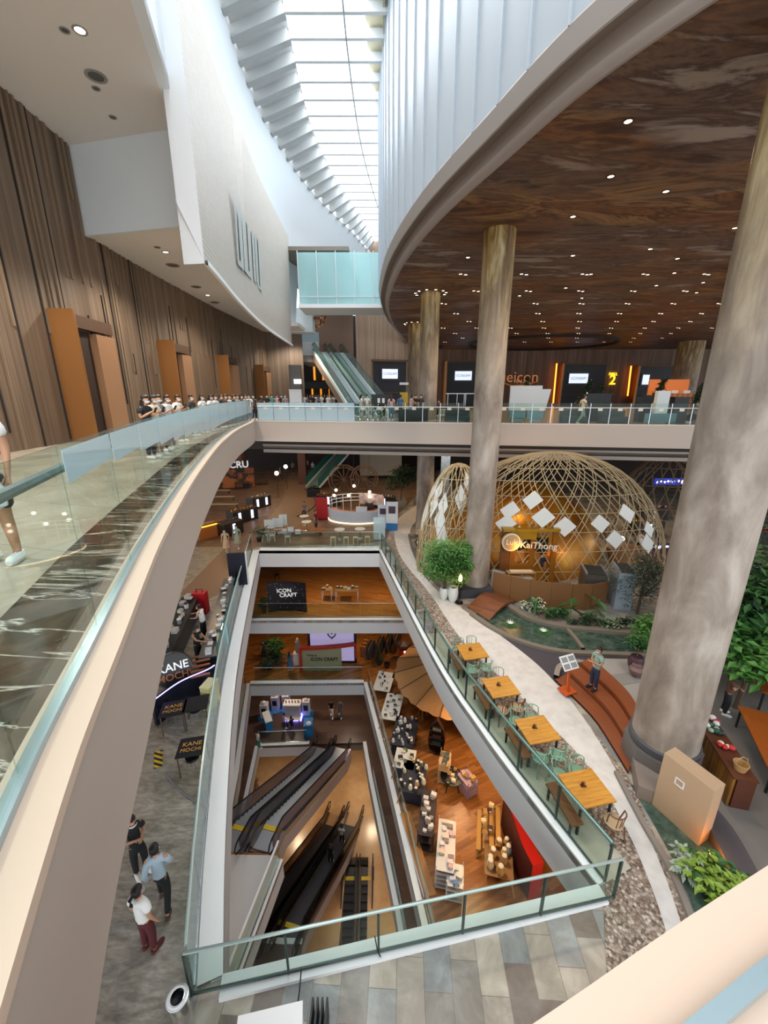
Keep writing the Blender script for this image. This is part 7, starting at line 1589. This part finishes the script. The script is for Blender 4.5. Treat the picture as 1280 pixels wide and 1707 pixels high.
p = at_z(497, 1110, ZB); r = thing('dress_mannequin', 'mannequin in a grey striped top standing on a white plinth', 'mannequin', (p.x, p.y+.3, ZB+.01)); part(MB().box((0, 0, .5), (.75, .5, 1.0)), 'plinth', white, r); part(MB().lathe([(.02, 1.0), (.2, 1.05), (.24, 1.4), (.17, 1.7), (.22, 2.0), (.06, 2.1)], (0, 0, 0), 14, sy=.7), 'torso', mat('stripe_grey', '#9d968f', .7), r, smooth=True); part(MB().ball((0, 0, 2.22), .1, 8, 6), 'head', white, r)
for q, lab, rad, k, sz in (((458, 1106), 'large green palm in a dark pot at the back of the market floor', (1.1, .9, .9), 260, .6), ((448, 1120), 'low spreading palm at the left end of the market balustrade', (.8, .6, .4), 120, .5), ((632, 1112), 'small dark green plant beside the clothes racks', (.4, .4, .5), 140, .25)):
    p = at_z(*q, ZB); plant('potted_palm', lab, 'plant', (p.x, p.y+.35, ZB+.01), (0, 0, 1.2 if k > 150 else .7), rad, k, sz, lf_m if k > 200 else lf_d, k, ([(.2, 0), (.3, .45), (.26, .46)], mat('pot_charcoal', '#2e2e2e', .5)), (.4, .05), 5, .22)
p = at_z(645, 1112, ZB); r = thing('round_basket', 'small dark round basket on the wooden floor by the racks', 'basket', (p.x, p.y, ZB+.01)); part(MB().lathe([(.2, 0), (.26, .3), (.22, .3), (.18, .04)], (0, 0, 0), 14), 'body', mat('basket_dark', '#3a241a', .7), r); part(MB().tube([(.24, 0, .3), (.15, 0, .5), (-.15, 0, .5), (-.24, 0, .3)], .02, 6), 'handle', mat('basket_dark', '#3a241a', .7), r)
p = at_z(668, 1108, ZB); r = thing('red_cart', 'red box cart with a dark roof and a glowing lamp beside the parasol', 'cart', (p.x+.2, p.y+.3, ZB+.01)); part(MB().box((0, 0, .65), (.7, .7, 1.2)), 'body', mat('cart_red', '#9a2a20', .5), r); part(MB().lathe([(.62, 1.6), (.55, 1.75), (.1, 1.95)], (0, 0, 0), 6), 'roof', mat('roof_brown', '#3a2320', .6), r); part(MB().ball((.1, -.38, 1.2), .09, 8, 5), 'lamp', mat('red_glow', '#ff8a80', .4, 0, '#ff8878', 6), r)
for sx in (-.3, .3): part(MB().box((sx, .3, 1.4), (.05, .05, .6)), 'post', redf, r)
# parasol
pc = Vector((4.9, 23.1, ZB+.01)); r = thing('market_parasol', 'huge beige ribbed canvas parasol over the market floor', 'parasol', pc)
canv = mat('canvas_beige', '#a67c50', .8); NS = 16; Rr = 4.2; zr_ = 2.35; za = 4.0
mb = MB(); rowsC = []
for t in (0, .25, .5, .75, 1):
    row = []
    for k in range(NS*4):
        a_ = 2*PI*k/(NS*4); sag = .10*(math.cos(4*PI*k/4)*0+((k % 4) in (1, 2, 3))*(-1))*t; rr2 = Rr*t*(1-.03*((k % 4) == 2)*t)
        row.append((rr2*math.cos(a_), rr2*math.sin(a_), za-(za-zr_)*t**.85+sag))
    rowsC.append(row)
mb.loft(rowsC, closed=True); part(mb, 'canopy', canv, r)
for k in range(NS): a_ = 2*PI*k/NS; part(MB().tube([(Rr*t*math.cos(a_), Rr*t*math.sin(a_), za+.03-(za-zr_)*t**.85) for t in (0.02, .3, .6, 1)], .03, 5), 'rib', mat('rib_brown', '#6b4a2e', .6), r)
part(MB().cyl((0, 0, 0), (0, 0, za), .09, None, 10), 'pole', rackm, r)
# market tables along the inner balustrade
def mtable(q, w_, d_, lab, top_c='#dcd8cf', rz=-.22, h=.85, legs=True, body=None):
    p = at_z(*q, ZB)+Vector((.22, 0, 0)); r = thing('market_table', lab, 'table', (p.x, p.y, ZB+.01), rz)
    part(MB().box((0, 0, h-.02), (w_, d_, .04)), 'table_top', mat('mt_'+top_c, top_c, .5), r)
    for sx in (-1, 1):
        for sy in (-1, 1): part(MB().bar((sx*(w_/2+.06), sy*(d_/2+.1), 0), (sx*(w_/2-.12), sy*(d_/2-.1), h-.04), .045, .045), 'leg', mat('leg_ash', '#b9946a', .5), r)
    if body: part(MB().box((0, 0, h/2), (w_-.1, d_-.1, h-.1)), 'body', mat('mtb_'+body, body, .6), r)
    return (p.x, p.y)
def heap(c, w_, d_, z, k, lab, grp, nm, cols, sz, rz=-.22, tall=1.0, cat='market goods'):
    q = Matrix.Rotation(rz, 3, 'Z')
    for i in range(k):
        v = q@Vector((rnd.uniform(-w_/2, w_/2), -d_/2+d_*(i+.5)/k, 0)); s = sz*rnd.uniform(.75, 1.25); o = thing(nm, lab, cat, (c[0]+v.x, c[1]+v.y, z), rz+rnd.uniform(-.3, .3), grp); cl = cols[i % len(cols)]; m = mat('good_'+cl, cl, .6)
        if nm in ('jar', 'bottle', 'bowl', 'flower_vase', 'basket'): part(MB().lathe([(s*.4, 0), (s*.5, s*.5*tall), (s*.3, s*1.1*tall), (s*.32, s*1.2*tall)], (0, 0, 0), 9), 'body', m, o); part(MB().lathe([(s*.33, s*1.2*tall), (s*.2, s*1.3*tall), (.003, s*1.3*tall)], (0, 0, 0), 9), 'top', mat('good_top', '#d8d5cc', .6), o)
        else: part(MB().box((0, 0, s*.35*tall), (s*1.1, s*.8, s*.7*tall)), 'body', m, o); part(MB().box((0, -s*.41, s*.35*tall), (s*.7, .006, s*.4*tall)), 'tag', mat('good_tag', '#e0ded6', .6), o)
bw = ('#e6e3dc', '#26262a', '#c9c6bf', '#3a3a3e'); gy = ('#9aa4b4', '#d4d9e2', '#4a5266', '#b9c0cc', '#2a2e3a'); mx = ('#3a3a30', '#d9d4c0', '#5a6a4a', '#22242a', '#c9a86a'); pkc = ('#c9a9ab', '#e0d4d2', '#8a7a80', '#d9c4b0')
c = mtable((635, 1152), 1.2, 2.0, 'white market table heaped with black and white ceramics nearest the racks', '#dcd8cf'); heap(c, .8, 1.8, ZB+.87, 16, 'small black or white ceramic piece on the market table nearest the racks', 'ceramics on the first market table', 'jar', bw, .16)
c = mtable((658, 1140), .7, 1.0, 'small side table with dark pots beside the first white market table', '#4a3a30'); heap(c, .5, .8, ZB+.87, 6, 'small brown pot on the side table by the parasol', 'pots on the side table', 'jar', ('#5a4030', '#8a7260', '#2e2420'), .17)
c = mtable((648, 1195), 1.15, 2.3, 'white market table with neat rows of black and white cards below the parasol', '#e2dfd6'); heap(c, .85, 2.1, ZB+.87, 22, 'small black and white craft pack in neat rows on the second market table', 'packs on the second market table', 'craft_pack', bw, .15)
c = mtable((668, 1238), 1.4, 2.2, 'dark market table heaped with grey and white pots in the middle of the row', '#2c2c34', body='#2c2c34'); heap(c, 1.2, 2.1, ZB+.87, 26, 'grey or pale blue glazed pot heaped on the dark market table', 'pots on the dark market table', 'jar', gy, .2)
c = mtable((668, 1284), 1.15, 1.3, 'white topped market table with a dark folded cloth, fourth in the row', '#e4e2dc', body='#4a4a58'); heap(c, .8, 1.1, ZB+.87, 8, 'craft object on the white topped fourth market table', 'objects on the fourth market table', 'craft_pack', mx, .2)
c = mtable((682, 1315), 1.3, 1.9, 'dark cloth market table with plants and dark goods, fifth in the row', '#33333c', body='#2f3040'); heap(c, 1.2, 1.8, ZB+.87, 20, 'dark leafy or brown craft object on the fifth market table', 'objects on the fifth market table', 'flower_vase', mx, .22)
def shelfunit(q, w_, L, h, lab, cols, m, tiers=2, rz=-.2, k=12):
    p = at_z(*q, ZB); r = thing('shelf_unit', lab, 'shelf', (p.x, p.y, ZB+.01), rz)
    for t in range(tiers+1): part(MB().box((0, 0, .08+(h-.1)*t/tiers), (w_, L, .03)), 'shelf', m, r)
    for sx in (-1, 1):
        for sy in (-1, 1): part(MB().box((sx*(w_/2-.02), sy*(L/2-.02), h/2+.1), (.035, .035, h+.2)), 'post', m, r)
    for t in range(tiers): part(MB().box((-w_/2, 0, .3+(h-.1)*t/tiers), (.02, L, .03)), 'rail', m, r)
    heap((p.x, p.y), w_*.6, L*.9, ZB+.01+h, k, 'item on top of the '+lab, 'goods on '+lab.split(' ')[0]+' shelf '+str(q[1]), 'craft_pack', cols, .2, rz, 1.0)
    return r
shelfunit((712, 1378), .75, 2.3, 1.0, 'long dark shelf unit heaped with pale pottery', ('#c9c9cc', '#8f8a8a', '#e0dcd6', '#6a625e'), mat('shelf_dark', '#3a2c2c', .5), 2, -.2, 16)
shelfunit((742, 1438), .8, 2.2, 1.15, 'white wire shelf unit with magazines and cartons', pkc, mat('wire_white', '#d5d3d0', .4), 4, -.2, 12)
shelfunit((757, 1485), .7, .9, .95, 'small white shelf unit with blue packets near the balustrade', ('#5a7fae', '#c9d4e2', '#d8d5cc'), mat('wire_white', '#d5d3d0', .4), 3, -.2, 6)
mb = MB(); A_ = at_z(690, 1360, ZB); B_ = at_z(735, 1500, ZB); r = thing('low_wood_ledge', 'long low orange wood ledge between the balustrade and the shelf units', 'ledge', (A_.x-.45, A_.y, ZB+.01)); part(MB().bar((0, 0, .12), (B_.x-A_.x+.0, B_.y-A_.y, .12), .5, .22), 'ledge_top', mat('ledge_oak', '#b07a40', .4), r); part(MB().bar((-.27, 0, .1), (B_.x-A_.x-.27, B_.y-A_.y, .1), .03, .2), 'front_strip', white, r)
# middle pieces
p = at_z(690, 1172, ZB); r = thing('round_basket', 'round pale basket table with brown goods under the parasol edge', 'basket', (p.x, p.y, ZB+.01)); part(MB().lathe([(.35, .6), (.5, .75), (.48, .8), (.3, .66)], (0, 0, 0), 20), 'bowl', mat('rim_cream', '#d8cbb8', .5), r); part(MB().lathe([(.44, .76), (.01, .8)], (0, 0, 0), 16, caps=False), 'contents', mat('goods_brown', '#6b5a4c', .8), r)
for k in range(3): a_ = 2*PI*k/3; part(MB().cyl((.4*math.cos(a_), .4*math.sin(a_), 0), (.2*math.cos(a_), .2*math.sin(a_), .65), .03, None, 6), 'leg', rackm, r)
p = at_z(704, 1195, ZB); r = thing('tripod_stand', 'slim pale tripod stand between the basket table and the boat display', 'stand', (p.x, p.y, ZB+.01))
for k in range(3): a_ = 2*PI*k/3+.4; part(MB().cyl((.35*math.cos(a_), .35*math.sin(a_), 0), (0, 0, 1.3), .03, None, 6), 'leg', mat('ash', '#c9ad85', .5), r)
part(MB().box((0, 0, 1.32), (.5, .2, .05), .6), 'top_bar', mat('ash', '#c9ad85', .5), r)
p = at_z(728, 1262, ZB); r = thing('boat_display', 'upright boat shaped dark wooden display shelf', 'shelf', (p.x, p.y+.3, ZB+.01), -.3); bo = [(.0, 0), (.42, .35), (.5, 1.1), (.36, 1.9), (0, 2.5), (-.36, 1.9), (-.5, 1.1), (-.42, .35)]
mb = MB(); i0 = 0; mb.loft([[(x, -.2, z+.02) for x, z in bo+[bo[0]]], [(x, .1, z+.02) for x, z in bo+[bo[0]]]]); part(mb, 'hull', mat('boat_brown', '#3a1f16', .5), r); mb = MB(); i = len(mb.v); mb.v += [Vector((x*.98, .1, z+.02)) for x, z in bo]; mb.face(range(8)); part(mb, 'back', mat('boat_inner', '#24120e', .6), r)
for z, cl in ((.7, '#2a4a55'), (1.2, '#3a2a22'), (1.7, '#8a7a6a')): part(MB().box((0, -.05, z), (.8, .26, .03)), 'shelf', mat('boat_brown', '#3a1f16', .5), r); part(MB().box((0, -.05, z+.12), (.5, .18, .2)), 'goods', mat('bd_'+cl, cl, .6), r)
shelfunit((740, 1296), .6, .9, 1.35, 'slim pale wooden ladder shelf beside the boat display', ('#3a4a4a', '#6a5a4a'), mat('ash', '#c9ad85', .5), 3, -.3, 5)
p = at_z(752, 1312, ZB); r = thing('round_goods_table', 'round black table crowded with small goods beside the ladder shelf', 'table', (p.x, p.y, ZB+.01)); part(MB().lathe([(.6, .72), (.62, .76), (.6, .78)], (0, 0, 0), 24), 'table_top', blk, r)
for k in range(4): a_ = PI/4+PI/2*k; part(MB().cyl((.5*math.cos(a_), .5*math.sin(a_), 0), (.3*math.cos(a_), .3*math.sin(a_), .72), .03, None, 6), 'leg', blk, r)
heap((p.x, p.y), .7, .9, ZB+.79, 11, 'small dark or cream object on the round black table', 'objects on the round black table', 'craft_pack', ('#26262a', '#d9d4c6', '#b5833a', '#4a4a52'), .17)
shelfunit((778, 1318), .7, .9, .9, 'lilac painted stepped shelf unit beside the round black table', ('#8a6a4a', '#c9a040', '#b59ab8'), mat('lilac', '#a890ac', .5), 3, .5, 6)
ycol = mat('rack_yellow', '#b98f4c', .5)
p = at_z(812, 1400, ZB); r = thing('slat_rack', 'yellow wooden slatted display rack near the red wall', 'rack', (p.x, p.y, ZB+.01), -.25)
for k in range(4): part(MB().box((-.42+.28*k, 0, .55+.18*k), (.2, 1.9, .05)), 'slat_shelf', ycol, r)
for sy in (-.9, .9): part(MB().bar((-.5, sy, 0), (.55, sy, 1.3), .06, .06), 'side_frame', ycol, r); part(MB().box((.5, sy, .65), (.06, .06, 1.3)), 'rear_post', ycol, r)
heap((p.x, p.y), .8, 1.7, ZB+1.28, 6, 'small box on the yellow slatted rack', 'boxes on the yellow slatted rack', 'craft_pack', ('#8a6a3a', '#3a2a22', '#d9c9a0'), .18)
c = mtable((820, 1452), 1.2, 1.6, 'low table piled with straw baskets and wrapped parcels at the near balustrade', '#8a6a48'); heap(c, .9, 1.4, ZB+.87, 9, 'straw basket or parcel on the low table at the near balustrade', 'baskets on the low table', 'basket', ('#b0884c', '#c9b18a', '#8f8f96', '#9a7a50'), .32)
rw = [V2(p) for p in crom([V2(at_z(835, 1375, ZB)), V2(at_z(850, 1420, ZB)), V2(at_z(862, 1460, ZB)), V2(at_z(880, 1500, ZB))], 5)]
r = thing('red_partition', 'curved bright red partition standing on the wooden market floor', 'partition', (rw[0][0], rw[0][1], ZB+.01)); cc = [(p[0]-rw[0][0], p[1]-rw[0][1]) for p in rw]; mb = MB(); mb.strip(cc, 0, 2.0, .5); part(mb, 'wall', mat('partition_red', '#b01f1a', .45), r); mb = MB(); mb.strip([V2(p) for p in offset(cc, -.03)], 0, 2.02, .02); part(mb, 'dark_face', mat('partition_maroon', '#3f1216', .5), r)
# ================================================================ LEVEL C
blu = mat('stand_blue', '#2f7fc0', .5)
for q, lab, cl in (((442, 1195), 'narrow white display stand with dark panel at the left of the brown floor', '#c9c9cc'), ((460, 1182), 'white twin display stand on a blue foot, left one', '#dcdcde'), ((478, 1180), 'white twin display stand on a blue foot, right one', '#dcdcde'), ((511, 1190), 'white display stand with a domed top beside the glowing display', '#e0e0e2')):
    p = at_z(*q, ZC); r = thing('display_stand', lab, 'stand', (p.x, p.y, ZC+.01)); part(MB().box((0, 0, .7), (.6, .5, 1.3)), 'body', mat('ds_'+cl, cl, .5), r); part(MB().box((0, -.26, .8), (.36, .02, .5)), 'dark_panel', dark, r); part(MB().lathe([(.6, 0), (.6, .04), (.01, .05)], (0, 0, 0), 16), 'blue_foot', blu, r); part(MB().ball((0, 0, 1.42), .16, 8, 5), 'product', white, r)
p = at_z(489, 1196, ZC); r = thing('glow_display', 'white product display with a violet glowing base on the brown floor', 'display', (p.x, p.y, ZC+.01)); part(MB().box((0, 0, .75), (1.2, .6, 1.3)), 'body', mat('ds_pale', '#c9ccd4', .5), r); part(MB().box((0, -.05, .08), (1.5, .8, .08)), 'glow_base', mat('violet_base', '#8f86ff', .4, 0, '#8078ff', 5), r); part(MB().box((0, 0, 1.45), (1.4, .7, .1)), 'top', white, r)
for k in range(5): part(MB().lathe([(.06, 1.5), (.07, 1.68), (.02, 1.75)], (-.5+.25*k, 0, 0), 8), 'product', mat('prod_%d' % (k % 2), ('#c9a86a', '#e0dcd2')[k % 2], .5), r)
p = at_z(447, 1212, ZC); r = thing('blue_counter', 'blue and white counter beside the cleaner on the brown floor', 'counter', (p.x, p.y, ZC+.01), .5); part(MB().box((0, 0, .5), (.5, 1.2, 1.0)), 'body', blu, r); part(MB().box((0, 0, 1.02), (.56, 1.26, .04)), 'top', white, r)
p = at_z(515, 1222, ZC); r = thing('blue_counter', 'blue stand with a white cushion at the right end of the display area', 'counter', (p.x, p.y, ZC+.01), .1); part(MB().box((0, 0, .55), (.7, .9, 1.1)), 'body', blu, r); part(MB().ball((.05, -.3, 1.2), .22, 10, 6, (1, 1, .6)), 'cushion', white, r)
p = at_z(487, 1214, ZC); r = thing('low_table', 'low white table between the person in beige and the seated person', 'table', (p.x, p.y+.5, ZC+.01)); part(MB().box((0, 0, .6), (1.2, .6, .05)), 'table_top', wt, r)
for sx in (-.5, .5): part(MB().box((sx, 0, .29), (.06, .4, .57)), 'leg', steel, r)
# escalator riders
def on_esc(lo, hi, t, dx=0): a = Vector(lo).lerp(Vector(hi), t); return (a.x+dx, a.y, a.z+.02)
E2lo, E2hi = (-2.45, 22.3, ZD), (-4.55, 13.6, ZC)
person('rider with white cap and pale shirt high on the right lower escalator', 'stand', on_esc(E2lo, E2hi, .22), (.2, .9), 'white', 'black', 'short'); person('rider dressed in black midway on the right lower escalator', 'stand', on_esc(E2lo, E2hi, .45), (.2, .9), 'black', 'black', 'short')
# ================================================================ CAMERA, LIGHT
cam = bpy.data.cameras.new('camera'); cam.sensor_fit = 'HORIZONTAL'; cam.sensor_width = 36; cam.lens = 36*FPX/1280; cam.clip_start = .02; cam.clip_end = 500
co = bpy.data.objects.new('camera', cam); COL.objects.link(co); co.location = (0, 0, EYE); co.rotation_euler = (PI/2-PITCH, 0, 0); SC.camera = co
w = bpy.data.worlds.new('sky'); SC.world = w; w.use_nodes = True; bg = w.node_tree.nodes['Background']; bg.inputs[0].default_value = lin('#f1f6fa'); bg.inputs[1].default_value = 2.3
def area(name, loc, sx, sy, power, col='#ffffff', rot=(0, 0, 0)):
    l = bpy.data.lights.new(name, 'AREA'); l.shape = 'RECTANGLE'; l.size = sx; l.size_y = sy; l.energy = power; l.color = lin(col)[:3]
    o = bpy.data.objects.new(name, l); COL.objects.link(o); o.location = loc; o.rotation_euler = rot; return o
def point(name, loc, power, col='#ffdcb0', r=.15):
    l = bpy.data.lights.new(name, 'POINT'); l.energy = power; l.color = lin(col)[:3]; l.shadow_soft_size = r
    o = bpy.data.objects.new(name, l); COL.objects.link(o); o.location = loc; return o
def down(name, loc, power, col='#ffdcb0', ang=150):
    l = bpy.data.lights.new(name, 'SPOT'); l.energy = power; l.color = lin(col)[:3]; l.shadow_soft_size = .2; l.spot_size = math.radians(ang); l.spot_blend = .5
    o = bpy.data.objects.new(name, l); COL.objects.link(o); o.location = loc; return o
area('skylight_daylight', (-2.6, 24, ZR+.9), 5, 62, 8000, '#f4f9ff')
SC.view_settings.view_transform = 'Standard'; SC.view_settings.look = 'None'; SC.view_settings.gamma = 1; SC.view_settings.exposure = .18; SC.view_settings.use_curve_mapping = False
SC.cycles.max_bounces = 8; SC.cycles.diffuse_bounces = 4; SC.cycles.glossy_bounces = 3; SC.cycles.transmission_bounces = 4; SC.cycles.transparent_max_bounces = 24
SC.cycles.caustics_reflective = False; SC.cycles.caustics_refractive = False; SC.cycles.sample_clamp_indirect = 6
SC.cycles.use_denoising = True
# warm lamps of the hall, the food hall and the lower floors
for x, y in ((10, 14), (9, 26), (14, 36), (24, 34), (10, 46), (22, 48), (34, 46), (40, 30)): down('hall_lamp', (x, y, 8.2), 1500, '#ffe0bb')
for y in (4, 11, 19, 27, 35, 43): down('corridor_lamp', (-8.6, y, 7.6), 1700, '#fff4e4', 140)
for x, y, e in ((-13, 32, 120), (-8, 38, 160), (-2, 34, 160), (-13, 45, 120), (2, 42, 120), (13, 31, 200), (20, 32, 120), (7, 30, 120), (-14, 14, 140), (-10, 22, 140)): down('food_hall_lamp', (x, y, -2.3), e*3.2, '#ffd9a8')
for x, y, e in ((-5, 28, 200), (0, 28, 200), (6, 29, 150)): down('craft_lamp', (x, y, ZA+3.9), e*1.5, '#ffd6a0')
for x, y, e in ((-8, 28, 120), (-3, 28, 140), (2, 27.5, 140), (4.5, 18, 260), (4, 13.5, 240), (7, 10, 200), (9, 20, 200), (-8, 10, 60)): down('market_lamp', (x, y, ZB+4.0), e*1.4, '#ffd09a')
for x, y, e in ((-8, 28, 160), (-3, 28, 130), (3, 22, 150), (4, 14, 120)): down('brown_floor_lamp', (x, y, ZC+4.0), e*1.4, '#ffe0c8')
for x, y, e in ((-7, 24, 260), (-1, 25, 260), (2, 16, 260), (-6, 15, 160), (-1, 12, 160)): down('deep_lamp', (x, y, ZD+4.2), e*1.5, '#ffe2bc')
point('dome_lamp', (7.2, 20.0, -6.2), 25, '#ffb24a', .15); point('dome_lamp', (9.7, 20.3, -6.6), 10, '#ffa030', .15); point('dome_inner', (8.0, 21.6, -3.2), 50, '#ffc060', .2)
point('torch_glow', (3.82, 18.1, -6.9), 12, '#ffb347', .08); point('uplight_glow', (7.4, 6.5, -8.15), 10, '#ff9a20', .05)
